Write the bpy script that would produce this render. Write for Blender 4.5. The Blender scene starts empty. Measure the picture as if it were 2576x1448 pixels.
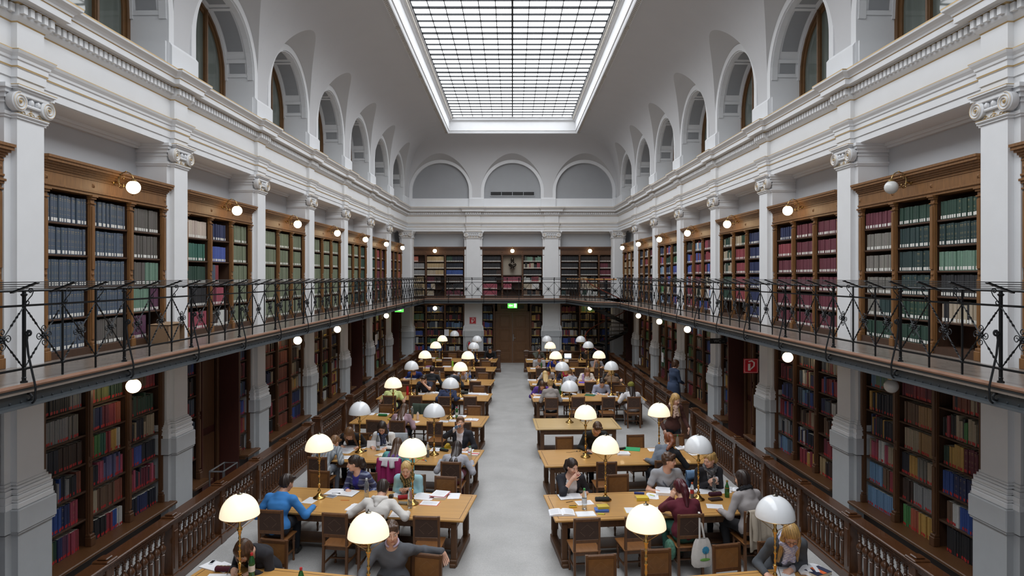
import bpy, math, random
import numpy as np
from mathutils import Vector, Matrix

scn = bpy.context.scene
COL = scn.collection
RND = random.Random(11)
PI = math.pi
EYE, FPX, CXP, HYP = 4.55, 1650.0, 1289.0, 694.5      # eye height and lens of the 2576-wide picture

def on(u, v, z=0.76):
    """Point of the plane at height z that the photo shows at pixel u, v."""
    y = (EYE - z) * FPX / (v - HYP)
    return ((u - CXP) * y / FPX, y)

def lin(c):
    c = c / 255.0
    return c / 12.92 if c <= 0.04045 else ((c + 0.055) / 1.055) ** 2.4
def rgb(r, g, b):
    return (lin(r), lin(g), lin(b), 1.0)
def hx(s):
    s = s.lstrip('#')
    return rgb(int(s[0:2], 16), int(s[2:4], 16), int(s[4:6], 16))

# ---------------------------------------------------------------- materials
MATS = {}
def mat(name, col, rough=0.6, metal=0.0, spec=0.5, noise=None, bump=None, emit=None, coat=0.0, attr=None, trans=0.0, rand=0.0, alpha=1.0, stretch=None):
    if name in MATS:
        return MATS[name]
    m = bpy.data.materials.new(name)
    m.use_nodes = True
    nt = m.node_tree
    b = nt.nodes['Principled BSDF']
    b.inputs['Base Color'].default_value = col
    b.inputs['Roughness'].default_value = rough
    b.inputs['Metallic'].default_value = metal
    b.inputs['Specular IOR Level'].default_value = spec
    b.inputs['Coat Weight'].default_value = coat
    b.inputs['Transmission Weight'].default_value = trans
    b.inputs['Alpha'].default_value = alpha
    src = None
    N = nt.nodes.new
    L = nt.links.new
    if attr:
        a = N('ShaderNodeAttribute'); a.attribute_name = attr
        src = a.outputs['Color']
    if noise:
        tc = N('ShaderNodeTexCoord')
        mp = N('ShaderNodeMapping')
        if stretch: mp.inputs['Scale'].default_value = stretch
        L(tc.outputs['Object'], mp.inputs['Vector'])
        nz = N('ShaderNodeTexNoise')
        nz.inputs['Scale'].default_value = noise[0]
        nz.inputs['Detail'].default_value = 6
        L(mp.outputs['Vector'], nz.inputs['Vector'])
        rp = N('ShaderNodeMapRange')
        rp.inputs['From Min'].default_value = 0.25; rp.inputs['From Max'].default_value = 0.75
        rp.inputs['To Min'].default_value = 1 - noise[1]; rp.inputs['To Max'].default_value = 1 + noise[1]
        L(nz.outputs['Fac'], rp.inputs['Value'])
        mx = N('ShaderNodeMix'); mx.data_type = 'RGBA'; mx.blend_type = 'MULTIPLY'
        mx.inputs['Factor'].default_value = 1
        if src is not None: L(src, mx.inputs[6])
        else: mx.inputs[6].default_value = col
        L(rp.outputs['Result'], mx.inputs[7])
        src = mx.outputs[2]
        if bump:
            bp = N('ShaderNodeBump'); bp.inputs['Strength'].default_value = bump
            bp.inputs['Distance'].default_value = 0.01
            L(nz.outputs['Fac'], bp.inputs['Height']); L(bp.outputs['Normal'], b.inputs['Normal'])
    if rand:
        oi = N('ShaderNodeObjectInfo')
        hs = N('ShaderNodeHueSaturation')
        mr = N('ShaderNodeMapRange'); mr.inputs['To Min'].default_value = 1 - rand; mr.inputs['To Max'].default_value = 1 + rand
        L(oi.outputs['Random'], mr.inputs['Value']); L(mr.outputs['Result'], hs.inputs['Value'])
        if src is not None: L(src, hs.inputs['Color'])
        else: hs.inputs['Color'].default_value = col
        src = hs.outputs['Color']
    if src is not None:
        L(src, b.inputs['Base Color'])
    if emit:
        b.inputs['Emission Color'].default_value = emit[0]
        b.inputs['Emission Strength'].default_value = emit[1]
    MATS[name] = m
    return m

WHITE = mat('white plaster', rgb(226, 227, 229), 0.75, noise=(3, 0.02))
WALLG = mat('pale blue grey wall paint', rgb(204, 208, 213), 0.8, noise=(2, 0.02))
VAULT = mat('light grey vault plaster', rgb(203, 203, 205), 0.85, noise=(1.5, 0.015))
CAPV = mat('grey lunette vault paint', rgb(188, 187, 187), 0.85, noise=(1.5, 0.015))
GREYP = mat('mid grey panel paint', rgb(160, 162, 165), 0.85, noise=(3, 0.02))
STONE = mat('grey painted pedestal', rgb(184, 187, 190), 0.7, noise=(6, 0.03))
GILT = mat('pale gilding', rgb(196, 168, 120), 0.5, metal=0.25)
OAKD = mat('dark oak', rgb(88, 58, 34), 0.42, noise=(9, 0.28), stretch=(6, 6, 0.7), spec=0.4)
OAKM = mat('bookcase oak', rgb(126, 88, 52), 0.45, noise=(8, 0.25), stretch=(5, 5, 0.6), spec=0.4)
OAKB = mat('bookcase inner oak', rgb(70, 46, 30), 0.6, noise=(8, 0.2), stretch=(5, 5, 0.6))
OAKL = mat('lower and shaded end wall oak', rgb(88, 58, 36), 0.45, noise=(8, 0.25), stretch=(5, 5, 0.6))
BALW = mat('polished walnut balustrade', rgb(78, 48, 28), 0.24, noise=(7, 0.25), stretch=(4, 4, 1), coat=0.25)
TABLE = mat('honey oak table top', rgb(196, 148, 84), 0.32, noise=(5, 0.1), stretch=(0.5, 9, 3), coat=0.15)
TABLEP = mat('pale oak table top', rgb(206, 174, 120), 0.32, noise=(5, 0.08), stretch=(0.5, 9, 3), coat=0.15)
TFRAME = mat('dark table frame oak', rgb(92, 62, 38), 0.45, noise=(8, 0.2), stretch=(5, 5, 0.6))
CHAIRW = mat('brown chair wood', rgb(100, 66, 40), 0.4, noise=(9, 0.2), stretch=(4, 4, 0.7), rand=0.12, coat=0.1)
CHAIRP = mat('worn tan chair panel', rgb(136, 94, 54), 0.4, noise=(14, 0.14), rand=0.14, coat=0.15)
CHAIRB = mat('dark chair panel back', rgb(66, 46, 36), 0.5, noise=(14, 0.12), rand=0.14)
CHAIRS = mat('worn chair seat', rgb(140, 94, 54), 0.38, noise=(7, 0.18), stretch=(5, 0.8, 1), rand=0.1)
DOTS = mat('perforation dots', rgb(150, 128, 100), 0.6)
IRON = mat('black wrought iron', rgb(30, 32, 35), 0.42, metal=0.5)
GIRD = mat('grey black painted girder', rgb(52, 57, 61), 0.45, noise=(9, 0.08))
COPPER = mat('worn copper brown nosing', rgb(140, 104, 84), 0.45, noise=(5, 0.15))
GFLOOR = mat('gallery floor grey brown', rgb(136, 126, 118), 0.25, noise=(4, 0.12), spec=0.5)
BRASS = mat('polished brass', rgb(196, 160, 96), 0.2, metal=1.0)
BRASSA = mat('aged brass', rgb(168, 140, 92), 0.3, metal=1.0)
NICKEL = mat('dark nickel', rgb(120, 116, 108), 0.3, metal=1.0)
LITG = mat('lit opal globe', rgb(255, 246, 226), 0.3, emit=((1, 0.80, 0.50, 1), 7.0))
OFFG = mat('unlit opal globe', rgb(214, 214, 212), 0.18, spec=0.6)
LITS = mat('lit opal shade', rgb(250, 238, 214), 0.25, emit=((1.0, 0.84, 0.58, 1), 0.8))
OFFS = mat('unlit opal shade', rgb(240, 242, 245), 0.1, spec=0.6)
PAPER = mat('white paper', rgb(238, 239, 243), 0.7)
PAGE = mat('book page edges', rgb(226, 218, 200), 0.8)
INK = mat('printed grey text', rgb(196, 198, 206), 0.8)
BOOKC = mat('book cloth', rgb(128, 128, 128), 0.55, attr='tint', noise=(40, 0.08))
TINT = mat('painted or dyed surface', rgb(128, 128, 128), 0.5, attr='tint')
SKIN = mat('skin', rgb(214, 168, 142), 0.5, attr='tint')
CLOTH = mat('woven clothing', rgb(128, 128, 128), 0.9, attr='tint', noise=(160, 0.07), bump=0.12)
HAIR = mat('hair', rgb(60, 40, 30), 0.42, attr='tint', noise=(26, 0.35), stretch=(3, 3, 0.5))
GLASSB = mat('clear plastic bottle', rgb(232, 240, 244), 0.05, trans=0.85, spec=0.5)
GLASSB.node_tree.nodes['Principled BSDF'].inputs['IOR'].default_value = 1.15
GLASSG = mat('green plastic bottle', rgb(60, 130, 70), 0.08, trans=0.6, spec=0.6)
REDM = mat('red enamel', rgb(190, 22, 40), 0.35)
BLACK = mat('matt black', rgb(24, 24, 26), 0.6)
STEEL = mat('brushed steel', rgb(150, 152, 156), 0.35, metal=0.9)

def floor_mat():
    m = mat('speckled grey linoleum', rgb(178, 177, 176), 0.45, noise=(28, 0.05))
    nt = m.node_tree
    b = nt.nodes['Principled BSDF']
    tc = nt.nodes.new('ShaderNodeTexCoord')
    v = nt.nodes.new('ShaderNodeTexVoronoi'); v.inputs['Scale'].default_value = 110
    n2 = nt.nodes.new('ShaderNodeTexNoise'); n2.inputs['Scale'].default_value = 1.6; n2.inputs['Detail'].default_value = 5
    nt.links.new(tc.outputs['Object'], v.inputs['Vector']); nt.links.new(tc.outputs['Object'], n2.inputs['Vector'])
    cr = nt.nodes.new('ShaderNodeValToRGB')
    cr.color_ramp.elements[0].color = rgb(163, 162, 161); cr.color_ramp.elements[1].color = rgb(188, 187, 186)
    nt.links.new(v.outputs['Color'], cr.inputs['Fac'])
    mx = nt.nodes.new('ShaderNodeMix'); mx.data_type = 'RGBA'; mx.blend_type = 'MULTIPLY'; mx.inputs['Factor'].default_value = 1
    mr = nt.nodes.new('ShaderNodeMapRange'); mr.inputs['From Min'].default_value = 0.3; mr.inputs['From Max'].default_value = 0.7
    mr.inputs['To Min'].default_value = 0.88; mr.inputs['To Max'].default_value = 1.08
    nt.links.new(n2.outputs['Fac'], mr.inputs['Value'])
    nt.links.new(cr.outputs['Color'], mx.inputs[6]); nt.links.new(mr.outputs['Result'], mx.inputs[7])
    nt.links.new(mx.outputs[2], b.inputs['Base Color'])
    return m
FLOOR = floor_mat()

# ---------------------------------------------------------------- mesh builder
class MB:
    def __init__(s, M=None):
        s.v = []; s.f = []; s.m = []; s.c = []; s.M = M
    def add(s, vs, fs, mi=0, col=None):
        n = len(s.v)
        if s.M is not None:
            vs = [tuple(s.M @ Vector(p)) for p in vs]
        s.v.extend(vs)
        for f in fs:
            s.f.append(tuple(i + n for i in f)); s.m.append(mi); s.c.append(col)
        return s
    def box(s, x0, x1, y0, y1, z0, z1, mi=0, col=None):
        s.add([(x0, y0, z0), (x1, y0, z0), (x1, y1, z0), (x0, y1, z0), (x0, y0, z1), (x1, y0, z1), (x1, y1, z1), (x0, y1, z1)],
              [(0, 3, 2, 1), (4, 5, 6, 7), (0, 1, 5, 4), (1, 2, 6, 5), (2, 3, 7, 6), (3, 0, 4, 7)], mi, col)
        return s
    def cbox(s, x0, x1, y0, y1, z0, z1, c=0.008, mi=0, col=None):
        """Box with chamfered edges."""
        xs, ys, zs = (x0, x1), (y0, y1), (z0, z1)
        vs = []; ix = {}
        for i in (0, 1):
            for j in (0, 1):
                for k in (0, 1):
                    si, sj, sk = (1 - 2 * i) * c, (1 - 2 * j) * c, (1 - 2 * k) * c
                    p = (xs[i], ys[j], zs[k])
                    ix[i, j, k] = len(vs)
                    vs += [(p[0], p[1] + sj, p[2] + sk), (p[0] + si, p[1], p[2] + sk), (p[0] + si, p[1] + sj, p[2])]
        fs = []
        for i in (0, 1):
            q = [ix[i, 0, 0], ix[i, 1, 0], ix[i, 1, 1], ix[i, 0, 1]]
            fs.append(tuple(q if i else q[::-1]))
        for j in (0, 1):
            q = [ix[0, j, 0] + 1, ix[1, j, 0] + 1, ix[1, j, 1] + 1, ix[0, j, 1] + 1]
            fs.append(tuple(q[::-1] if j else q))
        for k in (0, 1):
            q = [ix[0, 0, k] + 2, ix[1, 0, k] + 2, ix[1, 1, k] + 2, ix[0, 1, k] + 2]
            fs.append(tuple(q if k else q[::-1]))
        for i in (0, 1):
            for j in (0, 1):
                a, b = ix[i, j, 0], ix[i, j, 1]
                fs.append((a, a + 1, b + 1, b))
        for i in (0, 1):
            for k in (0, 1):
                a, b = ix[i, 0, k], ix[i, 1, k]
                fs.append((a, a + 2, b + 2, b))
        for j in (0, 1):
            for k in (0, 1):
                a, b = ix[0, j, k], ix[1, j, k]
                fs.append((a + 1, a + 2, b + 2, b + 1))
        for key in ix:
            a = ix[key]; fs.append((a, a + 1, a + 2))
        s.add(vs, fs, mi, col)
        return s
    def tube(s, pts, r, n=6, mi=0, col=None, cap=True, twist=0.0):
        pts = [Vector(p) for p in pts]
        rs = r if isinstance(r, (list, tuple)) else [r] * len(pts)
        vs = []; fs = []
        up = Vector((0, 0, 1))
        d0 = (pts[1] - pts[0]).normalized()
        if abs(d0.dot(up)) > 0.9: up = Vector((1, 0, 0))
        x = d0.cross(up).normalized()
        for i, p in enumerate(pts):
            a = pts[max(i - 1, 0)]; b = pts[min(i + 1, len(pts) - 1)]
            d = (b - a)
            d = d.normalized() if d.length > 1e-9 else d0
            x = (x - d * x.dot(d))
            x = x.normalized() if x.length > 1e-6 else d.orthogonal().normalized()
            y = d.cross(x)
            for k in range(n):
                t = 2 * PI * k / n + twist * i
                vs.append(tuple(p + x * (math.cos(t) * rs[i]) + y * (math.sin(t) * rs[i])))
        for i in range(len(pts) - 1):
            for k in range(n):
                a, b = i * n + k, i * n + (k + 1) % n
                fs.append((a, b, b + n, a + n))
        if cap:
            fs.append(tuple(range(n - 1, -1, -1)))
            fs.append(tuple(range((len(pts) - 1) * n, len(pts) * n)))
        s.add(vs, fs, mi, col)
        return s
    def bar(s, p, q, w, h=None, mi=0, col=None):
        return s.tube([p, q], (w / 2) * 1.4142, 4, mi, col, twist=0) if h is None else s.beam(p, q, w, h, mi, col)
    def beam(s, p, q, w, h, mi=0, col=None, up=(0, 0, 1)):
        p, q, up = Vector(p), Vector(q), Vector(up)
        d = (q - p).normalized()
        if abs(d.dot(up)) > 0.98: up = Vector((0, 1, 0))
        x = d.cross(up).normalized() * (w / 2); y = x.cross(d).normalized() * (h / 2)
        vs = [tuple(a + sx * x + sy * y) for a in (p, q) for sx, sy in ((-1, -1), (1, -1), (1, 1), (-1, 1))]
        s.add(vs, [(0, 1, 2, 3), (7, 6, 5, 4), (0, 4, 5, 1), (1, 5, 6, 2), (2, 6, 7, 3), (3, 7, 4, 0)], mi, col)
        return s
    def lathe(s, prof, n=16, c=(0, 0, 0), mi=0, col=None, M=None):
        vs = []; fs = []
        for r, z in prof:
            for k in range(n):
                t = 2 * PI * k / n
                p = Vector((r * math.cos(t), r * math.sin(t), z))
                if M is not None: p = M @ p
                vs.append((c[0] + p[0], c[1] + p[1], c[2] + p[2]))
        for i in range(len(prof) - 1):
            for k in range(n):
                a, b = i * n + k, i * n + (k + 1) % n
                fs.append((a, b, b + n, a + n))
        if prof[0][0] > 1e-5: fs.append(tuple(range(n - 1, -1, -1)))
        if prof[-1][0] > 1e-5: fs.append(tuple(range((len(prof) - 1) * n, len(prof) * n)))
        s.add(vs, fs, mi, col)
        return s
    def ball(s, c, r, n=12, k=8, mi=0, col=None, sc=(1, 1, 1)):
        prof = [(math.sin(PI * i / k) + 1e-6, -math.cos(PI * i / k)) for i in range(k + 1)]
        vs = []; fs = []
        for rr, z in prof:
            for j in range(n):
                t = 2 * PI * j / n
                vs.append((c[0] + r * sc[0] * rr * math.cos(t), c[1] + r * sc[1] * rr * math.sin(t), c[2] + r * sc[2] * z))
        for i in range(k):
            for j in range(n):
                a, b = i * n + j, i * n + (j + 1) % n
                fs.append((a, b, b + n, a + n))
        s.add(vs, fs, mi, col)
        return s
    def prism(s, poly, z0, z1, mi=0, col=None):
        n = len(poly)
        vs = [(x, y, z0) for x, y in poly] + [(x, y, z1) for x, y in poly]
        fs = [tuple(range(n - 1, -1, -1)), tuple(range(n, 2 * n))]
        fs += [(i, (i + 1) % n, (i + 1) % n + n, i + n) for i in range(n)]
        s.add(vs, fs, mi, col)
        return s
    def strip(s, A, B, mi=0, col=None):
        n = len(A)
        s.add(list(A) + list(B), [(i, i + 1, n + i + 1, n + i) for i in range(n - 1)], mi, col)
        return s
    def grid(s, rows, mi=0, col=None):
        n = len(rows[0])
        vs = [p for r in rows for p in r]
        fs = [(i * n + j, i * n + j + 1, (i + 1) * n + j + 1, (i + 1) * n + j) for i in range(len(rows) - 1) for j in range(n - 1)]
        s.add(vs, fs, mi, col)
        return s
    def mesh(s, name, mats, smooth=None):
        me = bpy.data.meshes.new(name)
        me.from_pydata(s.v, [], s.f)
        for m in (mats if isinstance(mats, (list, tuple)) else [mats]):
            me.materials.append(m)
        if any(s.m): me.polygons.foreach_set('material_index', s.m)
        if any(c is not None for c in s.c):
            at = me.color_attributes.new('tint', 'FLOAT_COLOR', 'CORNER')
            data = np.empty((len(me.loops), 4), np.float32)
            i = 0
            for f, c in zip(s.f, s.c):
                data[i:i + len(f)] = c if c is not None else (0.5, 0.5, 0.5, 1)
                i += len(f)
            at.data.foreach_set('color', data.ravel())
        if smooth:
            me.polygons.foreach_set('use_smooth', [True] * len(me.polygons))
            me.set_sharp_from_angle(angle=math.radians(smooth))
        me.update()
        return me
    def build(s, name, mats, parent=None, M=None, smooth=None):
        return ob(name, s.mesh(name, mats, smooth), parent, M)

def ob(name, me, parent=None, M=None):
    o = bpy.data.objects.new(name, me)
    COL.objects.link(o)
    if parent is not None: o.parent = parent
    if M is not None: o.matrix_local = M
    return o
def tag(o, label=None, cat=None, group=None, kind=None):
    if label: o['label'] = label
    if cat: o['category'] = cat
    if group: o['group'] = group
    if kind: o['kind'] = kind
    return o
def thing(name, label, cat, M=None, group=None, kind=None):
    o = bpy.data.objects.new(name, None)
    o.empty_display_size = 0.1
    COL.objects.link(o)
    if M is not None: o.matrix_world = M
    return tag(o, label, cat, group, kind)
def struct(o):
    o['kind'] = 'structure'
    return o
def T(x=0, y=0, z=0): return Matrix.Translation((x, y, z))
def RZ(a): return Matrix.Rotation(a, 4, 'Z')
def RX(a): return Matrix.Rotation(a, 4, 'X')
def RY(a): return Matrix.Rotation(a, 4, 'Y')
def dup(root, M, label, group=None):
    r = root.copy(); COL.objects.link(r); r.matrix_world = M
    if label: r['label'] = label
    if group: r['group'] = group
    for ch in list(root.children):
        c = ch.copy(); COL.objects.link(c); c.parent = r
        for g in list(ch.children):
            d = g.copy(); COL.objects.link(d); d.parent = c
    return r
ORD = ['first', 'second', 'third', 'fourth', 'fifth', 'sixth', 'seventh', 'eighth', 'ninth', 'tenth', 'eleventh', 'twelfth']
# ================================================================ the hall
AL = math.atan(0.0248)                       # the side walls open slightly towards the near end
X0, BAY = 6.27, 3.57
_ca, _sa = math.cos(AL), math.sin(AL)
ML = Matrix(((_ca, _sa, 0, -X0), (-_sa, _ca, 0, 0), (0, 0, 1, 0), (0, 0, 0, 1)))   # local: x into the room, y along the wall
MR = Matrix.Diagonal((-1, 1, 1, 1)) @ ML
YF = 34.0
MF = Matrix(((0, 1, 0, 0), (-1, 0, 0, YF), (0, 0, 1, 0), (0, 0, 0, 1)))            # far wall: x towards the viewer, y across
SIDES = (('clock', ML, -1), ('stair', MR, 1))
GAL, CORN, EDGE = 3.43, 8.12, 1.02
def wallx(y): return X0 - 0.0248 * y
def pil(i): return 8.265 + BAY * i            # middle of pilaster i along a side wall
def bayc(i): return 10.05 + BAY * i
FARP = (-2.03, 2.03)
HWF = wallx(YF)

# floor, gallery floors
struct(MB().box(-7.6, 7.6, -3.5, 35.2, -0.2, 0).build('floor', FLOOR))
def near_wall():
    b = MB()
    b.box(-7.6, 7.6, -3.6, -3.3, 0, 13)
    return struct(b.build('wall_near', WHITE))
near_wall()

# side walls behind the bookcases
for nm, M, s in SIDES:
    b = MB()
    b.box(-0.95, -0.62, -3.3, 35.0, 0, CORN + 0.02)
    o = b.build('wall_' + ('left' if s < 0 else 'right'), WALLG); o.matrix_world = M; struct(o)
b = MB(); b.box(-1.0, -0.62, -HWF - 1, HWF + 1, 0, CORN + 0.02)
o = b.build('wall_far', WALLG); o.matrix_world = MF; struct(o)

# ---------------------------------------------------------------- entablature
PROF = [(-0.03, 6.88, 0), (0.0, 6.88, 0), (0.0, 6.99, 0), (0.018, 6.99, 0), (0.018, 7.10, 0), (0.03, 7.105, 1), (0.034, 7.125, 0), (0.034, 7.19, 0),
        (0.05, 7.20, 0), (0.055, 7.23, 0), (0.085, 7.27, 0), (0.10, 7.30, 1), (0.10, 7.312, 1), (0.0, 7.316, 0), (0.0, 7.66, 1), (0.014, 7.675, 0),
        (0.03, 7.69, 0), (0.055, 7.72, 0), (0.06, 7.735, 0), (0.06, 7.865, 1), (0.10, 7.875, 0), (0.10, 7.885, 0), (0.21, 7.89, 0), (0.21, 7.975, 1), (0.225, 7.985, 0),
        (0.235, 8.01, 0), (0.265, 8.04, 0), (0.31, 8.075, 0), (0.315, 8.10, 1), (0.315, 8.12, 0), (-0.5, 8.13, 0)]
def entablature(name, M, brk, u0, u1, setb=0.075):
    def path(e):
        p = [(-setb + e, u0)]
        for a, c in brk:
            p += [(-setb + e, a - e), (e, a - e), (e, c + e), (-setb + e, c + e)]
        return p + [(-setb + e, u1)]
    b = MB()
    for i in range(len(PROF) - 1):
        e0, z0, m = PROF[i]; e1, z1, _ = PROF[i + 1]
        A = [(d, u, z0) for d, u in path(e0)]
        B = [(d, u, z1) for d, u in path(e1)]
        b.strip(A, B, m)
    # soffit and its small cornice along the recess
    b.box(-0.62, -setb - 0.02, u0, u1, 6.87, 6.9)
    b.box(-0.62, -0.55, u0, u1, 6.78, 6.87); b.box(-0.62, -0.5, u0, u1, 6.82, 6.87)
    # dentils
    pts = path(0.06)
    for (d0, a), (d1, c) in zip(pts, pts[1:]):
        if abs(c - a) < 0.2: continue
        n = max(1, int((c - a) / 0.105))
        w = (c - a) / n
        for k in range(n):
            y = a + (k + 0.5) * w
            b.box(d0 - 0.005, d0 + 0.055, y - 0.032, y + 0.032, 7.755, 7.855)
    o = b.build(name, [WHITE, GILT]); o.matrix_world = M
    return struct(o)
brk = [(pil(i) - 0.225, pil(i) + 0.225) for i in range(-1, 7)]
entablature('trim_1', ML, brk, -3.2, 34.4)
entablature('trim_2', MR, brk, -3.2, 34.4)
entablature('trim_3', MF, [(c - 0.36, c + 0.36) for c in FARP], -HWF - 0.3, HWF + 0.3)

# ---------------------------------------------------------------- pilasters with piers, capitals, pedestals
def ring(b, hy, z0, z1, e, d0=-0.08, mi=0):
    b.box(d0, e, -hy - e, hy + e, z0, z1, mi)
def pilaster_meshes(hw):
    sh = MB()
    sh.box(-0.08, 0, -hw, hw, 2.0, 6.5)
    pw = hw + 0.1
    sh.box(-0.64, -0.08, -pw, pw, 0, 6.88)
    for z0, z1, e in ((6.49, 6.52, 0.02), (6.52, 6.56, 0.035), (6.66, 6.68, 0.02), (6.72, 6.78, 0.03), (6.78, 6.83, 0.06), (6.83, 6.88, 0.085)):
        sh.box(-0.62, -0.08 + e, -pw - e, pw + e, z0, z1)
    # base mouldings
    for z0, z1, e in ((1.72, 1.79, 0.075), (1.79, 1.83, 0.06), (1.83, 1.88, 0.07), (1.88, 1.91, 0.05), (1.91, 1.95, 0.06), (1.95, 1.985, 0.035), (1.985, 2.02, 0.018)):
        sh.cbox(-0.08, e, -hw - e, hw + e, z0, z1, 0.01)
        sh.box(-0.62, -0.08 + e, -pw - e, pw + e, z0, z1)
    pe = MB()
    pe.box(-0.1, 0.06, -hw - 0.06, hw + 0.06, 0, 1.42); pe.box(-0.1, 0.085, -hw - 0.085, hw + 0.085, 1.42, 1.44)
    pe.cbox(-0.1, 0.10, -hw - 0.10, hw + 0.10, 1.44, 1.72, 0.012)
    pe.box(-0.62, -0.02, -pw - 0.06, pw + 0.06, 0, 1.42); pe.box(-0.62, 0.0, -pw - 0.09, pw + 0.09, 1.44, 1.72)
    pe.box(-0.1, 0.09, -hw - 0.09, hw + 0.09, 0, 0.16)
    ca = MB(); gi = MB()
    ca.box(-0.08, 0.0, -hw, hw, 6.5, 6.82)
    ca.cbox(-0.08, 0.045, -hw - 0.045, hw + 0.045, 6.515, 6.55, 0.012); ca.box(-0.08, 0.02, -hw - 0.02, hw + 0.02, 6.49, 6.515)
    vy, vz, vr = hw + 0.012, 6.69, 0.122
    ca.tube([(0.02, -vy, 6.665), (0.02, vy, 6.665)], 0.022, 8)
    ca.cbox(-0.06, 0.055, -hw - 0.02, hw + 0.02, 6.765, 6.81, 0.008)
    for k in range(int(hw * 2 / 0.11)):
        y = -hw + 0.09 + k * 0.11
        if y < hw - 0.06: ca.ball((0.02, y, 6.72), 0.036, 8, 6, sc=(1, 0.9, 1.2))
    for s in (-1, 1):
        Mv = Matrix.Rotation(PI / 2, 3, 'Y')
        ca.lathe([(vr * 0.9, -0.05), (vr, -0.03), (vr, 0.045), (vr * 0.94, 0.052), (1e-4, 0.052)], 24, (0, s * vy, vz), M=Mv)
        sp = []; rr = []
        for k in range(46):
            t = k / 45 * 2.6 * 2 * PI
            r = vr * 0.95 * (1 - 0.82 * k / 45)
            sp.append((0.056, s * vy + s * r * math.sin(t), vz + r * math.cos(t))); rr.append(0.0105 - 0.005 * k / 45)
        ca.tube(sp, rr, 5)
        gi.tube([(p[0] + 0.008, p[1], p[2]) for p in sp], 0.0035, 4)
        gi.ball((0.058, s * vy, vz), 0.018, 8, 6)
    for z0, z1, e in ((6.81, 6.83, 0.05), (6.83, 6.855, 0.075), (6.855, 6.88, 0.10)):
        ca.box(-0.08, e, -hw - e, hw + e, z0, z1)
    gi.box(0.0, 0.102, -hw - 0.102, hw + 0.102, 6.874, 6.883); gi.box(0, 0.048, -hw - 0.04, hw + 0.04, 6.545, 6.55)
    n = max(3, int(hw * 2 / 0.13))
    for k in range(n):
        y = -hw + (k + 0.5) * 2 * hw / n
        for dz, w in ((0.0, 0.012), (0.025, 0.03), (0.05, 0.018)):
            gi.ball((0.001, y, 6.575 + dz), 0.012, 6, 4, sc=(0.5, w / 0.012, 0.8))
        for s2 in (-1, 1):
            gi.tube([(0.003, y + s2 * (0.01 + 0.045 * q / 6), 6.57 + 0.022 * math.sin(q / 6 * PI)) for q in range(7)], 0.004, 4)
    return (sh.mesh('shaft', WHITE), pe.mesh('pedestal', STONE), ca.mesh('capital', WHITE, 35), gi.mesh('gilding', GILT))
PM = {h: pilaster_meshes(h) for h in (0.225, 0.36)}
def pilaster(M, hw, plain=False):
    r = thing('column', None, None, M, kind='structure')
    sh, pe, ca, gi = PM[hw]
    ob('shaft', sh, r); ob('pedestal', pe, r)
    c = ob('capital', ca, r); ob('gilding', gi, c)
    return r
for nm, M, s in SIDES:
    for i in range(0, 7):
        pilaster(M @ T(0, pil(i), 0), 0.225)
for c in FARP:
    pilaster(MF @ T(0, c, 0), 0.36)
for s in (-1, 1):
    pilaster(Matrix.Translation((s * (HWF + 0.02), 33.5, 0)) @ RZ(-PI / 2), 0.225)

# ---------------------------------------------------------------- vault: cove with lunette caps
BX, BY, BZ = 3.30, 32.05, 11.58          # ornament band: half width, far end, height
ZS, RC = 9.07, 1.47                       # cap springing and radius on the side walls
ZSF, RCF = 8.95, 1.62
NEXP = 2.85
def cove_z(t):
    return CORN + (BZ - CORN) * (1 - max(0.0, 1 - t) ** NEXP) ** (1 / NEXP)
def cove_t(z):
    q = min(max((z - CORN) / (BZ - CORN), 0), 1)
    return 1 - (1 - q ** NEXP) ** (1 / NEXP)
RISE = 0.64
def cap_t(h, run):
    """Where a cap that rises inward from height h at the wall meets the cove."""
    lo, hi = 0.0, 0.9
    for _ in range(40):
        m = (lo + hi) / 2
        if cove_z(m) < h + RISE * m * run: lo = m
        else: hi = m
    return (lo + hi) / 2
def cove(name, P, run, s0, s1, cents, R, zs, tmax=lambda s: 1.0):
    """P(s, t, z) -> world. Columns run up the cove; caps are cut out of them."""
    cv = MB(); cp = MB()
    ss = [s0]
    segs = []
    for c in cents:
        segs.append((ss[-1], c - R, None)); segs.append((c - R, c + R, c)); ss.append(c + R)
    segs.append((ss[-1], s1, None))
    for a, e, c in segs:
        if e - a < 1e-3: continue
        n = 44 if c is not None else 8
        rows = []; caps = []
        for k in range(n + 1):
            if c is not None:
                th = PI * k / n
                s = c - R * math.cos(th); h = zs + R * math.sin(th)
                t0 = cap_t(h, run)
            else:
                s = a + (e - a) * k / n; t0 = 0.0
            tm = tmax(s)
            t0 = min(t0, tm)
            rows.append([P(s, t, cove_z(t)) for t in [t0 + (tm - t0) * (j / 26) ** 1.8 for j in range(27)]])
            if c is not None:
                caps.append([P(s, t, h + RISE * t * run) for t in [t0 * j / 10 for j in range(11)]])
        cv.grid(rows)
        if c is not None:
            cp.grid(caps)
            tz = cap_t(zs, run)
            for s, sg in ((c - R, 1), (c + R, -1)):      # upright cheeks below the springing
                q = [cove_t(zs) * j / 8 for j in range(9)]
                A = [P(s, t, cove_z(t)) for t in q]; B = [P(s, t, zs + RISE * t * run) for t in q]
                cp.strip(A, B)
    o = cv.build(name, VAULT, smooth=60)
    struct(o)
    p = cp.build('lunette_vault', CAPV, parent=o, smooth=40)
    return o
for nm, M, s in SIDES:
    def P(y, t, z, s=s):
        x = wallx(y)
        return (s * (x + (BX - x) * t), y, z)
    cove('ceiling', P, 2.55, -3.3, YF, [bayc(i) for i in range(-3, 7)], RC, ZS, lambda y: min(1.0, max(0.0, (YF - y) / (YF - BY))))
def PFAR(x, t, z): return (x, YF + (BY - YF) * t, z)
def tmf(x):
    w = wallx(33.0)
    return min(1.0, max(0.0, (w - abs(x)) / (w - BX)))
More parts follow.
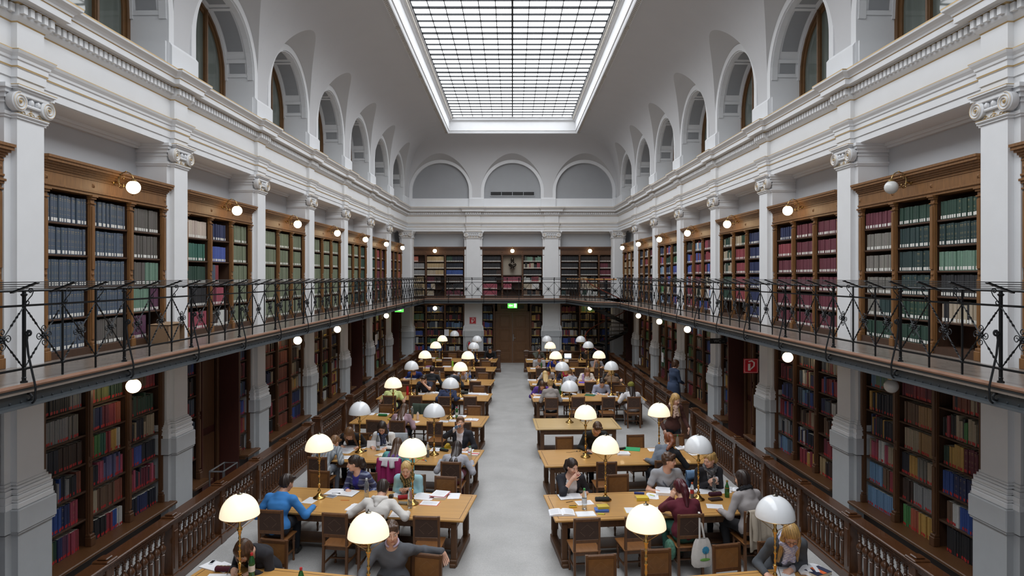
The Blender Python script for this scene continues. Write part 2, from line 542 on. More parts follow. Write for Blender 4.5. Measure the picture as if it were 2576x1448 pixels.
FC = (-3.72, 0.0, 3.72)
cove('ceiling', PFAR, 1.95, -HWF, HWF, FC, RCF, ZSF, tmf)

# arch walls, archivolts, coffered reveals, lunette windows
def arc(c, R, zs, n, z0=None):
    """Outline up one jamb, over the arch, down the other: (s, z)."""
    p = [(c - R * math.cos(PI * k / n), zs + R * math.sin(PI * k / n)) for k in range(n + 1)]
    if z0 is not None: p = [(c - R, z0)] + p + [(c + R, z0)]
    return p
def arches(M, cents, R, zs, s0, s1, depth, blind, nbase):
    N = 40
    w = MB(); r = MB()
    Ri = R - 0.15; zsi = zs
    for c in cents:
        z0 = CORN + 0.01
        A = arc(c, R + 0.01, zs, N, z0); B = arc(c, Ri, zsi, N, z0)
        w.strip([(0.035, s, z) for s, z in A], [(0.035, s, z) for s, z in B])
        w.strip([(0.035, s, z) for s, z in A], [(-0.02, s, z) for s, z in A])
        r.strip([(0.035, s, z) for s, z in B], [(-depth, s, z) for s, z in B])          # reveal
        if not blind:
            # raised frame ribs leaving grey coffers between them
            d0, d1 = -0.10, -depth + 0.14
            def rib(da, db, k0, k1, e=0.02):
                q = [(c - (Ri - e) * math.cos(t), zsi + (Ri - e) * math.sin(t)) for t in [k0 + (k1 - k0) * j / 14 for j in range(15)]]
                r.strip([(da, s, z) for s, z in q], [(db, s, z) for s, z in q])
                for dd in (da, db):
                    q2 = [(c - Ri * math.cos(t), zsi + Ri * math.sin(t)) for t in [k0 + (k1 - k0) * j / 14 for j in range(15)]]
                    r.strip([(dd, s, z) for s, z in q], [(dd, s, z) for s, z in q2])
            rib(0.0, -0.13, -0.05, PI + 0.05); rib(-depth + 0.13, -depth, -0.05, PI + 0.05)
            for t in (0.0, 0.30, 0.36 + 0.0, 1.22, PI - 1.22, PI - 0.30, PI - 0.06):
                rib(-0.1, -depth + 0.1, t, t + 0.06)
            for t0, t1 in ((0.07, 0.29), (0.43, 1.2), (1.3, PI - 1.3), (PI - 1.2, PI - 0.43), (PI - 0.29, PI - 0.07)):
                q = [(c - (Ri - 0.004) * math.cos(t), zsi + (Ri - 0.004) * math.sin(t)) for t in [t0 + (t1 - t0) * j / 12 for j in range(13)]]
                r.strip([(-0.18, s, z) for s, z in q], [(-depth + 0.18, s, z) for s, z in q], 1)
            for sg in (-1, 1):         # small square panel on each jamb and the plinth of the reveal
                s = c + sg * (Ri - 0.004)
                s2 = c + sg * (Ri - 0.05)
                r.box(-depth, 0.0, min(s, s2), max(s, s2), CORN, 8.62, 0)
    # plinth blocks under the piers between arches
    edges = [s0] + [v for c in cents for v in (c - R, c + R)] + [s1]
    for a, e in zip(edges[::2], edges[1::2]):
        if e - a < 0.05: continue
        w.box(-0.05, 0.03, a, e, CORN, 8.62)
        a2, e2 = max(a - 0.14, s0), min(e + 0.14, s1)
        w.box(-0.05, 0.085, a2, e2, CORN, 8.55)
        w.strip([(0.085, a2, 8.55), (0.085, e2, 8.55)], [(0.03, a2 + 0.01, 8.62), (0.03, e2 - 0.01, 8.62)])
        for q in (a2, e2): w.add([(0.085, q, 8.55), (-0.05, q, 8.55), (-0.05, q, 8.62), (0.03, q, 8.62)], [(0, 1, 2, 3)])
    a = w.build('trim_%d' % nbase, WHITE); a.matrix_world = M; struct(a)
    q = r.build('trim_%d' % (nbase + 1), [WHITE, GREYP]); q.matrix_world = M; struct(q)
SC = [bayc(i) for i in range(-2, 7)]
arches(ML, SC, RC, ZS, pil(-2) - 1.5, 33.9, 0.72, False, 4)
arches(MR, SC, RC, ZS, pil(-2) - 1.5, 33.9, 0.72, False, 6)
arches(MF, FC, RCF, ZSF, -HWF, HWF, 0.16, True, 8)
# blind lunettes of the far wall, sill course and ventilation slot
b = MB()
for c in FC:
    pts = arc(c, RCF - 0.14, ZSF, 40)
    b.add([(-0.13, c, 8.6)] + [(-0.13, c - (RCF - 0.14), 8.55)] + [(-0.13, s, z) for s, z in pts] + [(-0.13, c + (RCF - 0.14), 8.55)], [(0, i, i + 1) for i in range(1, len(pts) + 2)], 0)
    b.box(-0.13, -0.01, c - RCF + 0.14, c + RCF - 0.14, CORN, 8.58, 1)
o = b.build('wall_lunettes', [GREYP, WHITE]); o.matrix_world = MF; struct(o)
t = thing('ventilation_grille', 'black four section ventilation slot at the foot of the middle end wall arch', 'vent', MF @ T(-0.12, 0, 8.72))
MB().box(-0.01, 0.03, -1.16, 1.16, -0.03, 0.03).box(-0.01, 0.03, -1.16, 1.16, 0.21, 0.25).build('frame', GREYP, t)
MB().box(0.0, 0.01, -1.14, 1.14, 0.03, 0.21).build('backing', BLACK, t)
for k in range(5):
    y = -1.14 + k * 0.57
    MB().box(0.0, 0.03, y - 0.012, y + 0.012, 0.03, 0.21).build('divider', STEEL, t)

WIND = mat('brown window frame', rgb(104, 74, 44), 0.45, noise=(6, 0.15))
WGLAS = mat('dim reflective window glass', rgb(92, 98, 92), 0.04, spec=0.7, noise=(1.2, 0.18), stretch=(1, 6, 0.4))
wi = 2
for nm, M, s in SIDES:
    for i in range(-2, 7):
        c = bayc(i); Rw = RC - 0.15; d = -0.70
        r = thing('window_%d' % wi, None, None, M @ T(d, c, 0), kind='structure'); wi += 1
        f = MB()
        for Ra, e in ((Rw, 0.06), (Rw - 0.08, 0.03)):
            A = arc(0, Ra, ZS, 32, CORN); B = arc(0, Ra - 0.085, ZS, 32, CORN)
            f.strip([(e, y, z) for y, z in A], [(e, y, z) for y, z in B])
            f.strip([(e, y, z) for y, z in B], [(-0.03, y, z) for y, z in B])
        for y in (-0.45, 0.45):
            f.box(-0.03, 0.055, y - 0.05, y + 0.05, CORN, ZS + math.sqrt((Rw - .05) ** 2 - y * y)); f.tube([(0.06, y, CORN), (0.06, y, ZS + math.sqrt((Rw - .05) ** 2 - y * y))], 0.028, 8)
        f.box(-0.03, 0.05, -Rw, Rw, CORN, CORN + 0.1)
        f.build('frame', WIND, r, smooth=40)
        g = MB()
        pts = arc(0, Rw - 0.1, ZS, 32, CORN)
        g.add([(0.0, 0, CORN + 0.3)] + [(0.0, y, z) for y, z in pts], [(0, k, k + 1) for k in range(1, len(pts))])
        g.build('glass', WGLAS, r)

# ---------------------------------------------------------------- skylight
GX, GZ, GYF, GYN = 2.88, 12.3, 31.85, -1.2
fr = MB()
prof = [(BX, BZ, 0), (BX - 0.01, BZ - 0.05, 0), (BX - 0.03, BZ - 0.06, 0), (BX - 0.13, BZ - 0.06, 0), (BX - 0.15, BZ - 0.04, 0), (BX - 0.155, BZ - 0.09, 0), (BX - 0.18, BZ - 0.10, 0), (3.10, BZ - 0.06, 0), (3.09, BZ + 0.02, 0),
        (3.06, BZ + 0.03, 0), (3.05, BZ + 0.45, 0), (3.02, BZ + 0.47, 0), (2.98, BZ + 0.52, 0), (2.95, BZ + 0.53, 0), (2.95, BZ + 0.62, 0), (GX, BZ + 0.64, 0), (GX, GZ + 0.05, 0)]
def loop(x): return [(-x, GYN - 1), (-x, BY - BX + x if False else BY - (BX - x)), (x, BY - (BX - x)), (x, GYN - 1)]
for (x0, z0, _), (x1, z1, _) in zip(prof, prof[1:]):
    fr.strip([(x, y, z0) for x, y in loop(x0)], [(x, y, z1) for x, y in loop(x1)])
o = struct(fr.build('trim_10', WHITE))
orn = MB()
def leaf(x, y, z, dx, dy, r):
    orn.ball((x, y, z), r, 6, 4, sc=(1.0, 1.0, 0.7))
y = 4.0
ORN = mat('carved plaster ornament', rgb(196, 190, 182), 0.8)
while y < BY - 0.1:
    for s in (-1, 1):
        for k, o2 in ((0, -0.035), (1, 0.0), (2, 0.035)):
            leaf(s * (BX - 0.08 + o2), y + (0.05 if k == 1 else 0), BZ - 0.062, 0, 0, 0.026 if k == 1 else 0.02)
    y += 0.10
x = -BX + 0.1
while x < BX - 0.05:
    for o2, q in ((-0.03, 0), (0.03, 0.05)):
        leaf(x + q, BY - 0.08 + o2, BZ - 0.062, 0, 0, 0.022)
    orn.box(x, x + 0.06, BY - 0.325, BY - 0.285, BZ + 0.53, BZ + 0.6)
    x += 0.10
y = 6.0
while y < BY - 0.4:
    for s in (-1, 1):
        orn.box(s * 2.935 - 0.02, s * 2.935 + 0.02, y, y + 0.06, BZ + 0.53, BZ + 0.6)
    y += 0.1
for yy in (4.9, 9.4, 13.9, 18.4, 22.9, 27.4, 31.8):
    for s in (-1, 1):
        for k in range(5):
            orn.ball((s * (BX - 0.08), yy + 0.05 * (k - 2), BZ - 0.075), 0.05 - 0.008 * abs(k - 2), 6, 4, sc=(1.4, 0.7, 0.5))
orn.build('ornament', ORN, parent=o)
SKYG = mat('bright frosted skylight glass', rgb(255, 255, 255), 0.5, emit=((0.93, 0.965, 1.0, 1), 5.0))
w = thing('window_1', None, None, T(0, 0, 0), kind='structure')
MB().add([(-GX - 0.02, GYN - 1, GZ), (-GX - 0.02, GYF + 0.02, GZ), (GX + 0.02, GYF + 0.02, GZ), (GX + 0.02, GYN - 1, GZ)], [(0, 1, 2, 3)]).build('glass', SKYG, w)
gb = MB()
for k in range(13):
    x = -GX + k * GX / 6
    r = 0.028 if k in (0, 6, 12) else 0.012
    gb.box(x - r, x + r, GYN - 1, GYF, GZ - 0.05, GZ - 0.005)
ys = []
y = GYF
hv = []
for n in (5, 5, 4, 4, 4, 4, 4, 4, 4, 4, 4, 4, 4, 4, 4, 4):
    hv.append(len(ys))
    for k in range(n):
        ys.append(y); y -= 0.5
for k, y in enumerate(ys):
    r = 0.032 if k in hv else 0.013
    if y > GYN - 1: gb.box(-GX, GX, y - r, y + r, GZ - 0.06, GZ - 0.004)
gb.build('glazing_bar', IRON, w)
# ================================================================ gallery slab, girder, railing
EDF = 33.0
LAND = [(2.7, EDF), (3.25, 29.9), (3.6, 28.9), (4.35, 28.45)]         # widened landing over the spiral stair
def edgex(y): return wallx(y) - EDGE
b = MB()
for s in (-1, 1):
    vs = [(s * 8, -3.4, GAL - 0.1), (s * edgex(-3.4), -3.4, GAL - 0.1), (s * edgex(34.6), 34.6, GAL - 0.1), (s * 8, 34.6, GAL - 0.1)]
    vs += [(x, y, GAL) for x, y, _ in vs]
    b.add(vs, [(0, 1, 2, 3), (4, 5, 6, 7), (1, 2, 6, 5), (0, 1, 5, 4), (0, 3, 7, 4), (2, 3, 7, 6)])
b.box(-5.6, 5.6, EDF, 34.7, GAL - 0.1, GAL)
poly = LAND + [(5.6, 28.45), (5.6, EDF)]
b.prism(poly, GAL - 0.1, GAL)
struct(b.build('floor_gallery', GFLOOR))
b = MB()
def edge_lines():
    yield [(-edgex(-3.3), -3.3), (-edgex(EDF), EDF)]
    yield [(-edgex(EDF), EDF), LAND[0]]
    yield LAND
    yield [LAND[-1], (edgex(28.45), 28.45)]
    yield [(edgex(28.3), 28.3), (edgex(-3.3), -3.3)]
gi = MB()
for line in edge_lines():
    for (xa, ya), (xb, yb) in zip(line, line[1:]):
        d = Vector((xb - xa, yb - ya, 0)).normalized(); nrm = Vector((d.y, -d.x, 0))      # towards the hall
        p, q = Vector((xa, ya, 0)), Vector((xb, yb, 0))
        o = lambda e, z: (p + nrm * e + Vector((0, 0, z)), q + nrm * e + Vector((0, 0, z)))
        b.tube([*o(0.0, GAL - 0.022)], 0.026, 8)
        prof = [(0.005, GAL - 0.045), (0.005, GAL - 0.07), (-0.03, GAL - 0.085), (-0.035, GAL - 0.2), (0.02, GAL - 0.215), (0.03, GAL - 0.24), (0.0, GAL - 0.25), (-0.08, GAL - 0.25)]
        for (e0, z0), (e1, z1) in zip(prof, prof[1:]):
            gi.strip([tuple(v) for v in o(e0, z0)], [tuple(v) for v in o(e1, z1)])
        L = (q - p).length
        for k in range(int(L / 0.15)):
            c = p + d * (0.08 + k * 0.15)
            if c.y < 3.5: continue
            for e, z in ((-0.03, GAL - 0.105), (-0.032, GAL - 0.185)):
                w = c + nrm * e
                gi.ball((w.x, w.y, z), 0.013, 5, 3)
struct(b.build('trim_11', COPPER, smooth=40))
struct(gi.build('beam_gallery', GIRD))
b = MB()
for s in (-1, 1):
    b.add([(s * 7.5, -3.3, GAL - 0.12), (s * (edgex(-3.3) + 0.05), -3.3, GAL - 0.12), (s * (edgex(34.4) + 0.05), 34.4, GAL - 0.12), (s * 7.5, 34.4, GAL - 0.12)], [(0, 1, 2, 3)])
    for k in range(22):
        y = 2.0 + 1.45 * k
        if y < EDF: b.box(min(s * 6.85, s * (edgex(y) + 0.04)), max(s * 6.85, s * (edgex(y) + 0.04)), y - 0.03, y + 0.03, GAL - 0.2, GAL - 0.12)
struct(b.build('ceiling_gallery', mat('gallery underside paint', rgb(120, 112, 104), 0.8)))

# railing parts, local frame: x towards the hall, y along, z up from the gallery floor
def spiral(c, r0, r1, turns, a0, sgn, plane, n=22):
    out = []
    for k in range(n + 1):
        t = k / n
        r = r0 + (r1 - r0) * t
        a = a0 + sgn * turns * 2 * PI * t
        u, w = r * math.cos(a), r * math.sin(a)
        out.append((c[0] + u, c[1], c[2] + w) if plane == 'xz' else (c[0], c[1] + u, c[2] + w))
    return out
PITCH = 0.572
def cross_mesh(pitch):
    m = MB()
    cz = 0.475
    for sy in (-1, 1):
        for sz in (-1, 1):
            q = Vector((0, sy * pitch / 2, cz + sz * 0.33)); c = Vector((0, 0, cz))
            m.tube([c + (q - c) * t for t in (0.0, 0.3, 0.36)], 0.0085, 4)
            pts = [c + (q - c) * (0.36 + 0.06 * k) for k in range(8)]
            m.tube(pts, [0.009 + 0.003 * (k % 2) for k in range(8)], 4, twist=0.8)
            m.tube([c + (q - c) * t for t in (0.78, 1.0)], 0.0085, 4)
    return m.mesh('cross_bar', IRON)
def rosette_mesh():
    m = MB(); cz = 0.475
    m.ball((0, 0, cz), 0.022, 8, 6, sc=(1.6, 1, 1))
    for k in range(6):
        a = 2 * PI * k / 6
        m.ball((0, 0.028 * math.cos(a), cz + 0.028 * math.sin(a)), 0.016, 6, 4, sc=(1.5, 1, 1))
    for a in (0, PI / 2, PI, 3 * PI / 2):
        ca, sa = math.cos(a), math.sin(a)
        pts = spiral((0, 0.075, 0), 0.045, 0.012, 1.35, PI * 1.05, -1, 'yz', 18)
        m.tube([(0, 0.028 * ca, cz + 0.028 * sa)] + [(0, y * ca - z * sa, cz + y * sa + z * ca) for _, y, z in pts], 0.006, 4)
    return m.mesh('rosette', IRON)
def post_mesh(main):
    m = MB()
    w = 0.026 if main else 0.017
    m.box(-w / 2, w / 2, -w / 2, w / 2, 0, 0.97)
    m.cbox(-0.02, 0.02, -0.02, 0.02, 0.13, 0.16, 0.005); m.cbox(-0.018, 0.018, -0.018, 0.018, 0.80, 0.825, 0.005)
    if main:
        m.lathe([(0.034, 0), (0.034, 0.015), (0.02, 0.022), (0.02, 0.045), (0.026, 0.05), (0.014, 0.06)], 8)
        m.lathe([(0.012, 0.90), (0.03, 0.92), (0.034, 0.928), (0.012, 0.945)], 8)
    # slanting rest at the top and the S scroll under it
    m.beam((-0.135, 0, 0.945), (0.15, 0, 1.055), 0.045, 0.016)
    m.tube([(0.0, 0, 0.825)] + spiral((0.035, 0, 0.845), 0.028, 0.009, 1.1, PI, 1, 'xz', 14), 0.006, 4)
    m.tube([(0.015, 0, 0.83), (0.05, 0, 0.88), (0.085, 0, 0.92), (0.1, 0, 0.96)] + spiral((0.07, 0, 0.965), 0.03, 0.008, 1.2, 0, 1, 'xz', 14), 0.006, 4)
    return m.mesh('main_post' if main else 'post', IRON)
def brace_mesh():
    m = MB()
    up = spiral((0.045, 0.0, 0.52), 0.012, 0.034, 1.2, 0.3, 1, 'xz', 16)
    a = up[-1]
    lo = spiral((0.05, 0, -0.16), 0.075, 0.016, 1.5, 0.35, -1, 'xz', 26)
    m.tube(up + [(0.03, 0, 0.45), (0.045, 0, 0.3), (0.09, 0, 0.1), (0.125, 0, -0.05)] + lo, 0.011, 6)
    return m.mesh('stay_bracket', IRON)
RM = dict(cross=cross_mesh(PITCH), ros=rosette_mesh(), post=post_mesh(False), main=post_mesh(True), stay=brace_mesh())
def rail_run(label, name, M, L, pitch, n0, mains, group=None, stays=True):
    """M places x towards the hall, y along the run."""
    r = thing(name, label, 'railing', M, group)
    rb = MB()
    rb.box(-0.012, 0.012, 0, L, 0.80, 0.822); rb.build('upper_rail', IRON, r)
    rb = MB(); rb.box(-0.012, 0.012, 0, L, 0.135, 0.157); rb.build('lower_rail', IRON, r)
    rb = MB(); rb.tube([(-0.115, 0, 0.965), (-0.115, L, 0.965)], 0.015, 6); rb.build('hand_bar', IRON, r)
    for k in range(4):
        t = 0.28 + 0.23 * k
        MB().tube([(-0.12 + 0.26 * t, 0, 0.962 + 0.1 * t), (-0.12 + 0.26 * t, L, 0.962 + 0.1 * t)], 0.0045, 4).build('wire', IRON, r)
    n = int(L / pitch + 1e-6)
    for k in range(n + 1):
        y = min(k * pitch, L)
        mn = (k + n0) % 3 == 0
        ob('post', RM['main' if mn else 'post'], r, T(0, y, 0))
        if mn and stays: ob('stay_bracket', RM['stay'], r, T(0, y, 0))
        if k < n:
            c = ob('cross_bar', RM['cross'], r, T(0, y + pitch / 2, 0))
            ob('rosette', RM['ros'], c)
    return r
off = EDGE - 0.07
y0 = 6.94 - 3 * PITCH * 2
rail_run('long black wrought iron gallery railing along the clock side wall', 'gallery_railing', ML @ T(off, y0, GAL), 33.0 - y0 - 0.05, PITCH, 0, 3)
rail_run('long black wrought iron gallery railing along the stair side wall', 'gallery_railing', MR @ T(off, y0, GAL), 28.3 - y0, PITCH, 0, 3)
Mfr = Matrix(((0, 1, 0, -edgex(EDF) + 0.03), (-1, 0, 0, EDF + 0.07), (0, 0, 1, GAL), (0, 0, 0, 1)))
Lf = edgex(EDF) - 0.03 + LAND[0][0]
rail_run('black wrought iron gallery railing crossing the end wall above the doors', 'gallery_railing', Mfr, Lf, Lf / 12, 1, 3)
r = thing('gallery_railing', 'black iron railing bending round the landing over the spiral stair', 'railing', T(0, 0, 0))
pts = [(x + 0.05, y + 0.06) for x, y in LAND] + [(edgex(28.3) - 0.02, 28.5)]
for z, rr, nm in ((0.15, 0.012, 'lower_rail'), (0.81, 0.012, 'upper_rail')):
    MB().tube([(x, y, GAL + z) for x, y in pts], rr, 5).build(nm, IRON, r)
MB().tube([(x, y, GAL + 0.985) for x, y in pts], 0.03, 8).build('wooden_handrail', mat('light wood handrail', rgb(176, 122, 62), 0.35), r)
for (xa, ya), (xb, yb) in zip(pts, pts[1:]):
    d = Vector((xb - xa, yb - ya, 0)); L = d.length; n = max(1, round(L / 0.55)); d /= L
    A = Matrix(((d.y, d.x, 0, xa), (-d.x, d.y, 0, ya), (0, 0, 1, GAL), (0, 0, 0, 1)))
    for k in range(n):
        ob('post', RM['post'], r, A @ T(0, k * L / n, 0))
        c = ob('cross_bar', RM['cross'], r, A @ T(0, (k + 0.5) * L / n, 0)); ob('rosette', RM['ros'], c)

# ================================================================ spiral stair under the landing
def stair():
    c = Vector((4.35, 30.4, 0)); R0 = 1.0
    r = thing('spiral_staircase', 'dark iron spiral staircase climbing to the gallery in the corner', 'staircase', T(*c))
    MB().lathe([(0.06, 0), (0.06, GAL + 0.9), (0.08, GAL + 0.92), (1e-4, GAL + 1.0)], 12).build('pole', IRON, r)
    n = 17; a0 = math.radians(250); da = math.radians(-26)
    tm = MB()
    w = abs(da) / 2 * 1.1
    poly = [(0.05, -0.03)] + [(R0 * math.cos(t), R0 * math.sin(t)) for t in (-w, -w / 2, 0, w / 2, w)] + [(0.05, 0.03)]
    tm.prism(poly, -0.03, 0); tread = tm.mesh('tread', mat('dark stair tread', rgb(64, 58, 54), 0.4))
    bal = MB().tube([(R0 - 0.03, 0, 0), (R0 - 0.03, 0, 0.92)], 0.011, 5).mesh('baluster', IRON)
    hr = []; st = []
    for k in range(n):
        z = GAL * (k + 1) / (n + 0.0); a = a0 + da * k
        ob('tread', tread, r, T(0, 0, z) @ RZ(a)); ob('baluster', bal, r, T(0, 0, z) @ RZ(a))
    for k in range(n * 3 + 1):
        a = a0 + da * k / 3; z = GAL * (k / 3 + 1) / n
        if z > GAL + 0.1: break
        hr.append(((R0 - 0.03) * math.cos(a), (R0 - 0.03) * math.sin(a), z + 0.93)); st.append((R0 * math.cos(a), R0 * math.sin(a), z - 0.02))
    MB().tube(hr, 0.024, 6).build('handrail', mat('red brown handrail', rgb(112, 44, 26), 0.35), r)
    q = MB(); q.strip([(x, y, z - 0.12) for x, y, z in st], [(x, y, z + 0.06) for x, y, z in st]); q.build('stringer', IRON, r)
stair()
# ================================================================ bookcases
BK = []            # every shelved book: (M, y, w, depth, height, colour, tilt, x_front, z, label colour, cell text)
SHAPES = {}
def bookcase_meshes(w, H, zs, lower, nc, niche=False):
    """Local frame: x out of the wall (front plane x=0), y along, z up from the case's foot."""
    key = (round(w, 3), round(H, 3), tuple(zs), lower, nc, niche)
    if key in SHAPES: return SHAPES[key]
    D = 0.40; up = 0.085; head = 0.42 if not lower else 0.16
    W = OAKL if lower or niche else OAKM  # niche: end wall cases, same oak darkened for the weaker light there
    top = H - head
    ca = MB()
    ca.box(-D, -D + 0.02, -w / 2, w / 2, 0, H)
    ca.box(-D, -0.03, -w / 2, -w / 2 + 0.03, 0, H - 0.05); ca.box(-D, -0.03, w / 2 - 0.03, w / 2, 0, H - 0.05)
    xs = [-w / 2 + up / 2 + (w - up) * k / nc for k in range(nc + 1)]
    for x in xs[1:-1]: ca.box(-D, -0.02, x - 0.02, x + 0.02, 0, top)
    ca.box(-D, -0.02, -w / 2, w / 2, top, top + 0.03)
    if not lower:
        ca.box(-D, 0.02, -w / 2, w / 2, 0, 0.10)
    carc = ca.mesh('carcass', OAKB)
    co = MB()
    if not lower:
        co.box(-D, 0.012, -w / 2, w / 2, top - 0.005, top + 0.27)
        co.cbox(-0.05, 0.03, -w / 2 - 0.015, w / 2 + 0.015, top + 0.03, top + 0.06, 0.006); co.cbox(-0.05, 0.022, -w / 2 - 0.01, w / 2 + 0.01, top + 0.215, top + 0.235, 0.004)
        for a, b_, e in ((top + 0.26, top + 0.285, 0.035), (top + 0.285, top + 0.315, 0.055), (top + 0.315, top + 0.345, 0.085), (top + 0.345, top + 0.385, 0.115), (top + 0.385, H, 0.13)):
            co.box(-D, e, -w / 2 - e * 0.5, w / 2 + e * 0.5, a, b_)
        for x in xs: co.add([(0.012, x - .03, top + .11), (0.012, x + .03, top + .11), (0.012, x + .03, top + .17), (0.012, x - .03, top + .17), (0.035, x, top + .14)], [(0, 1, 4), (1, 2, 4), (2, 3, 4), (3, 0, 4)])
    else:
        co.box(-D, 0.02, -w / 2, w / 2, top, H); co.cbox(-0.1, 0.045, -w / 2, w / 2, top + 0.02, top + 0.05, 0.006)
    corn = co.mesh('cornice', W)
    um = MB()
    um.cbox(-0.05, 0.0, -up / 2, up / 2, 0, top, 0.004)
    um.cbox(-0.03, 0.022, -up / 2 + 0.012, up / 2 - 0.012, 0.2, top * 0.47, 0.006); um.cbox(-0.03, 0.022, -up / 2 + 0.012, up / 2 - 0.012, top * 0.53, top - 0.16, 0.006)
    um.ball((0.005, 0, top * 0.5), 0.026, 8, 4, sc=(0.7, 1, 1))
    um.cbox(-0.05, 0.045, -up / 2 - 0.012, up / 2 + 0.012, 0, 0.13, 0.006); um.cbox(-0.05, 0.03, -up / 2 - 0.006, up / 2 + 0.006, 0.13, 0.17, 0.006)
    for a, b_, e in ((top - 0.13, top - 0.11, 0.02), (top - 0.06, top - 0.03, 0.025), (top - 0.03, top, 0.045)):
        um.cbox(-0.05, e, -up / 2 - e * 0.5, up / 2 + e * 0.5, a, b_, 0.004)
    upm = um.mesh('upright', W)
    cw = (w - up) / nc - up
    sm = MB().cbox(-D + 0.02, -0.035, -cw / 2 - 0.02, cw / 2 + 0.02, -0.028, 0, 0.004)
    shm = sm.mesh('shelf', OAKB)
    SHAPES[key] = (carc, corn, upm, shm, xs, cw, top)
    return SHAPES[key]
def bookcase(label, M, w, H, zs, lower=False, nc=3, group=None, skip=(), dark=False):
    carc, corn, upm, shm, xs, cw, top = bookcase_meshes(w, H, zs, lower, nc, dark)
    r = thing('bookcase', label, 'bookcase', M, group)
    ob('carcass', carc, r); ob('cornice', corn, r)
    for x in xs: ob('upright', upm, r, T(0, x, 0))
    cs = [(a + b_) / 2 for a, b_ in zip(xs, xs[1:])]
    for ci, c in enumerate(cs):
        for z in zs:
            if (ci, z) not in skip: ob('shelf', shm, r, T(0, c, z))
    return cs, cw, top
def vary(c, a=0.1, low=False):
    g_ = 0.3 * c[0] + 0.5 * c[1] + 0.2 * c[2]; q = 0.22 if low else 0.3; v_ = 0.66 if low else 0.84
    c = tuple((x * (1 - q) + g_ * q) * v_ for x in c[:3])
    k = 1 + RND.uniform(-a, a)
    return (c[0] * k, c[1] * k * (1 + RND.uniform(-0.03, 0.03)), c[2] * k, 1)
def fill(M, yc, cw, z, avail, cols, frac=1.0, bw=0.05, hf=0.86, lab='w', cell='', mixed=False, x0=-0.06, flip=False, jit=0.015, start=0.0):
    """Row of books; cols is a list of colours: runs of one colour, or a shuffled mix."""
    y = -cw / 2 + 0.012 + start * cw
    yend = y + (cw - 0.02) * frac
    n = 0
    h0 = avail * hf
    run = 0; c = None
    while True:
        wd = bw * RND.uniform(0.82, 1.2) if not mixed else bw * RND.uniform(0.55, 1.35)
        if y + wd > yend: break
        if mixed:
            if run <= 0:
                c = RND.choice(cols); run = RND.choice((1, 1, 1, 2, 3, 5))
                h = h0 * RND.uniform(0.8, 1.08)
            run -= 1
            hh = h * RND.uniform(0.98, 1.02)
        else:
            k = min(int(len(cols) * (y + wd / 2 - (-cw / 2)) / max(yend - (-cw / 2), 0.01)), len(cols) - 1)
            c = cols[max(k, 0)]; hh = h0 * RND.uniform(1 - jit, 1 + jit)
        name, colr = c
        yy = -(y + wd / 2) if flip else (y + wd / 2)
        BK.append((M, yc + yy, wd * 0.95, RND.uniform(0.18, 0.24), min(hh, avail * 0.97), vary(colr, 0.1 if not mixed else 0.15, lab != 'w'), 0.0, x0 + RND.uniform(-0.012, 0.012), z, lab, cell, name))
        y += wd; n += 1
    return n
C = {k: (n, hx(h)) for k, n, h in (
    ('sl', 'slate blue', '52647a'), ('gb', 'grey brown', '6a635c'), ('gr', 'soft green', '6d9a80'), ('pu', 'purple', '6e3a5e'), ('cr', 'cream pink', 'd8c2ae'),
    ('nv', 'navy blue', '2c3a6c'), ('sg', 'sage green', '7e8a68'), ('tl', 'teal green', '2f7a66'), ('bl', 'bright blue', '3a5cc0'), ('dg', 'dark green', '2a5242'),
    ('bk', 'black', '303034'), ('cm', 'crimson', 'b83c58'), ('br', 'brown', '7c5c44'), ('mr', 'maroon', '7c2a40'), ('rd', 'red', 'a83444'), ('dt', 'dark teal', '2c4a4a'),
    ('tp', 'taupe', '8a847a'), ('tn', 'tan', 'c8a86e'), ('gy', 'pale grey', '9a9a9c'), ('or', 'orange red', 'c45a34'), ('db', 'dark brown', '4c3830'), ('ye', 'yellow', 'd8a428'),
    ('wh', 'white', 'd8d8d4'), ('lb', 'light blue', '6c9cc8'), ('sb', 'royal blue', '2456b0'), ('ol', 'olive green', '76803c'), ('lg', 'leaf green', '4a9a4c'), ('pk', 'pink', 'c84a6c'),
    ('bb', 'blue black', '2a3040'), ('ma', 'rust', '9a5038'), ('be', 'beige', 'c0ac8c'), ('lv', 'lavender blue', '6e72a8'), ('oc', 'ochre', 'b88a4a'))}
def cl(s): return [C[k] for k in s.split()]

ROWN = ['top', 'second', 'third', 'fourth', 'fifth', 'sixth', 'bottom']
UPW = BAY - 0.65 - 0.02
def upper_case(side, M, k, rows, table, where, short=None):
    """table: rows top to bottom, each with three columns from the near end: 'colours' or (colours, fraction)."""
    H = 6.15 - GAL
    top = H - 0.42
    z0 = 0.10
    zs = [z0 + (top - z0) * j / rows for j in range(rows)]
    Mc = M @ T(-0.10, bayc(k), GAL)
    cs, cw, tp = bookcase('oak gallery bookcase of %s' % where, Mc, UPW, H, zs[1:])
    av = (top - z0) / rows - 0.028
    for j in range(rows):
        z = zs[rows - 1 - j]
        for ci in range(3):
            e = table[j][ci] if isinstance(table, list) else table(j, ci)
            if e is None: continue
            fr, mixed, hf = 1.0, False, 0.9
            if isinstance(e, tuple):
                e, opt = e
                fr = opt.get('f', 1.0); mixed = opt.get('m', False); hf = opt.get('h', 0.9)
            fill(Mc, cs[ci], cw, z, av, cl(e), fr, 0.052, hf, 'w', '%s shelf, %s column, %s' % (ROWN[j] if j < rows - 1 else 'bottom', ('near', 'middle', 'far')[ci], short or where), mixed, flip=False, start=(1 - fr) if (fr < 1 and e.startswith('!')) else 0)
h = {'h': 0.95}
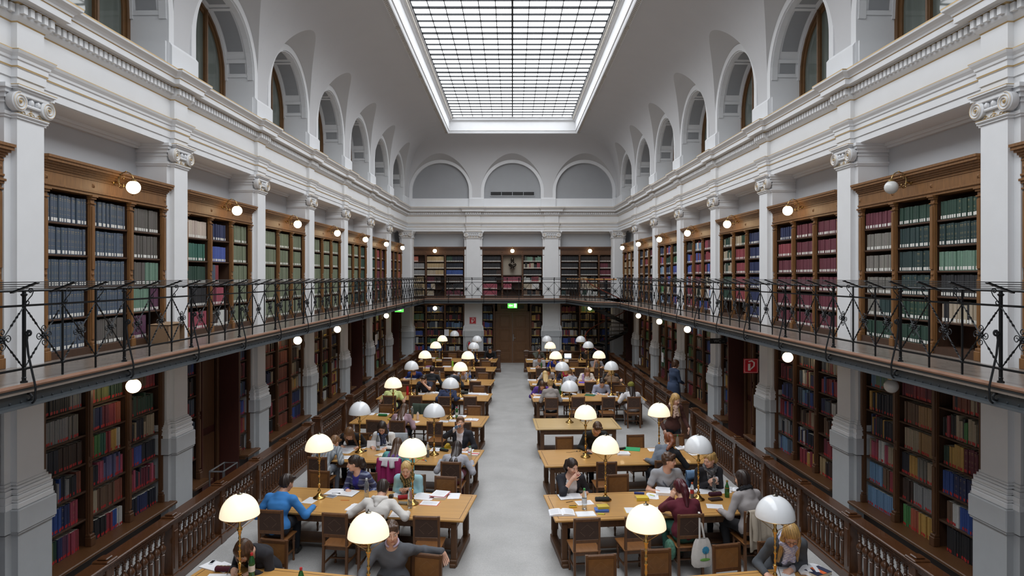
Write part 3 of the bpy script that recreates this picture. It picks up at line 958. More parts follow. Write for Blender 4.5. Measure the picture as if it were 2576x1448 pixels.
L0 = [['sl', 'sl', 'gb'], ['sl', 'sl', 'gb'], ['sl', 'sl', 'gb gr'], ['sl', 'sl', 'gr gr pu'], ['sl', 'gb', ('pu', {'f': 0.6})]]
L1 = [[('cr', {'h': .8}), ('nv', {'f': .85, 'h': .8}), 'sg'], [('tl', {'f': .9, 'h': .8}), ('bl', {'f': .9, 'h': .75}), 'sg'], [('dg', {'h': .8}), ('nv sl rd', {'f': .5}), 'sg'], [('bk', {'h': .85}), ('mr cm', {'f': .8, 'h': .85}), 'sg'], [('cm', {'h': .8}), ('br db be wh', {'m': True, 'h': .75}), 'sg']]
LS = [['sg'] * 3] * 5
L4 = [['sg', 'sg', 'dg']] * 3 + [['sg', 'dt', 'dg']] * 2
L5 = [['dg', 'rd', ('bb mr', {'f': .7})], ['dg', 'mr', ('or nv', {'f': .8})], ['dg', 'mr', ('br mr', {'f': .8})], ['dg', ('ye mr', {'f': .9}), 'db'], ['mr', 'mr dg', 'db']]
L6 = [['mr', 'nv db', 'or'], ['mr', 'bb', 'ma'], ['bb', 'db', 'or'], ['mr', 'bb db', 'rd'], ['db', 'mr', 'ma']]
for k, tb, w in ((-1, LS, 'sage and dark books nearest on the clock side'), (0, L0, 'slate blue periodicals beside the cardboard box, clock side'), (1, L1, 'cream, royal blue and crimson sets, clock side'), (2, LS, 'sage green volumes, third bay on the clock side'),
                 (3, LS, 'sage green volumes, fourth bay on the clock side'), (4, L4, 'sage and dark green volumes on the clock side'), (5, L5, 'maroon and orange volumes on the clock side'), (6, L6, 'dark red volumes at the clock side end')):
    upper_case('clock', ML, k, 5, tb, w, {-1: 'nearest clock-side gallery case', 0: 'gallery case beside the cardboard box', 1: 'second full clock-side gallery case', 2: 'third full clock-side gallery case'}.get(k))
g = {'h': .8}
R0 = [[('dg', {'h': .78}), ('dg', {'h': .78}), ('mr', {'h': .78})], ['dt', 'dt', ('tp', g)], [('gr', g), 'dt', ('tp', g)], ['bk', 'dt', ('tp', g)], [('bk be', {'m': True}), ('dg', {}), ('dt tp', g)], [None, ('dg', g), ('dg', g)]]
R1 = [[('mr', g), ('mr', g), ('nv', {'h': .8, 'f': .9})], [('mr', g), ('mr', g), ('rd', g)], [('mr', g)] * 3, [('mr', g)] * 3, [('mr', g)] * 3, [('mr', g)] * 3]
R2 = [[('nv', g), ('dg be', {'h': .75}), ('dg be', {'h': .75, 'm': True})], [('nv', g), ('rd', g), ('dg be', {'h': .75, 'm': True})], [('nv', g), ('rd', g), ('tp dg be', {'h': .8, 'm': True})], [('nv', g), ('rd', g), ('dg', g)], [('nv', g), ('rd', g), ('dg', g)], [('nv', g), None, None]]
def mx(*keys):
    def f(j, ci):
        return (keys[(j * 3 + ci * 2 + j // 2) % len(keys)], {'m': True, 'h': .85})
    return f
for k, tb, rows, w in ((-1, mx('or rd bk', 'dg bk'), 6, 'orange and dark books nearest on the stair side'), (0, R0, 6, 'green and taupe sets under the unlit globe, stair side'), (1, R1, 6, 'maroon volumes on the stair side'), (2, R2, 6, 'navy, red and green sets on the stair side'),
                       (3, mx('mr cm', 'nv bl rd', 'lb wh rd', 'mr rd', 'dg bk be', 'bl mr'), 6, 'mixed maroon and blue books on the stair side'), (4, mx('dg bk', 'be wh lb', 'bl or rd', 'lg dg', 'sl nv'), 6, 'bright mixed green and blue books on the stair side'),
                       (5, mx('mr rd', 'or br', 'bb nv wh', 'be db', 'nv bb'), 6, 'dark mixed books on the stair side'), (6, mx('mr db', 'be oc', 'nv wh', 'be tn'), 6, 'tan and maroon books at the stair side end')):
    upper_case('stair', MR, k, rows, tb, w, {-1: 'nearest stair-side gallery case', 0: 'gallery case under the unlit globe', 1: 'maroon stair-side gallery case', 2: 'navy and red gallery case'}.get(k))

# end wall gallery cases
def far_case(xc, w, rows, table, where, nc=3, skip=()):
    H = 6.08 - GAL; top = H - 0.42; z0 = 0.10
    zs = [z0 + (top - z0) * j / rows for j in range(rows)]
    Mc = MF @ T(-0.12, xc, GAL)
    cs, cw, tp = bookcase('end wall gallery bookcase %s' % where, Mc, w, H, zs[1:], nc=nc, skip=[(c, zs[j]) for c, j in skip], dark=True)  # dark: dimmer light at the end wall put into the oak colour
    av = (top - z0) / rows - 0.028
    for j in range(rows):
        for ci in range(nc):
            e = table[j][ci]
            if e is None: continue
            opt = {}
            if isinstance(e, tuple): e, opt = e
            fill(Mc, cs[ci], cw, zs[rows - 1 - j], av, cl(e), opt.get('f', 1), 0.055, opt.get('h', .85), 'w', 'row %d, end wall case %s' % (j, where), opt.get('m', False))
    return cs, cw, zs, Mc
m = {'m': True}
far_case(-4.0, 3.1, 6, [[('or', {'f': .65}), 'tn', 'dg bb bb'], ['gy', 'tn', 'bb'], ['gy', 'be tn', 'sb'], [('be tn', m), ('mr db', {'f': .8}), 'db'], ['tn', ('nv be', {'f': .5}), ('db bk', m)], ['tn', ('be', {'f': .4}), ('mr db', m)]], 'with grey and tan sets in the clock side corner')
far_case(4.0, 3.1, 6, [['bk', 'bk', ('db', m)], ['bk', 'bk', 'mr db'], ['bk', 'bk', 'mr'], ['bk', ('bk be', m), 'mr'], ['bk', 'be tn', 'db'], [('dt db', {'f': .5}), ('dg wh', m), 'bk']], 'with black volumes in the stair side corner')
cs, cw, zs, Mcen = far_case(0.0, 3.26, 6, [['bk', None, ('be gr db', {'m': True})], ['bk', None, ('rd be bk', m)], ['bk bk bk db', None, 'bk'], [('bk', {'f': .75}), ('cm', {}), ('wh rd be', m)], [('cm', {'f': .8}), ('cm', {'f': .5}), ('be wh', {'f': .9})], [('cm', {'f': .8}), None, ('br bk', m)]], 'around the bronze bust', skip=[(1, 5), (1, 4)])
# niche behind the bust
nb = [o for o in COL.objects if o.get('label', '').endswith('around the bronze bust')][0]
MB().box(-0.36, -0.35, cs[1] - cw / 2 - 0.03, cs[1] + cw / 2 + 0.03, zs[3] + 0.02, zs[5] + 0.38).build('niche_back', mat('pale niche paint', rgb(170, 160, 146), 0.8), nb)

# ---------------------------------------------------------------- lower cases under the gallery
LOWMIX = ['bb nv sl db wh', 'rd mr or ye', 'lb sb nv sl', 'db br ma be', 'gr dg ol lg', 'rd cm bl nv', 'bk bb db tn', 'wh be sl rd nv', 'tp gy bb', 'mr db rd bb']
def low_case(M, k, where, w=None, yc=None, table=None, lab='r', seed=0, H=2.62, nc=3, rows=6, short=None):
    z0 = 0.62
    H = GAL - 0.2 - z0
    yc = bayc(k) if yc is None else yc
    w = UPW if w is None else w
    top = H - 0.16
    zs = [top * j / rows for j in range(rows)]
    Mc = M @ T(-0.13, yc, z0)
    cs, cw, tp = bookcase('ground floor bookcase %s' % where, Mc, w, H, zs[1:], lower=True, nc=nc)
    root = [o for o in COL.objects if o.get('label') == 'ground floor bookcase %s' % where][0]
    b = MB()
    b.cbox(-0.45, 0.24, -w / 2 - 0.02, w / 2 + 0.02, -0.05, 0.0, 0.012); b.box(-0.45, 0.16, -w / 2, w / 2, -0.10, -0.05)
    b.build('ledge', OAKD, root)
    MB().box(-0.45, -0.02, -w / 2, w / 2, -z0, -0.1).build('base_cupboard', mat('deep brown base wood', rgb(52, 36, 26), 0.6), root)  # base wood a darker brown than the ledge above
    av = top / rows - 0.028
    rr = random.Random(seed)
    for j in range(rows):
        for ci in range(nc):
            e = table[j][ci] if table else rr.choice(LOWMIX)
            if e is None: continue
            opt = {}
            if isinstance(e, tuple): e, opt = e
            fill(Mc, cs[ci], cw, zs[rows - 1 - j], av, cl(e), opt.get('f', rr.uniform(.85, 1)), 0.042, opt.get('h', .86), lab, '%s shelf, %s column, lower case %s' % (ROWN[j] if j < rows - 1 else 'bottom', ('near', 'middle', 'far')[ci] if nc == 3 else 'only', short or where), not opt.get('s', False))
s1 = {'s': True}
TL0 = [[('bk bk gy', s1), ('or ol ol dg dg', s1), ('br br rd', s1)], [('gy gy tp', s1), ('sl nv mr rd or', s1), 'db oc dg'], [('gy bb db db db', s1), ('or lg tl rd ye wh', s1), 'be bb tl'], ['sb bb bk gy ma', 'lv bb wh pk', ('rd bl bb bb', {'s': True, 'h': .8})], [('lb sb nv cm', s1), ('be br br ma', s1), 'rd mr pk bb'], [('ye ol dg nv pu cm rd', {'s': True, 'h': .8}), ('bk bk bk rd sb wh', {'s': True, 'h': .75}), ('bb nv bb', {'s': True, 'h': .75})]]
low_case(ML, 0, 'beneath the lit globe nearest on the clock side', table=TL0, short='under the nearest lit globe')
low_case(ML, -1, 'at the near edge of the clock side', seed=5, short='nearest on clock side')
TL2 = [[('ma ma db', s1), ('ma db', s1), 'db bb be'], [('ma', s1), ('ma ma', s1), 'be db br'], ['bb nv gr be', ('ma', s1), 'db rd be'], [('db', {'f': .5}), ('ma', s1), 'mr pu be ye'], ['db rd', ('ma ma', s1), ('nv nv', s1)], ['bk dg', ('ma', s1), ('sb nv', s1)]]
low_case(ML, 2, 'of rust brown sets left of the wall clock'.replace('left of', 'before'), table=TL2)
low_case(ML, 3, 'just beyond the wall clock', seed=8, lab='y')
low_case(ML, 5, 'far down the clock side beyond the second passage', seed=9, lab='y')
TR0 = [[('ma be bb mr', {'f': .75}), ('mr rd mr', s1), 'sl lb gr'], [('bk bk rd lg be', {'f': .95}), ('oc br', s1), 'bb ye be sl'], ['mr mr dg ol ye', ('oc be', s1), 'rd ye nv bb'], [('lb nv nv sb', s1), ('be tp ye bb', s1), 'be pk rd wh'], [('sb sb sb wh br', {'s': True, 'h': .8}), ('gy gy db', s1), ('rd br lb lb', s1)], [('bk', {'s': True, 'h': .95}), ('ye ye or lg', {'s': True, 'f': .95, 'h': .85}), ('lb', {'s': True, 'h': .82})]]
low_case(MR, 0, 'beneath the unlit globe on the stair side', table=TR0, short='under the unlit globe')
low_case(MR, -1, 'at the near edge of the stair side', seed=6, short='nearest on stair side')
low_case(MR, 1, 'on the near side of the red fire sign column', seed=12, short='before the fire sign column')
low_case(MR, 3, 'behind the person in the blue coat', seed=13)
low_case(MR, 4, 'with the posted notice on the stair side', seed=14)
low_case(MR, 5, 'farthest down the stair side', seed=15, lab='y')
# passages: narrow cases either side of a deep opening
def passage(M, k, tag_, seed):
    y0 = bayc(k) - UPW / 2; y1 = bayc(k) + UPW / 2
    for q, (a, c) in enumerate(((y0, y0 + 0.62), (y1 - 0.62, y1))):
        low_case(M, k, '%s the passage %s' % (('on the near side of', 'on the far side of')[q], tag_), w=c - a, yc=(a + c) / 2, nc=1, seed=seed + q, lab='r')
    b = MB()
    a, c = y0 + 0.66, y1 - 0.66
    b.box(-0.60, -0.58, a, c, 0, GAL - 0.2)
    b.box(-0.6, -0.1, a - 0.03, a, 0, GAL - 0.2); b.box(-0.6, -0.1, c, c + 0.03, 0, GAL - 0.2)
    r = thing('passage_lining', 'red brown wood lining of the passage %s' % tag_, 'panelling', M)
    b.build('panel', mat('deep red brown wood', rgb(74, 34, 26), 0.55, noise=(6, 0.1), stretch=(4, 4, .6)), r)
    f = MB()
    for y in (a + 0.05, c - 0.13): f.cbox(-0.57, -0.5, y, y + 0.08, 0, GAL - 0.3, 0.01)
    f.cbox(-0.57, -0.5, a, c, GAL - 0.42, GAL - 0.3, 0.01)
    f.cbox(-0.575, -0.54, a + 0.2, a + 0.75, 0.2, 1.2, 0.01); f.cbox(-0.575, -0.54, a + 0.2, a + 0.75, 1.35, 2.8, 0.01); f.cbox(-0.575, -0.54, a + 0.85, c - 0.2, 0.2, 1.2, 0.01); f.cbox(-0.575, -0.54, a + 0.85, c - 0.2, 1.35, 2.8, 0.01)
    f.build('door_frame', OAKL, r)
passage(ML, 1, 'nearest on the clock side', 21)
passage(ML, 4, 'midway along the clock side', 24)
passage(ML, 6, 'at the clock side end', 27)
passage(MR, 2, 'with the washroom sign', 30)
passage(MR, 6, 'behind the spiral stair', 33)
# end wall, ground floor
def low_far(xc, w, nc, where, seed, lab='y'):
    low_case(MF, 0, where, w=w, yc=xc, nc=nc, seed=seed, lab=lab, rows=6)
low_far(-4.0, 3.05, 3, 'on the end wall in the clock side corner', 41)
low_far(4.0, 3.05, 3, 'on the end wall behind the spiral stair', 42)
low_far(-1.27, 0.72, 1, 'between the double doors and the extinguisher', 43)
low_far(1.27, 0.72, 1, 'on the stair side of the double doors', 44)

# ---------------------------------------------------------------- the books themselves
LABC = {'w': rgb(226, 224, 218), 'r': rgb(176, 44, 44), 'y': rgb(206, 176, 66)}
def add_book(b, y, w, d, h_, x0, z, col, lab, gilt=False):
    y0, y1 = y - w / 2, y + w / 2
    e = w * 0.22
    xa, xb = x0 - d, x0
    # spine slightly rounded; cover boards; page block on top
    vs = [(xa, y0, z), (xb - 0.008, y0, z), (xb, y0 + e, z), (xb, y1 - e, z), (xb - 0.008, y1, z), (xa, y1, z)]
    vs += [(p[0], p[1], z + h_) for p in vs]
    b.add(vs, [(0, 1, 7, 6), (1, 2, 8, 7), (2, 3, 9, 8), (3, 4, 10, 9), (4, 5, 11, 10)], 0, col)
    b.add([vs[6], vs[7], vs[8], vs[9], vs[10], vs[11]], [(0, 1, 2, 3, 4, 5)], 0, col)
    t = w * 0.1
    b.add([(xa, y0 + t, z + h_ + .0015), (xb - 0.02, y0 + t, z + h_ + .0015), (xb - 0.02, y1 - t, z + h_ + .0015), (xa, y1 - t, z + h_ + .0015)], [(0, 1, 2, 3)], 1, (0.75, 0.7, 0.6, 1))
    if gilt:
        for q, t_ in ((.86, .006), (.80, .003), (.52, .003), (.47, .003), (.30, .003)):
            zz = z + h_ * q
            b.add([(xb + .0008, y0 + e, zz), (xb + .0008, y1 - e, zz), (xb + .0008, y1 - e, zz + t_), (xb + .0008, y0 + e, zz + t_)], [(0, 1, 2, 3)], 1, (.42, .32, .14, 1))
    if lab:
        lz0, lz1 = (z + 0.012, z + 0.058) if lab == 'w' else (z + 0.01, z + 0.05)
        q = w * 0.16
        b.add([(xb + .001, y0 + q, lz0), (xb + .001, y1 - q, lz0), (xb + .001, y1 - q, lz1), (xb + .001, y0 + q, lz1)], [(0, 1, 2, 3)], 1, LABC[lab])
def area(e):
    M, y, w, d, h_, col, tl, x0, z, lab, cell, name = e
    p = M @ Vector((x0, y, z + h_ / 2))
    if p.y < 0.5: return 0
    u = CXP + p.x / p.y * FPX; v = HYP - (p.z - EYE) / p.y * FPX
    if not (5 < u < 2571 and 5 < v < 1443): return 0
    n = M.to_3x3() @ Vector((1, 0, 0))
    vdir = (Vector((0, 0, EYE)) - p).normalized()
    return max(0, n.dot(vdir)) * w * h_ * FPX ** 2 / (p - Vector((0, 0, EYE))).length ** 2
order = sorted(range(len(BK)), key=lambda i: -area(BK[i]))
NIND = 292
single = set(order[:NIND])
mass = MB()
for i, e in enumerate(BK):
    M, y, w, d, h_, col, tl, x0, z, lab, cell, name = e
    lb_ = lab if (lab == 'w' or RND.random() < 0.8) else None
    if i in single:
        b = MB(); add_book(b, 0, w, d, h_, 0, 0, col, lb_, name in ('maroon', 'dark green', 'dark teal', 'slate blue', 'navy blue', 'crimson'))
        o = b.build('shelved_book', [BOOKC, TINT]); o.matrix_world = M @ T(x0, y, z)
        tag(o, '%s book on the %s' % (name, cell), 'book', '%s books, %s' % (name, cell))
    else:
        mass.M = M
        add_book(mass, y, w, d, h_, x0, z, col, lb_)
o = mass.build('shelved_books', [BOOKC, TINT])
tag(o, 'all the remaining smaller looking books in the bookcases round the hall', 'books', kind='stuff')
# ================================================================ globe lamps
def globe_meshes():
    arm = MB()
    # bracket: x out from the case, z up; globe hangs at x=0.30
    arm.lathe([(0.04, 0), (0.04, 0.012), (0.018, 0.02), (0.014, 0.06)], 12, M=Matrix.Rotation(PI / 2, 3, 'Y'))
    pts = [(0.05, 0, 0)] + spiral((0.085, 0, -0.0), 0.03, 0.055, 0.6, PI, 1, 'xz', 10)
    arm.tube([(0.05, 0, 0.0), (0.08, 0, 0.0)], 0.009, 6)
    hoop = [(0.19 + 0.115 * math.cos(a), 0, 0.03 + 0.13 * math.sin(a)) for a in [PI * 1.15 - 1.15 * PI * k / 16 for k in range(17)]]
    arm.tube(hoop, 0.008, 6)
    arm.tube(spiral((0.12, 0, -0.045), 0.05, 0.014, 1.3, 2.2, 1, 'xz', 18), 0.007, 5)
    arm.tube(spiral((0.13, 0, 0.075), 0.04, 0.012, 1.2, 3.6, -1, 'xz', 18), 0.006, 5)
    arm.ball((0.19, 0, 0.165), 0.014, 8, 6)
    arm.lathe([(0.045, 0.005), (0.05, 0.02), (0.03, 0.05), (0.01, 0.06)], 12, (0.305, 0, 0.0))
    gl = MB().ball((0.305, 0, -0.075), 0.1, 24, 16)
    lo = MB()
    lo.lathe([(0.05, 0.1), (0.052, 0.115), (0.03, 0.14), (0.012, 0.15), (0.012, 0.33)], 12)
    lo.tube([(0, 0, 0.2), (-0.1, 0, 0.26), (-0.22, 0, 0.24)] + spiral((-0.22, 0, 0.2), 0.045, 0.02, 0.8, 1.5, 1, 'xz', 10), 0.007, 5)
    lg = MB().ball((0, 0, 0), 0.105, 24, 16)
    return dict(arm=arm.mesh('bracket', BRASSA, 40), gl=gl.mesh('globe', LITG, 180), gof=gl.mesh('globe', OFFG, 180),
                lo=lo.mesh('fitting', BRASSA, 40), lg=lg.mesh('globe', LITG, 180), lof=lg.mesh('globe', OFFG, 180))
GM = globe_meshes()
def globe(label, M, lit=True, low=False, group=None):
    r = thing('globe_lamp' if low else 'wall_globe_lamp', label, 'lamp', M, group)
    ob('fitting' if low else 'bracket', GM['lo' if low else 'arm'], r)
    ob('globe', GM[('lg' if lit else 'lof') if low else ('gl' if lit else 'gof')], r)
    return r
for nm, M, s in SIDES:
    for k in range(0, 7):
        lit = not (s > 0 and k == 0)
        st = 'lit' if lit else 'unlit white'
        globe('%s globe on a brass bracket over the %s gallery bookcase from near, %s side' % (st, ORD[k], nm), M @ T(-0.085, bayc(k), 5.985), lit)
for xc, w in ((-4.0, 'clock side'), (0.0, 'middle'), (4.0, 'stair side')):
    globe('lit brass globe over the %s gallery bookcase of the end wall' % w, MF @ T(-0.11, xc, 5.93), True)
for nm, M, s, ks in (('clock', ML, -1, (0, 2, 3, 5)), ('stair', MR, 1, (0, 1, 3, 4, 5))):
    for q, k in enumerate(ks):
        lit = not (s > 0 and k == 0)
        globe('%s globe hanging under the gallery at the %s lower bay from near, %s side' % ('lit' if lit else 'unlit white', ORD[k], nm), M @ T(0.22, bayc(k) - (0 if s < 0 else 0.0), 2.87), lit, True)
for xc, w in ((-4.0, 'clock side'), (4.0, 'stair side')):
    globe('lit globe hanging under the end gallery before the %s corner shelves' % w, MF @ T(0.12, xc, 2.9), True, True)

# ================================================================ doors, signs, bust, clock and other fittings
b = MB()
r = thing('door_1', None, None, MF @ T(-0.56, 0, 0), kind='structure')
DW = mat('brown door wood', rgb(104, 70, 40), 0.45, noise=(7, 0.18), stretch=(4, 4, .6))
MB().box(-0.05, 0.06, -1.02, -0.8, 0, 3.18).box(-0.05, 0.06, 0.8, 1.02, 0, 3.18).box(-0.05, 0.06, -1.02, 1.02, 2.62, 3.18).cbox(-0.05, 0.1, -1.05, 1.05, 2.62, 2.72, 0.01).build('frame', DW, r)
for s in (-1, 1):
    lf = MB(); lf.box(-0.03, 0.02, min(0.006 * s, 0.8 * s), max(0.006 * s, 0.8 * s), 0, 2.62)
    y0, y1 = (0.12 if s > 0 else -0.7), (0.7 if s > 0 else -0.12)
    for z0, z1 in ((0.12, 0.5), (0.6, 1.0), (1.1, 1.75), (1.85, 2.5)):
        lf.cbox(-0.01, 0.034, y0, y1, z0, z1, 0.012); lf.cbox(-0.01, 0.045, y0 + .06, y1 - .06, z0 + .06, z1 - .06, 0.015)
    d = lf.build('door_leaf', DW, r)
MB().cbox(0.02, 0.05, 0.03, 0.07, 1.15, 1.5, 0.006).tube([(0.07, 0.05, 1.3), (0.07, 0.17, 1.3)], 0.01, 6).build('handle', STEEL, d)
t = thing('name_board', 'dark board with faint gilt lettering above the double doors', 'sign', MF @ T(-0.47, 0, 2.93))
MB().cbox(-0.02, 0.02, -0.6, 0.6, -0.09, 0.09, 0.008).build('board', mat('dark brown board', rgb(48, 34, 26), 0.5), t)
def letters(txt, size, m, parent, M, name='lettering', ext=0.002):
    cu = bpy.data.curves.new(name, 'FONT'); cu.body = txt; cu.size = size; cu.extrude = ext; cu.align_x = 'CENTER'; cu.align_y = 'CENTER'
    o = bpy.data.objects.new(name, cu); COL.objects.link(o)
    bpy.context.view_layer.update()
    me = bpy.data.meshes.new_from_object(o.evaluated_get(bpy.context.evaluated_depsgraph_get()))
    bpy.data.objects.remove(o)
    me.materials.clear(); me.materials.append(m)
    q = ob(name, me, parent, M)
    return q
FACE = Matrix(((0, 0, 1, 0), (1, 0, 0, 0), (0, 1, 0, 0), (0, 0, 0, 1)))           # text plane -> local y,z plane facing +x
letters('BIBLIOTHEK', 0.13, mat('dull gold lettering', rgb(128, 100, 54), 0.5, metal=0.3), t, T(0.021, 0, 0) @ FACE)
for s in (-1, 1):
    t = thing('door_bracket', 'pale carved bracket under the gallery on the %s side of the double doors' % ('clock' if s < 0 else 'stair'), 'bracket', MF @ T(-0.35, s * 0.98, 2.95))
    MB().tube(spiral((0, 0, 0), 0.11, 0.03, 1.3, 0, 1, 'xz', 20), 0.04, 8).build('scroll', WHITE, t); MB().box(-0.2, 0.12, -0.05, 0.05, 0.1, 0.16).build('cap', WHITE, t)
t = thing('exit_sign', 'glowing green exit sign with white arrow above the double doors', 'sign', MF @ T(0.62, 0, 3.06))
MB().cbox(-0.03, 0.03, -0.24, 0.24, -0.13, 0.13, 0.006).build('housing', mat('green sign light', rgb(70, 190, 70), 0.4, emit=((0.12, 0.75, 0.1, 1), 1.5)), t)
WSIG = mat('white sign light', rgb(240, 255, 240), 0.4, emit=((0.8, 1, 0.75, 1), 1.6))
MB().add([(0.032, -0.2, 0), (0.032, -0.11, 0.07), (0.032, -0.11, 0.03), (0.032, 0.02, 0.03), (0.032, 0.02, -0.03), (0.032, -0.11, -0.03), (0.032, -0.11, -0.07)], [(0, 6, 5, 4, 3, 2, 1)]).build('arrow', WSIG, t)
MB().box(0.03, 0.033, 0.08, 0.2, -0.1, 0.1).build('door_symbol', WSIG, t)
MB().tube([(0, 0, 0.12), (0, 0, 0.2)], 0.015, 6).build('hanger', STEEL, t)
t = thing('exit_sign', 'tiny green exit sign under the gallery at the clock side end', 'sign', ML @ T(0.3, bayc(6) - 1.2, 3.0) @ RZ(-PI / 2))
MB().cbox(-0.03, 0.03, -0.2, 0.2, -0.1, 0.1, 0.006).build('housing', MATS['green sign light'], t); MB().box(0.03, 0.033, -0.1, 0.1, -0.03, 0.03).build('arrow', WSIG, t)
def fire_sign(label, M, two=False):
    t = thing('fire_sign', label, 'sign', M)
    MB().cbox(-0.012, 0.012, -0.17, 0.17, -0.17, 0.17, 0.004).build('plate', REDM, t)
    WP = mat('white sign paint', rgb(236, 226, 226), 0.5)
    for sx in ((1, -1) if two else (1,)):
        x = 0.0135 * sx
        y = 1 if sx > 0 else -1
        m_ = MB()
        m_.tube([(x, -0.06 * y, 0.1), (x, 0.02 * y, 0.12), (x, 0.075 * y, 0.08), (x, 0.07 * y, 0.0), (x, 0.02 * y, -0.05), (x, -0.03 * y, -0.1)], [0.016, 0.018, 0.02, 0.018, 0.016, 0.004], 4)
        m_.box(x - 0.001, x + 0.001, -0.07, -0.03, -0.1, 0.05); m_.tube([(x, -0.07 * y, -0.1), (x, -0.01 * y, -0.1)], 0.01, 4); m_.tube([(x, -0.02 * y, 0.06), (x, -0.02 * y, -0.1)], 0.007, 4)
        m_.build('hose_symbol', WP, t)
        f = MB()
        for a, b_ in (((-.15, -.15), (.15, -.15)), ((.15, -.15), (.15, .15)), ((.15, .15), (-.15, .15)), ((-.15, .15), (-.15, -.15))): f.tube([(x, a[0], a[1]), (x, b_[0], b_[1])], 0.004, 4)
        f.build('border', WP, t)
fire_sign('small red fire hose sign on the white end wall pilaster above the extinguisher', MF @ T(0.015, -2.05, 2.26))
x, y = 5.68, 15.55
fire_sign('red fire hose sign projecting from the stair side column before the passage', T(5.62, 15.46, 2.44) @ RZ(-PI / 2), True)
t = thing('fire_extinguisher', 'red fire extinguisher at the foot of the white end wall pilaster', 'extinguisher', MF @ T(0.2, -2.22, 0.95) @ Matrix.Diagonal((.75, .75, .75, 1)))
MB().lathe([(0.07, -0.25), (0.08, -0.22), (0.08, 0.2), (0.05, 0.27), (0.025, 0.3)], 14).build('cylinder', REDM, t, smooth=40)
MB().box(-0.02, 0.05, -0.02, 0.02, 0.3, 0.36).tube([(0.0, 0.03, 0.32), (0.02, -0.14, 0.3), (0.02, -0.17, 0.0), (0.02, -0.1, -0.18)], 0.014, 6).build('valve_and_hose', BLACK, t)
# wall clock on the far side of the third clock side column
t = thing('wall_clock', 'wooden cased round clock fixed to the white clock side column', 'clock', ML @ T(-0.28, pil(3) - 0.335, 2.62) @ RZ(-PI / 2))
MB().lathe([(0.2, 0), (0.21, 0.03), (0.19, 0.1), (0.17, 0.105), (0.165, 0.06)], 28, M=Matrix.Rotation(PI / 2, 3, 'Y')).build('case', OAKD, t, smooth=40)
MB().lathe([(0.165, 0.06), (1e-4, 0.062)], 28, M=Matrix.Rotation(PI / 2, 3, 'Y')).build('dial', PAPER, t)
MB().beam((0.066, 0, 0), (0.066, 0.05, 0.08), 0.01, 0.004).beam((0.066, 0, 0), (0.066, -0.09, 0.09), 0.008, 0.004).build('hands', BLACK, t)
# washroom sign
t = thing('washroom_sign', 'small black sign reading WC with an arrow projecting into the stair side passage', 'sign', T(5.78, 18.35, 2.74) @ RZ(-PI / 2))
MB().cbox(-0.012, 0.012, -0.26, 0.26, -0.075, 0.075, 0.004).build('board', BLACK, t)
letters('WC \u2013', 0.12, mat('pale grey lettering', rgb(150, 150, 152), 0.5), t, T(0.0135, 0, 0) @ FACE)
# notices pinned to cases
def notice(label, M, w=0.2, h_=0.29, lines=9):
    t = thing('paper_notice', label, 'notice', M)
    MB().box(-0.001, 0.001, -w / 2, w / 2, -h_ / 2, h_ / 2).build('sheet', PAPER, t)
    m_ = MB()
    for k in range(lines):
        z = h_ / 2 - 0.03 - k * (h_ - 0.06) / lines
        m_.box(0.0012, 0.0018, -w / 2 + 0.025, w / 2 - 0.025 - 0.03 * (k % 3), z - 0.004, z)
    m_.build('printed_lines', INK, t)
notice('white paper notice hung on a clock side bookcase beyond the second passage', ML @ T(0.0, bayc(5) - 0.9, 1.95), 0.42, 0.42, 8)
notice('handwritten white notice standing on an end wall shelf behind the reading lamps', MF @ T(-0.08, -3.42, 1.62), 0.24, 0.34, 10)
notice('white notice on the stair side bookcase above the balustrade', MR @ T(0.0, bayc(4) + 0.4, 1.5), 0.3, 0.36, 9)
notice('small white notice at the foot of the farthest stair side bookcase', MR @ T(0.03, bayc(5) + 0.6, 0.85), 0.22, 0.3, 6)
# bronze bust in its niche
BRZ = mat('dark bronze', rgb(66, 60, 54), 0.38, metal=0.7, noise=(5, 0.15))
t = thing('bronze_bust', 'dark bronze bust of a draped figure in the niche of the end wall bookcase', 'sculpture', MF @ T(-0.24, 0, 4.93) )
MB().lathe([(0.12, 0), (0.12, 0.02), (0.09, 0.04), (0.075, 0.08), (0.1, 0.1), (0.1, 0.11)], 16).build('socle', BRZ, t, smooth=40)
bb_ = MB()
bb_.ball((0, 0, 0.22), 0.2, 18, 12, sc=(0.55, 1.05, 0.62)); bb_.ball((0.03, 0.0, 0.14), 0.11, 14, 8, sc=(0.7, 1.0, 0.9))
bb_.lathe([(0.12, 0.26), (0.085, 0.33), (0.075, 0.38), (0.075, 0.44)], 12, (0.005, 0, 0)); bb_.ball((0.012, 0, 0.485), 0.112, 16, 12, sc=(0.95, 0.8, 1.2)); bb_.ball((0.1, 0, 0.455), 0.02, 8, 6, sc=(1, 0.8, 1.3)); bb_.ball((0.08, 0, 0.505), 0.035, 8, 6, sc=(0.6, 1.6, .5))
for s in (-1, 1): bb_.ball((0.0, s * 0.08, 0.465), 0.024, 8, 6, sc=(.7, .5, 1.2))
bb_.tube([(0.1, -0.12, 0.3), (0.12, 0, 0.22), (0.09, 0.14, 0.28)], 0.03, 6); bb_.tube([(0.06, -0.16, 0.27), (0.1, 0.04, 0.15), (0.05, 0.16, 0.2)], 0.03, 6)
bb_.build('figure', BRZ, t, smooth=60)
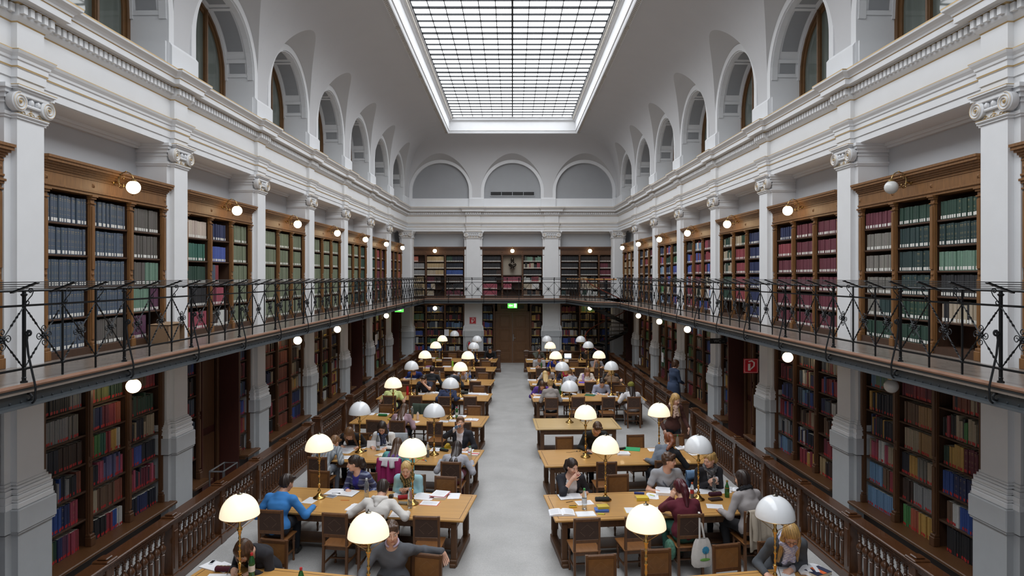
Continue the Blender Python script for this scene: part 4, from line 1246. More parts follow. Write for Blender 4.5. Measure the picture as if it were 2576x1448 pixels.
# cardboard box on the gallery, clock side
CARD = mat('buff cardboard', rgb(150, 122, 94), 0.8, noise=(5, 0.06))
t = thing('cardboard_box', 'brown open cardboard box standing on the gallery floor by the blue periodicals', 'box', ML @ T(0.12, 11.15, GAL))
m_ = MB(); m_.box(-0.17, 0.17, -0.26, -0.25, 0, 0.3).box(-0.17, 0.17, 0.25, 0.26, 0, 0.3).box(-0.17, -0.16, -0.26, 0.26, 0, 0.3).box(0.16, 0.17, -0.26, 0.1, 0, 0.3).box(-0.17, 0.17, -0.26, 0.26, 0, 0.01).box(-0.17, 0.17, -0.26, 0.26, 0.29, 0.3); m_.build('carton', CARD, t)
m_ = MB(); m_.beam((0.0, -0.26, 0.31), (0.02, 0.24, 0.33), 0.36, 0.006); m_.build('flap', CARD, t)
# metal trolley frame by the first passage
t = thing('metal_stand', 'bare grey metal frame standing on the ledge by the nearest clock side passage', 'stand', ML @ T(0.32, pil(1) + 0.95, 0))
m_ = MB()
for x in (-0.12, 0.14):
    for y in (-0.3, 0.3): m_.tube([(x, y, 0), (x, y, 0.84)], 0.015, 6)
m_.build('legs', STEEL, t)
m_ = MB(); m_.tube([(-0.12, -0.3, 0.84), (0.14, -0.3, 0.84), (0.14, 0.3, 0.84), (-0.12, 0.3, 0.84), (-0.12, -0.3, 0.84)], 0.016, 6); m_.build('top_frame', STEEL, t)
# ================================================================ balustrades
def baluster_mesh():
    H0, H1 = 0.16, 0.86
    p = [(0.042, 0.16), (0.042, 0.22), (0.03, 0.225), (0.036, 0.24), (0.03, 0.255), (0.026, 0.27), (0.036, 0.50), (0.042, 0.525), (0.03, 0.535), (0.036, 0.55), (0.05, 0.575), (0.056, 0.605), (0.05, 0.635), (0.034, 0.655),
         (0.024, 0.67), (0.024, 0.69), (0.032, 0.70), (0.022, 0.71), (0.024, 0.76), (0.03, 0.77), (0.024, 0.78), (0.036, 0.80), (0.04, 0.805), (0.04, 0.86)]
    return MB().lathe(p, 12).mesh('baluster', BALW, 35)
BAL = baluster_mesh()
def newel_mesh(big):
    m = MB(); w = 0.1 if big else 0.075
    m.cbox(-w, w, -w, w, 0, 0.98, 0.008); m.cbox(-w - 0.02, w + 0.02, -w - 0.02, w + 0.02, 0, 0.16, 0.01)
    m.cbox(-w + 0.02, w + 0.012, -w + 0.025, w - 0.025, 0.24, 0.8, 0.008)
    m.cbox(-w - 0.03, w + 0.03, -w - 0.03, w + 0.03, 0.98, 1.02, 0.012); m.cbox(-w - 0.015, w + 0.015, -w - 0.015, w + 0.015, 0.93, 0.98, 0.01); m.cbox(-w + 0.01, w - 0.01, -w + 0.01, w - 0.01, 1.02, 1.045, 0.012)
    return m.mesh('newel_post' if big else 'post', BALW)
NEW, PST = newel_mesh(True), newel_mesh(False)
def balustrade(label, M, L, solid=False):
    r = thing('balustrade', label, 'balustrade', M)
    m = MB()
    m.cbox(-0.11, 0.11, 0, L, 0.955, 0.995, 0.012); m.cbox(-0.085, 0.085, 0, L, 0.905, 0.955, 0.01); m.cbox(-0.06, 0.06, 0, L, 0.86, 0.905, 0.008)
    m.build('handrail', BALW, r)
    m = MB(); m.cbox(-0.085, 0.085, 0, L, 0, 0.13, 0.012); m.cbox(-0.06, 0.06, 0, L, 0.13, 0.165, 0.008); m.build('plinth_rail', BALW, r)
    n = max(1, round(L / 1.55)); seg = L / n
    for k in range(n + 1):
        ob('newel_post' if k in (0, n) else 'post', NEW if k in (0, n) else PST, r, T(0, k * seg, 0))
    cnt = 0; extra = MB(); spots = []
    for k in range(n):
        q = max(1, round((seg - 0.3) / 0.155))
        for j in range(q):
            spots.append(k * seg + 0.16 + (j + 0.5) * (seg - 0.32) / q)
    if solid:
        for k in range(n):
            MB().cbox(-0.03, 0.03, k * seg + 0.1, (k + 1) * seg - 0.1, 0.16, 0.87, 0.006).cbox(-0.045, 0.045, k * seg + 0.25, (k + 1) * seg - 0.25, 0.28, 0.76, 0.01).build('panel', BALW, r)
        return r
    rev = M.to_translation().y < 6
    for j, y in enumerate(spots[:98]): ob('baluster', BAL, r, T(0, y, 0))
    return r
BD = 0.97
balustrade('long turned walnut balustrade nearest along the clock side aisle', ML @ T(BD, 5.2, 0), 10.6)
balustrade('short turned walnut balustrade standing between the two clock side openings', ML @ T(BD, 16.5, 0), 2.2)
balustrade('far turned walnut balustrade running to the clock side corner', ML @ T(BD, 19.5, 0), 11.6)
balustrade('long turned walnut balustrade nearest along the stair side aisle', MR @ T(BD, 5.2, 0), 12.3)
balustrade('far turned walnut balustrade running towards the spiral stair', MR @ T(BD, 18.5, 0), 11.6)
for s, nm in ((-1, 'clock'), (1, 'stair')):
    x0 = 0.66; x1 = wallx(31.2) - BD - 0.12
    Mx = Matrix(((0, s, 0, s * x0), (-1, 0, 0, 31.2), (0, 0, 1, 0), (0, 0, 0, 1)))
    balustrade('low dark panelled barrier closing the %s side rows before the end wall' % nm, Mx, x1 - x0, True)

# ================================================================ tables
def table_meshes(L, D, pale):
    m = MB(); H = 0.76
    m.cbox(-L / 2, L / 2, -D / 2, D / 2, H - 0.035, H, 0.008)
    top = m.mesh('table_top', TABLEP if pale else TABLE)
    i = MB()
    e = 0.07
    for a in (-1, 1):
        i.box(a * (L / 2 - e) - 0.004, a * (L / 2 - e) + 0.004, -D / 2 + e, D / 2 - e, H, H + 0.0012)
        i.box(-L / 2 + e, L / 2 - e, a * (D / 2 - e) - 0.004, a * (D / 2 - e) + 0.004, H, H + 0.0012)
    inl = i.mesh('inlay_line', OAKD)
    f = MB(); f.cbox(-L / 2 + 0.12, L / 2 - 0.12, -D / 2 + 0.1, D / 2 - 0.1, H - 0.17, H - 0.035, 0.006)
    apron = f.mesh('apron', TFRAME)
    l = MB()
    l.cbox(-0.045, 0.045, -0.05, 0.05, 0.1, H - 0.1, 0.008)
    for y in (-0.02, 0.02): l.box(-0.05, 0.05, y - 0.006, y + 0.006, 0.2, H - 0.2)
    leg = l.mesh('leg', TFRAME)
    q = MB(); q.cbox(-0.06, 0.06, -D / 2 + 0.06, D / 2 - 0.06, 0, 0.11, 0.012); q.cbox(-0.05, 0.05, -D / 2 + 0.02, -D / 2 + 0.14, 0, 0.06, 0.01); q.cbox(-0.05, 0.05, D / 2 - 0.14, D / 2 - 0.02, 0, 0.06, 0.01)
    foot = q.mesh('foot', TFRAME)
    s = MB(); s.cbox(-L / 2 + 0.2, L / 2 - 0.2, -0.2, 0.2, 0.12, 0.15, 0.008)
    fr = s.mesh('foot_board', TFRAME)
    d = MB(); d.cbox(-0.28, 0.28, -0.008, 0.008, -0.05, 0.05, 0.004); dr = d.mesh('drawer_front', TFRAME)
    k = MB(); k.ball((0, -0.02, 0), 0.015, 8, 6); kn = k.mesh('knob', BRASSA)
    return top, inl, apron, leg, foot, fr, dr, kn
TMS = {}
def table(label, x, y, rot, L=3.5, D=1.22, pale=False, group=None):
    key = (L, D, pale)
    if key not in TMS: TMS[key] = table_meshes(L, D, pale)
    top, inl, apron, leg, foot, fr, dr, kn = TMS[key]
    r = thing('reading_table', label, 'table', T(x, y, 0) @ RZ(rot), group)
    t = ob('table_top', top, r); ob('inlay_line', inl, t); ob('apron', apron, r); ob('foot_board', fr, r)
    for sx in (-1, 1):
        ob('foot', foot, r, T(sx * (L / 2 - 0.17), 0, 0))
        for sy in (-1, 1): ob('leg', leg, r, T(sx * (L / 2 - 0.17), sy * (D / 2 - 0.14), 0))
    n = 4 if L > 3 else 2
    for k in range(n):
        for sy in (-1, 1):
            q = ob('drawer_front', dr, r, T((k - (n - 1) / 2) * (L - 0.4) / n, sy * (D / 2 - 0.1), 0.66) @ (RZ(0) if sy < 0 else RZ(PI)))
            ob('knob', kn, q)
    return r
TAB = {}
def place_row(side, j, yc, sl, L=3.5, pale=False, x_in=None):
    s = -1 if side == 'L' else 1
    xin = x_in if x_in is not None else (-0.69 if s < 0 else 0.60)
    sl = sl * 0.75
    xc = xin + s * L / 2 * math.cos(math.atan(sl))
    y = yc + sl * L / 2
    TAB[side, j] = (xc, y, math.atan(sl) * s, L)
    nm = ('nearest row', 'second row', 'third row', 'fourth row', 'fifth row', 'sixth row', 'seventh row', 'eighth row')[j - 1]
    lab = 'long honey oak reading table, %s on the %s side of the aisle' % (nm, 'clock' if s < 0 else 'stair')
    if pale: lab = 'short bare pale oak table with one white lamp on the stair side'
    table(lab, xc, y, TAB[side, j][2], L, 1.22, pale)
LY = [7.42, 10.78, 13.73, 17.2, 20.63, 23.5, 26.9, 29.7]
RY_ = [7.42, 10.78, 13.7, 16.9, 20.55, 23.4, 26.8, 29.6]
LS_ = [.27, .17, .17, .15, .11, .12, .08, .06]
RS_ = [.22, .14, .11, .05, .06, .05, .03, .02]
for j in range(8):
    place_row('L', j + 1, LY[j], LS_[j])
    if j == 3: place_row('R', 4, RY_[j], RS_[j], 2.15, True, 0.56)
    else: place_row('R', j + 1, RY_[j], RS_[j], 3.5 if j < 5 else 3.3)
table('plain oak table behind the clock side barrier with one white lamp', -2.9, 32.75, 0, 1.6, 0.7)

# ================================================================ chairs
def chair_meshes():
    W = 0.41
    b = MB()
    b.cbox(-W / 2 + 0.03, W / 2 - 0.03, -0.012, 0.002, 0.62, 0.9, 0.004)
    b.cbox(-W / 2 + 0.03, W / 2 - 0.03, 0.0, 0.014, 0.62, 0.9, 0.004, 1)
    panel = b.mesh('backrest', [CHAIRB, CHAIRP])
    d = MB()
    def dots(sy):
        for k in range(6):
            for s in (-1, 1):
                d.box(s * (0.008 + 0.016 * k) - 0.0022, s * (0.008 + 0.016 * k) + 0.0022, min(sy * .0126, sy * .0146), max(sy * .0126, sy * .0146), 0.845 - 0.013 * k - .003, 0.845 - 0.013 * k + .003)
        for k in range(5):
            for s in (-1, 1):
                d.box(s * (0.1 - 0.015 * k) - 0.003, s * (0.1 - 0.015 * k) + 0.003, min(sy * .0126, sy * .0146), max(sy * .0126, sy * .0146), 0.74 - 0.014 * k - .003, 0.74 - 0.014 * k + .003)
    dots(1); dots(-1)
    dot = d.mesh('perforation_pattern', DOTS)
    f = MB()
    f.cbox(-W / 2, W / 2, -0.02, 0.021, 0.885, 0.945, 0.014)
    frame = f.mesh('top_rail', CHAIRW)
    f = MB(); f.cbox(-W / 2 + 0.03, W / 2 - 0.03, -0.016, 0.016, 0.575, 0.63, 0.006)
    frame2 = f.mesh('lower_back_rail', CHAIRW)
    s = MB(); s.cbox(-W / 2 - 0.01, W / 2 + 0.01, 0.0, 0.47, 0.43, 0.455, 0.008)
    seat = s.mesh('seat', CHAIRS)
    a = MB(); a.cbox(-W / 2 + 0.02, W / 2 - 0.02, 0.03, 0.44, 0.37, 0.43, 0.005); ap = a.mesh('seat_rail', CHAIRW)
    r = MB(); r.beam((0, 0.0, 0), (0, 0.02, 0.44), 0.036, 0.04); r.beam((0, 0.02, 0.43), (0, 0.0, 0.945), 0.036, 0.036)
    rl = r.mesh('leg', CHAIRW)
    g = MB().lathe([(0.016, 0), (0.02, 0.02), (0.014, 0.05), (0.02, 0.1), (0.024, 0.13), (0.016, 0.15), (0.02, 0.28), (0.026, 0.31), (0.018, 0.325), (0.024, 0.34), (0.024, 0.43)], 10)
    fl = g.mesh('leg', CHAIRW, 35)
    t = MB(); t.cbox(-W / 2 + 0.02, W / 2 - 0.02, 0.2, 0.23, 0.16, 0.185, 0.004)
    for x in (-1, 1): t.cbox(x * (W / 2 - 0.03) - 0.012, x * (W / 2 - 0.03) + 0.012, 0.02, 0.42, 0.155, 0.185, 0.004)
    st = t.mesh('stretcher', CHAIRW)
    return panel, dot, (frame, frame2), seat, ap, rl, fl, st, W
CH = chair_meshes()
CHN = [0]
def chair(label, M, group=None):
    """Local frame: y forwards (towards the table), the back at y=0."""
    panel, dot, frame, seat, ap, rl, fl, st, W = CH
    r = thing('library_chair', label, 'chair', M, group)
    p = ob('backrest', panel, r); ob('perforation_pattern', dot, p)
    ob('top_rail', frame[0], r); ob('lower_back_rail', frame[1], r); ob('seat', seat, r); ob('seat_rail', ap, r); ob('stretcher', st, r)
    for x in (-1, 1):
        ob('leg', rl, r, T(x * (W / 2 - 0.018), 0, 0)); ob('leg', fl, r, T(x * (W / 2 - 0.03), 0.42, 0))
    return r
def tpoint(side, j, a, b_):
    """World point at a along the table (from the aisle end, metres) and b across (towards the far side)."""
    xc, yc, rot, L = TAB[side, j]
    s = -1 if side == 'L' else 1
    lx = -s * (L / 2 - a)
    c, sn = math.cos(rot), math.sin(rot)
    return xc + lx * c - b_ * sn, yc + lx * sn + b_ * c, rot
ROWW = ['nearest', 'second', 'third', 'fourth', 'fifth', 'sixth', 'seventh', 'eighth']
FORCE = {('L', 1, 'F'): [733, 1075], ('R', 1, 'F'): [1510, 1652, 1830], ('L', 2, 'N'): [845, 1072], ('L', 2, 'F'): [802, 1122], ('R', 2, 'N'): [1475, 1602], ('R', 2, 'F'): [1555], ('R', 3, 'N'): [1525, 1628],
         ('R', 3, 'F'): [1420, 1600, 1700], ('L', 3, 'N'): [935], ('L', 4, 'N'): [942, 1095, 1165], ('R', 5, 'N'): [1455, 1530]}      # empty chairs as the photo shows them
SEATX = {}       # occupied seats: (side, row, N/F) -> list of world x of the sitters, filled by the people part
def add_chairs():
    for side in 'LR':
        for j in range(1, 9):
            if side == 'R' and j == 4: continue
            for face in 'NF':
                if j == 1 and face == 'N': continue
                xc, yc, rot, L = TAB[side, j]
                occ = SEATX.get((side, j, face), [])
                slots = [0.5 + (L - 1.0) * q / 3 for q in range(4)]
                s = -1 if side == 'L' else 1
                free = list(slots)
                if (side, j, face) in FORCE:
                    free = []
                    for u_ in FORCE[side, j, face]:
                        a_ = L / 2
                        for _ in range(4):
                            x_, y_, _r = tpoint(side, j, a_, -1.0 if face == 'N' else 1.0)
                            a_ += s * ((u_ - CXP) * y_ / FPX - x_)
                        free.append(a_)
                    occ_a = [o_[0] for o_ in occ]
                    free = [f_ for f_ in free if all(abs(f_ - o_) > .42 for o_ in occ_a)] + occ_a
                for a, sh in occ:
                    k = min(free, key=lambda v: abs(v - a))
                    free.remove(k)
                allc = sorted([(a, True, sh) for a, sh in occ] + [(a, False, 0) for a in free])
                for q in range(1, len(allc)):
                    if not allc[q][1] and allc[q][0] - allc[q - 1][0] < 0.56: allc[q] = (allc[q - 1][0] + 0.58, False, 0)
                for q, (a, busy, sh) in enumerate(allc):
                    b_ = (-0.61 - 0.42) if face == 'N' else (0.61 + 0.42)
                    if not busy: b_ *= 0.97 + RND.uniform(-0.03, 0.06)
                    else: b_ += (-sh if face == 'N' else sh)
                    if not (0 < a < L): continue
                    x, y, r0 = tpoint(side, j, a, b_)
                    M = T(x, y, 0) @ RZ(r0 + (0 if face == 'N' else PI) + (0 if busy else RND.uniform(-0.06, 0.06)))
                    lab = '%s wooden chair, %s from the aisle, %s side of the %s %s table' % ('occupied' if busy else 'empty', ORD[q], 'near' if face == 'N' else 'far', ROWW[j - 1], 'clock-side' if s < 0 else 'stair-side')
                    chair(lab, M)

# ================================================================ reading lamps
def lamp_meshes():
    b = MB().lathe([(0.105, 0), (0.105, 0.012), (0.095, 0.022), (0.06, 0.04), (0.05, 0.055), (0.035, 0.075), (0.022, 0.09)], 24)
    base = b.mesh('base', BRASS, 50)
    p = [(0.016, 0.09), (0.026, 0.11), (0.03, 0.125), (0.018, 0.145), (0.012, 0.16), (0.016, 0.20), (0.022, 0.235), (0.026, 0.245), (0.016, 0.255), (0.012, 0.27), (0.017, 0.30), (0.013, 0.33), (0.011, 0.37), (0.018, 0.385), (0.024, 0.40), (0.018, 0.415),
         (0.011, 0.43), (0.015, 0.46), (0.021, 0.475), (0.014, 0.49), (0.012, 0.53), (0.018, 0.55), (0.013, 0.57), (0.016, 0.60), (0.022, 0.61), (0.018, 0.625), (0.03, 0.645), (0.034, 0.66), (0.026, 0.68), (0.014, 0.70), (0.018, 0.74), (0.013, 0.80), (0.012, 0.86), (0.01, 1.08)]
    stem = MB().lathe(p, 14).mesh('stem', BRASS, 50)
    R_, Z0, HH = 0.235, 0.83, 0.265
    pr = [(R_ * math.cos(a), Z0 + HH * math.sin(a)) for a in [PI / 2 * k / 14 for k in range(14)]] + [(0.012, Z0 + HH)]
    pi = [(r * 0.975, z - 0.006) for r, z in pr[::-1]]
    sh = MB().lathe(pr + pi + [pr[0]], 40)
    on_, off_ = sh.mesh('shade', LITS, 60), sh.mesh('shade', OFFS, 60)
    rim = MB().tube([(0.236 * math.cos(2 * PI * k / 32), 0.236 * math.sin(2 * PI * k / 32), Z0) for k in range(33)], 0.0035, 5, cap=False).mesh('rim', BRASSA)
    st = MB().tube([(0.02, 0, 0.665), (0.232, 0, Z0)], 0.0035, 5).mesh('strut', BRASSA)
    fin = MB().lathe([(0.032, Z0 + HH - 0.004), (0.034, Z0 + HH + 0.004), (0.014, Z0 + HH + 0.012), (0.006, Z0 + HH + 0.02), (0.009, Z0 + HH + 0.03), (1e-4, Z0 + HH + 0.045)], 14).mesh('finial', NICKEL, 50)
    bulb = MB().ball((0, 0, 0.9), 0.03, 10, 8, sc=(1, 1, 1.4)).mesh('bulb', mat('lit bulb', rgb(255, 240, 210), 0.4, emit=((1, 0.8, 0.5, 1), 55.0)), 180)
    return base, stem, on_, off_, rim, st, fin, bulb
LM = lamp_meshes()
def lamp(label, x, y, lit, z=0.76, rot=None):
    base, stem, on_, off_, rim, st, fin, bulb = LM
    r = thing('table_lamp', label, 'lamp', T(x, y, z) @ RZ(RND.uniform(0, 2) if rot is None else rot))
    ob('base', base, r); ob('stem', stem, r)
    q = ob('shade', on_ if lit else off_, r); ob('rim', rim, q); ob('finial', fin, r)
    for k in range(3): ob('strut', st, r, RZ(2 * PI * k / 3))
    if lit: ob('bulb', bulb, r)
# (table, aisle/outer, pixel of the foot, lit)
LAMPS = [('L', 1, 'outer', (603, 1464), 1), ('L', 1, 'aisle', (927, 1530), 1), ('L', 2, 'outer', (803, 1252), 1), ('L', 2, 'aisle', (1038, 1267), 1), ('L', 3, 'outer', (905, 1137), 0), ('L', 3, 'aisle', (1092, 1143), 0),
         ('L', 4, 'outer', (989, 1051), 1), ('L', 4, 'aisle', (1133, 1052), 0), ('L', 5, 'outer', (1035, 993), 0), ('L', 5, 'aisle', (1158, 997), 1), ('L', 6, 'outer', (1069, 957), 1), ('L', 6, 'aisle', (1177, 959), 1),
         ('L', 7, 'outer', (1096, 925), 1), ('L', 7, 'aisle', (1192, 927), 0), ('L', 8, 'outer', (1113, 903), 1), ('L', 8, 'aisle', (1200, 904), 0),
         ('R', 1, 'aisle', (1625, 1502), 1), ('R', 1, 'outer', (1950, 1470), 0), ('R', 2, 'aisle', (1523, 1257), 1), ('R', 2, 'outer', (1757, 1256), 0), ('R', 3, 'aisle', (1473, 1149), 1), ('R', 3, 'outer', (1658, 1142), 1),
         ('R', 5, 'aisle', (1414, 996), 0), ('R', 5, 'outer', (1538, 994), 0), ('R', 6, 'aisle', (1398, 959), 1), ('R', 6, 'outer', (1507, 957), 1),
         ('R', 7, 'aisle', (1384, 926), 1), ('R', 7, 'outer', (1480, 924), 0), ('R', 8, 'aisle', (1376, 904), 0), ('R', 8, 'outer', (1461, 905), 0)]
for side, j, end, (u, v), lit in LAMPS:
    x, y = on(u, v)
    lamp('brass lamp with %s dome shade, %s end of the %s %s table' % ('glowing cream' if lit else 'unlit white', end, ROWW[j - 1], 'clock-side' if side == 'L' else 'stair-side'), x, y, lit)
x, y = on(1433, 1062)
lamp('brass lamp with unlit white dome standing alone on the short bare table', x, y, 0)
lamp('brass lamp with unlit white dome behind the clock side barrier', -2.88, 32.6, 0)
# ================================================================ people: smooth bodies grown from rounded limbs
NP = np.float32
def _v(*a): return np.array(a, float)
def _n(v):
    v = np.asarray(v, float); l = np.linalg.norm(v)
    return v / l if l > 1e-9 else v
class Field:
    def __init__(s, lo, hi, h):
        s.lo = np.asarray(lo, float); s.h = h
        n = np.ceil((np.asarray(hi, float) - s.lo) / h).astype(int) + 2
        s.V = np.full(n, 1.0, NP)
        s.ax = [(s.lo[i] + h * np.arange(n[i])).astype(NP) for i in range(3)]
    def block(s, lo, hi):
        sl = []
        for i in range(3):
            a = max(0, int((lo[i] - s.lo[i]) / s.h) - 1); b = min(s.V.shape[i], int((hi[i] - s.lo[i]) / s.h) + 3)
            if b <= a: return None
            sl.append(slice(a, b))
        g = (s.ax[0][sl[0]][:, None, None], s.ax[1][sl[1]][None, :, None], s.ax[2][sl[2]][None, None, :])
        return tuple(sl), g
    def put(s, lo, hi, f, k, sub=False):
        pad = k + 3 * s.h
        q = s.block(np.asarray(lo) - pad, np.asarray(hi) + pad)
        if q is None: return
        sl, (X, Y, Z) = q
        d = f(X, Y, Z).astype(NP); a = s.V[sl]
        if sub:
            d = -d
            hh = np.maximum(k - np.abs(a - d), 0) / max(k, 1e-6)
            s.V[sl] = np.maximum(a, d) + hh * hh * k * 0.25
        else:
            hh = np.maximum(k - np.abs(a - d), 0) / max(k, 1e-6)
            s.V[sl] = np.minimum(a, d) - hh * hh * k * 0.25
    def cone(s, a, b, ra, rb, k=0.03, sub=False):
        a, b = np.asarray(a, float), np.asarray(b, float); ba = b - a; l2 = float(ba @ ba) + 1e-12
        r = max(ra, rb)
        def f(X, Y, Z):
            px, py, pz = X - NP(a[0]), Y - NP(a[1]), Z - NP(a[2])
            t = np.clip((px * NP(ba[0]) + py * NP(ba[1]) + pz * NP(ba[2])) / NP(l2), 0, 1)
            return np.sqrt((px - t * NP(ba[0])) ** 2 + (py - t * NP(ba[1])) ** 2 + (pz - t * NP(ba[2])) ** 2) - (NP(ra) + t * NP(rb - ra))
        s.put(np.minimum(a, b) - r, np.maximum(a, b) + r, f, k, sub)
    def ell(s, c, r, R=None, k=0.02, sub=False):
        c, r = np.asarray(c, float), np.asarray(r, float); R = np.eye(3) if R is None else R
        m = np.sqrt((R ** 2) @ (r ** 2))
        def f(X, Y, Z):
            px, py, pz = X - NP(c[0]), Y - NP(c[1]), Z - NP(c[2])
            q = [(px * NP(R[0, i]) + py * NP(R[1, i]) + pz * NP(R[2, i])) for i in range(3)]
            k0 = np.sqrt(sum((q[i] / NP(r[i])) ** 2 for i in range(3))); k1 = np.sqrt(sum((q[i] / NP(r[i] ** 2)) ** 2 for i in range(3))) + 1e-6
            return k0 * (k0 - 1) / k1
        s.put(c - m, c + m, f, k, sub)
    def ripple(s, amp, fr, seed=0):
        X, Y, Z = s.ax[0][:, None, None], s.ax[1][None, :, None], s.ax[2][None, None, :]
        p = seed * 1.7
        w = np.sin(X * fr + 1.3 * np.sin(Z * fr * .8 + p) + p) * np.sin(Z * fr * 1.1 + 1.1 * np.sin(Y * fr + p)) + 0.6 * np.sin(Y * fr * 1.7 + Z * fr * 1.9 + p * 2)
        s.V = s.V + (amp * w).astype(NP)
    def mesh(s):
        V = s.V; S = V < 0
        c8 = np.zeros(np.array(V.shape) - 1, np.uint8)
        for i in (0, 1):
            for j in (0, 1):
                for k in (0, 1):
                    c8 += S[i:V.shape[0] - 1 + i, j:V.shape[1] - 1 + j, k:V.shape[2] - 1 + k]
        act = (c8 > 0) & (c8 < 8)
        I = np.argwhere(act)
        if len(I) == 0: return np.zeros((0, 3)), np.zeros((0, 4), int)
        idx = np.full(act.shape, -1, np.int32); idx[act] = np.arange(len(I))
        cor = [(i, j, k) for i in (0, 1) for j in (0, 1) for k in (0, 1)]
        vals = [V[I[:, 0] + c[0], I[:, 1] + c[1], I[:, 2] + c[2]] for c in cor]
        acc = np.zeros((len(I), 3)); cnt = np.zeros(len(I))
        for a in range(8):
            for b in range(a + 1, 8):
                if sum(abs(cor[a][q] - cor[b][q]) for q in range(3)) != 1: continue
                va, vb = vals[a], vals[b]
                m = (va < 0) != (vb < 0)
                t = np.where(m, va / np.where(m, va - vb, 1), 0)
                ca, cb = np.array(cor[a], float), np.array(cor[b], float)
                acc += m[:, None] * (ca + t[:, None] * (cb - ca)); cnt += m
        P = s.lo + s.h * (I + acc / cnt[:, None])
        F = []
        for ax in range(3):
            o1, o2 = [(1, 2), (2, 0), (0, 1)][ax]
            a = [slice(None)] * 3; b = [slice(None)] * 3
            a[ax] = slice(0, -1); b[ax] = slice(1, None)
            cr = np.argwhere(S[tuple(a)] != S[tuple(b)])
            ok = (cr[:, o1] > 0) & (cr[:, o2] > 0) & (cr[:, o1] < act.shape[o1]) & (cr[:, o2] < act.shape[o2]) & (cr[:, ax] < act.shape[ax])
            cr = cr[ok]
            q = []
            for d1, d2 in ((1, 1), (0, 1), (0, 0), (1, 0)):
                e = cr.copy(); e[:, o1] -= d1; e[:, o2] -= d2
                q.append(idx[e[:, 0], e[:, 1], e[:, 2]])
            q = np.stack(q, 1)
            fl = S[cr[:, 0], cr[:, 1], cr[:, 2]]
            q[~fl] = q[~fl][:, ::-1]
            F.append(q)
        F = np.concatenate(F)
        return P, F[(F >= 0).all(1)]
def skin_mesh(name, parts, m, colour):
    """parts: [(P, F)]; colour(P, N) -> rgba per vertex."""
    Ps = []; Fs = []; n = 0
    for P, F in parts:
        Ps.append(P); Fs.append(F + n); n += len(P)
    P = np.concatenate(Ps); F = np.concatenate(Fs)
    me = bpy.data.meshes.new(name)
    me.vertices.add(len(P)); me.vertices.foreach_set('co', P.astype(NP).ravel())
    me.loops.add(F.size); me.loops.foreach_set('vertex_index', F.astype(np.int32).ravel())
    me.polygons.add(len(F)); me.polygons.foreach_set('loop_start', np.arange(0, F.size, 4, dtype=np.int32))
    me.polygons.foreach_set('use_smooth', np.ones(len(F), bool))
    me.update(calc_edges=True)
    at = me.color_attributes.new('tint', 'FLOAT_COLOR', 'POINT')
    at.data.foreach_set('color', colour(P).astype(NP).ravel())
    me.materials.append(m)
    return me
def flat(c):
    return lambda P: np.tile(np.array(c, float), (len(P), 1))
def rot(yaw=0, pitch=0, roll=0):
    """Head/torso frame: columns right, forward, up. Positive pitch nods down, positive yaw turns to the left."""
    y, p, r = (math.radians(a) for a in (yaw, pitch, roll))
    Rz = np.array([[math.cos(y), -math.sin(y), 0], [math.sin(y), math.cos(y), 0], [0, 0, 1]])
    Rx = np.array([[1, 0, 0], [0, math.cos(p), math.sin(p)], [0, -math.sin(p), math.cos(p)]])
    Ry = np.array([[math.cos(r), 0, math.sin(r)], [0, 1, 0], [-math.sin(r), 0, math.cos(r)]])
    return Rz @ Rx @ Ry
def ik(a, t, l1, l2, pole):
    d = t - a; L = min(max(np.linalg.norm(d), 0.08), (l1 + l2) * 0.985); u = _n(d)
    t = a + u * L
    x = (l1 ** 2 - l2 ** 2 + L ** 2) / (2 * L); h = math.sqrt(max(l1 ** 2 - x ** 2, 0))
    p = np.asarray(pole, float); p = _n(p - u * (p @ u))
    return a + u * x + p * h, t
HAIRC = {'dark': '2c201c', 'brown': '4c3424', 'light': '7c5a3c', 'blonde': 'b8945c', 'pale': 'd0b078', 'red': '7c4428', 'burg': '4a1620', 'black': '1c1818', 'grey': '6a6058'}
EYEW = mat('eye white', rgb(205, 190, 180), 0.3)
EYED = mat('dark iris', rgb(52, 38, 28), 0.15)
FRAME = mat('dark spectacle frame', rgb(30, 28, 34), 0.3)
PEOPLE = []
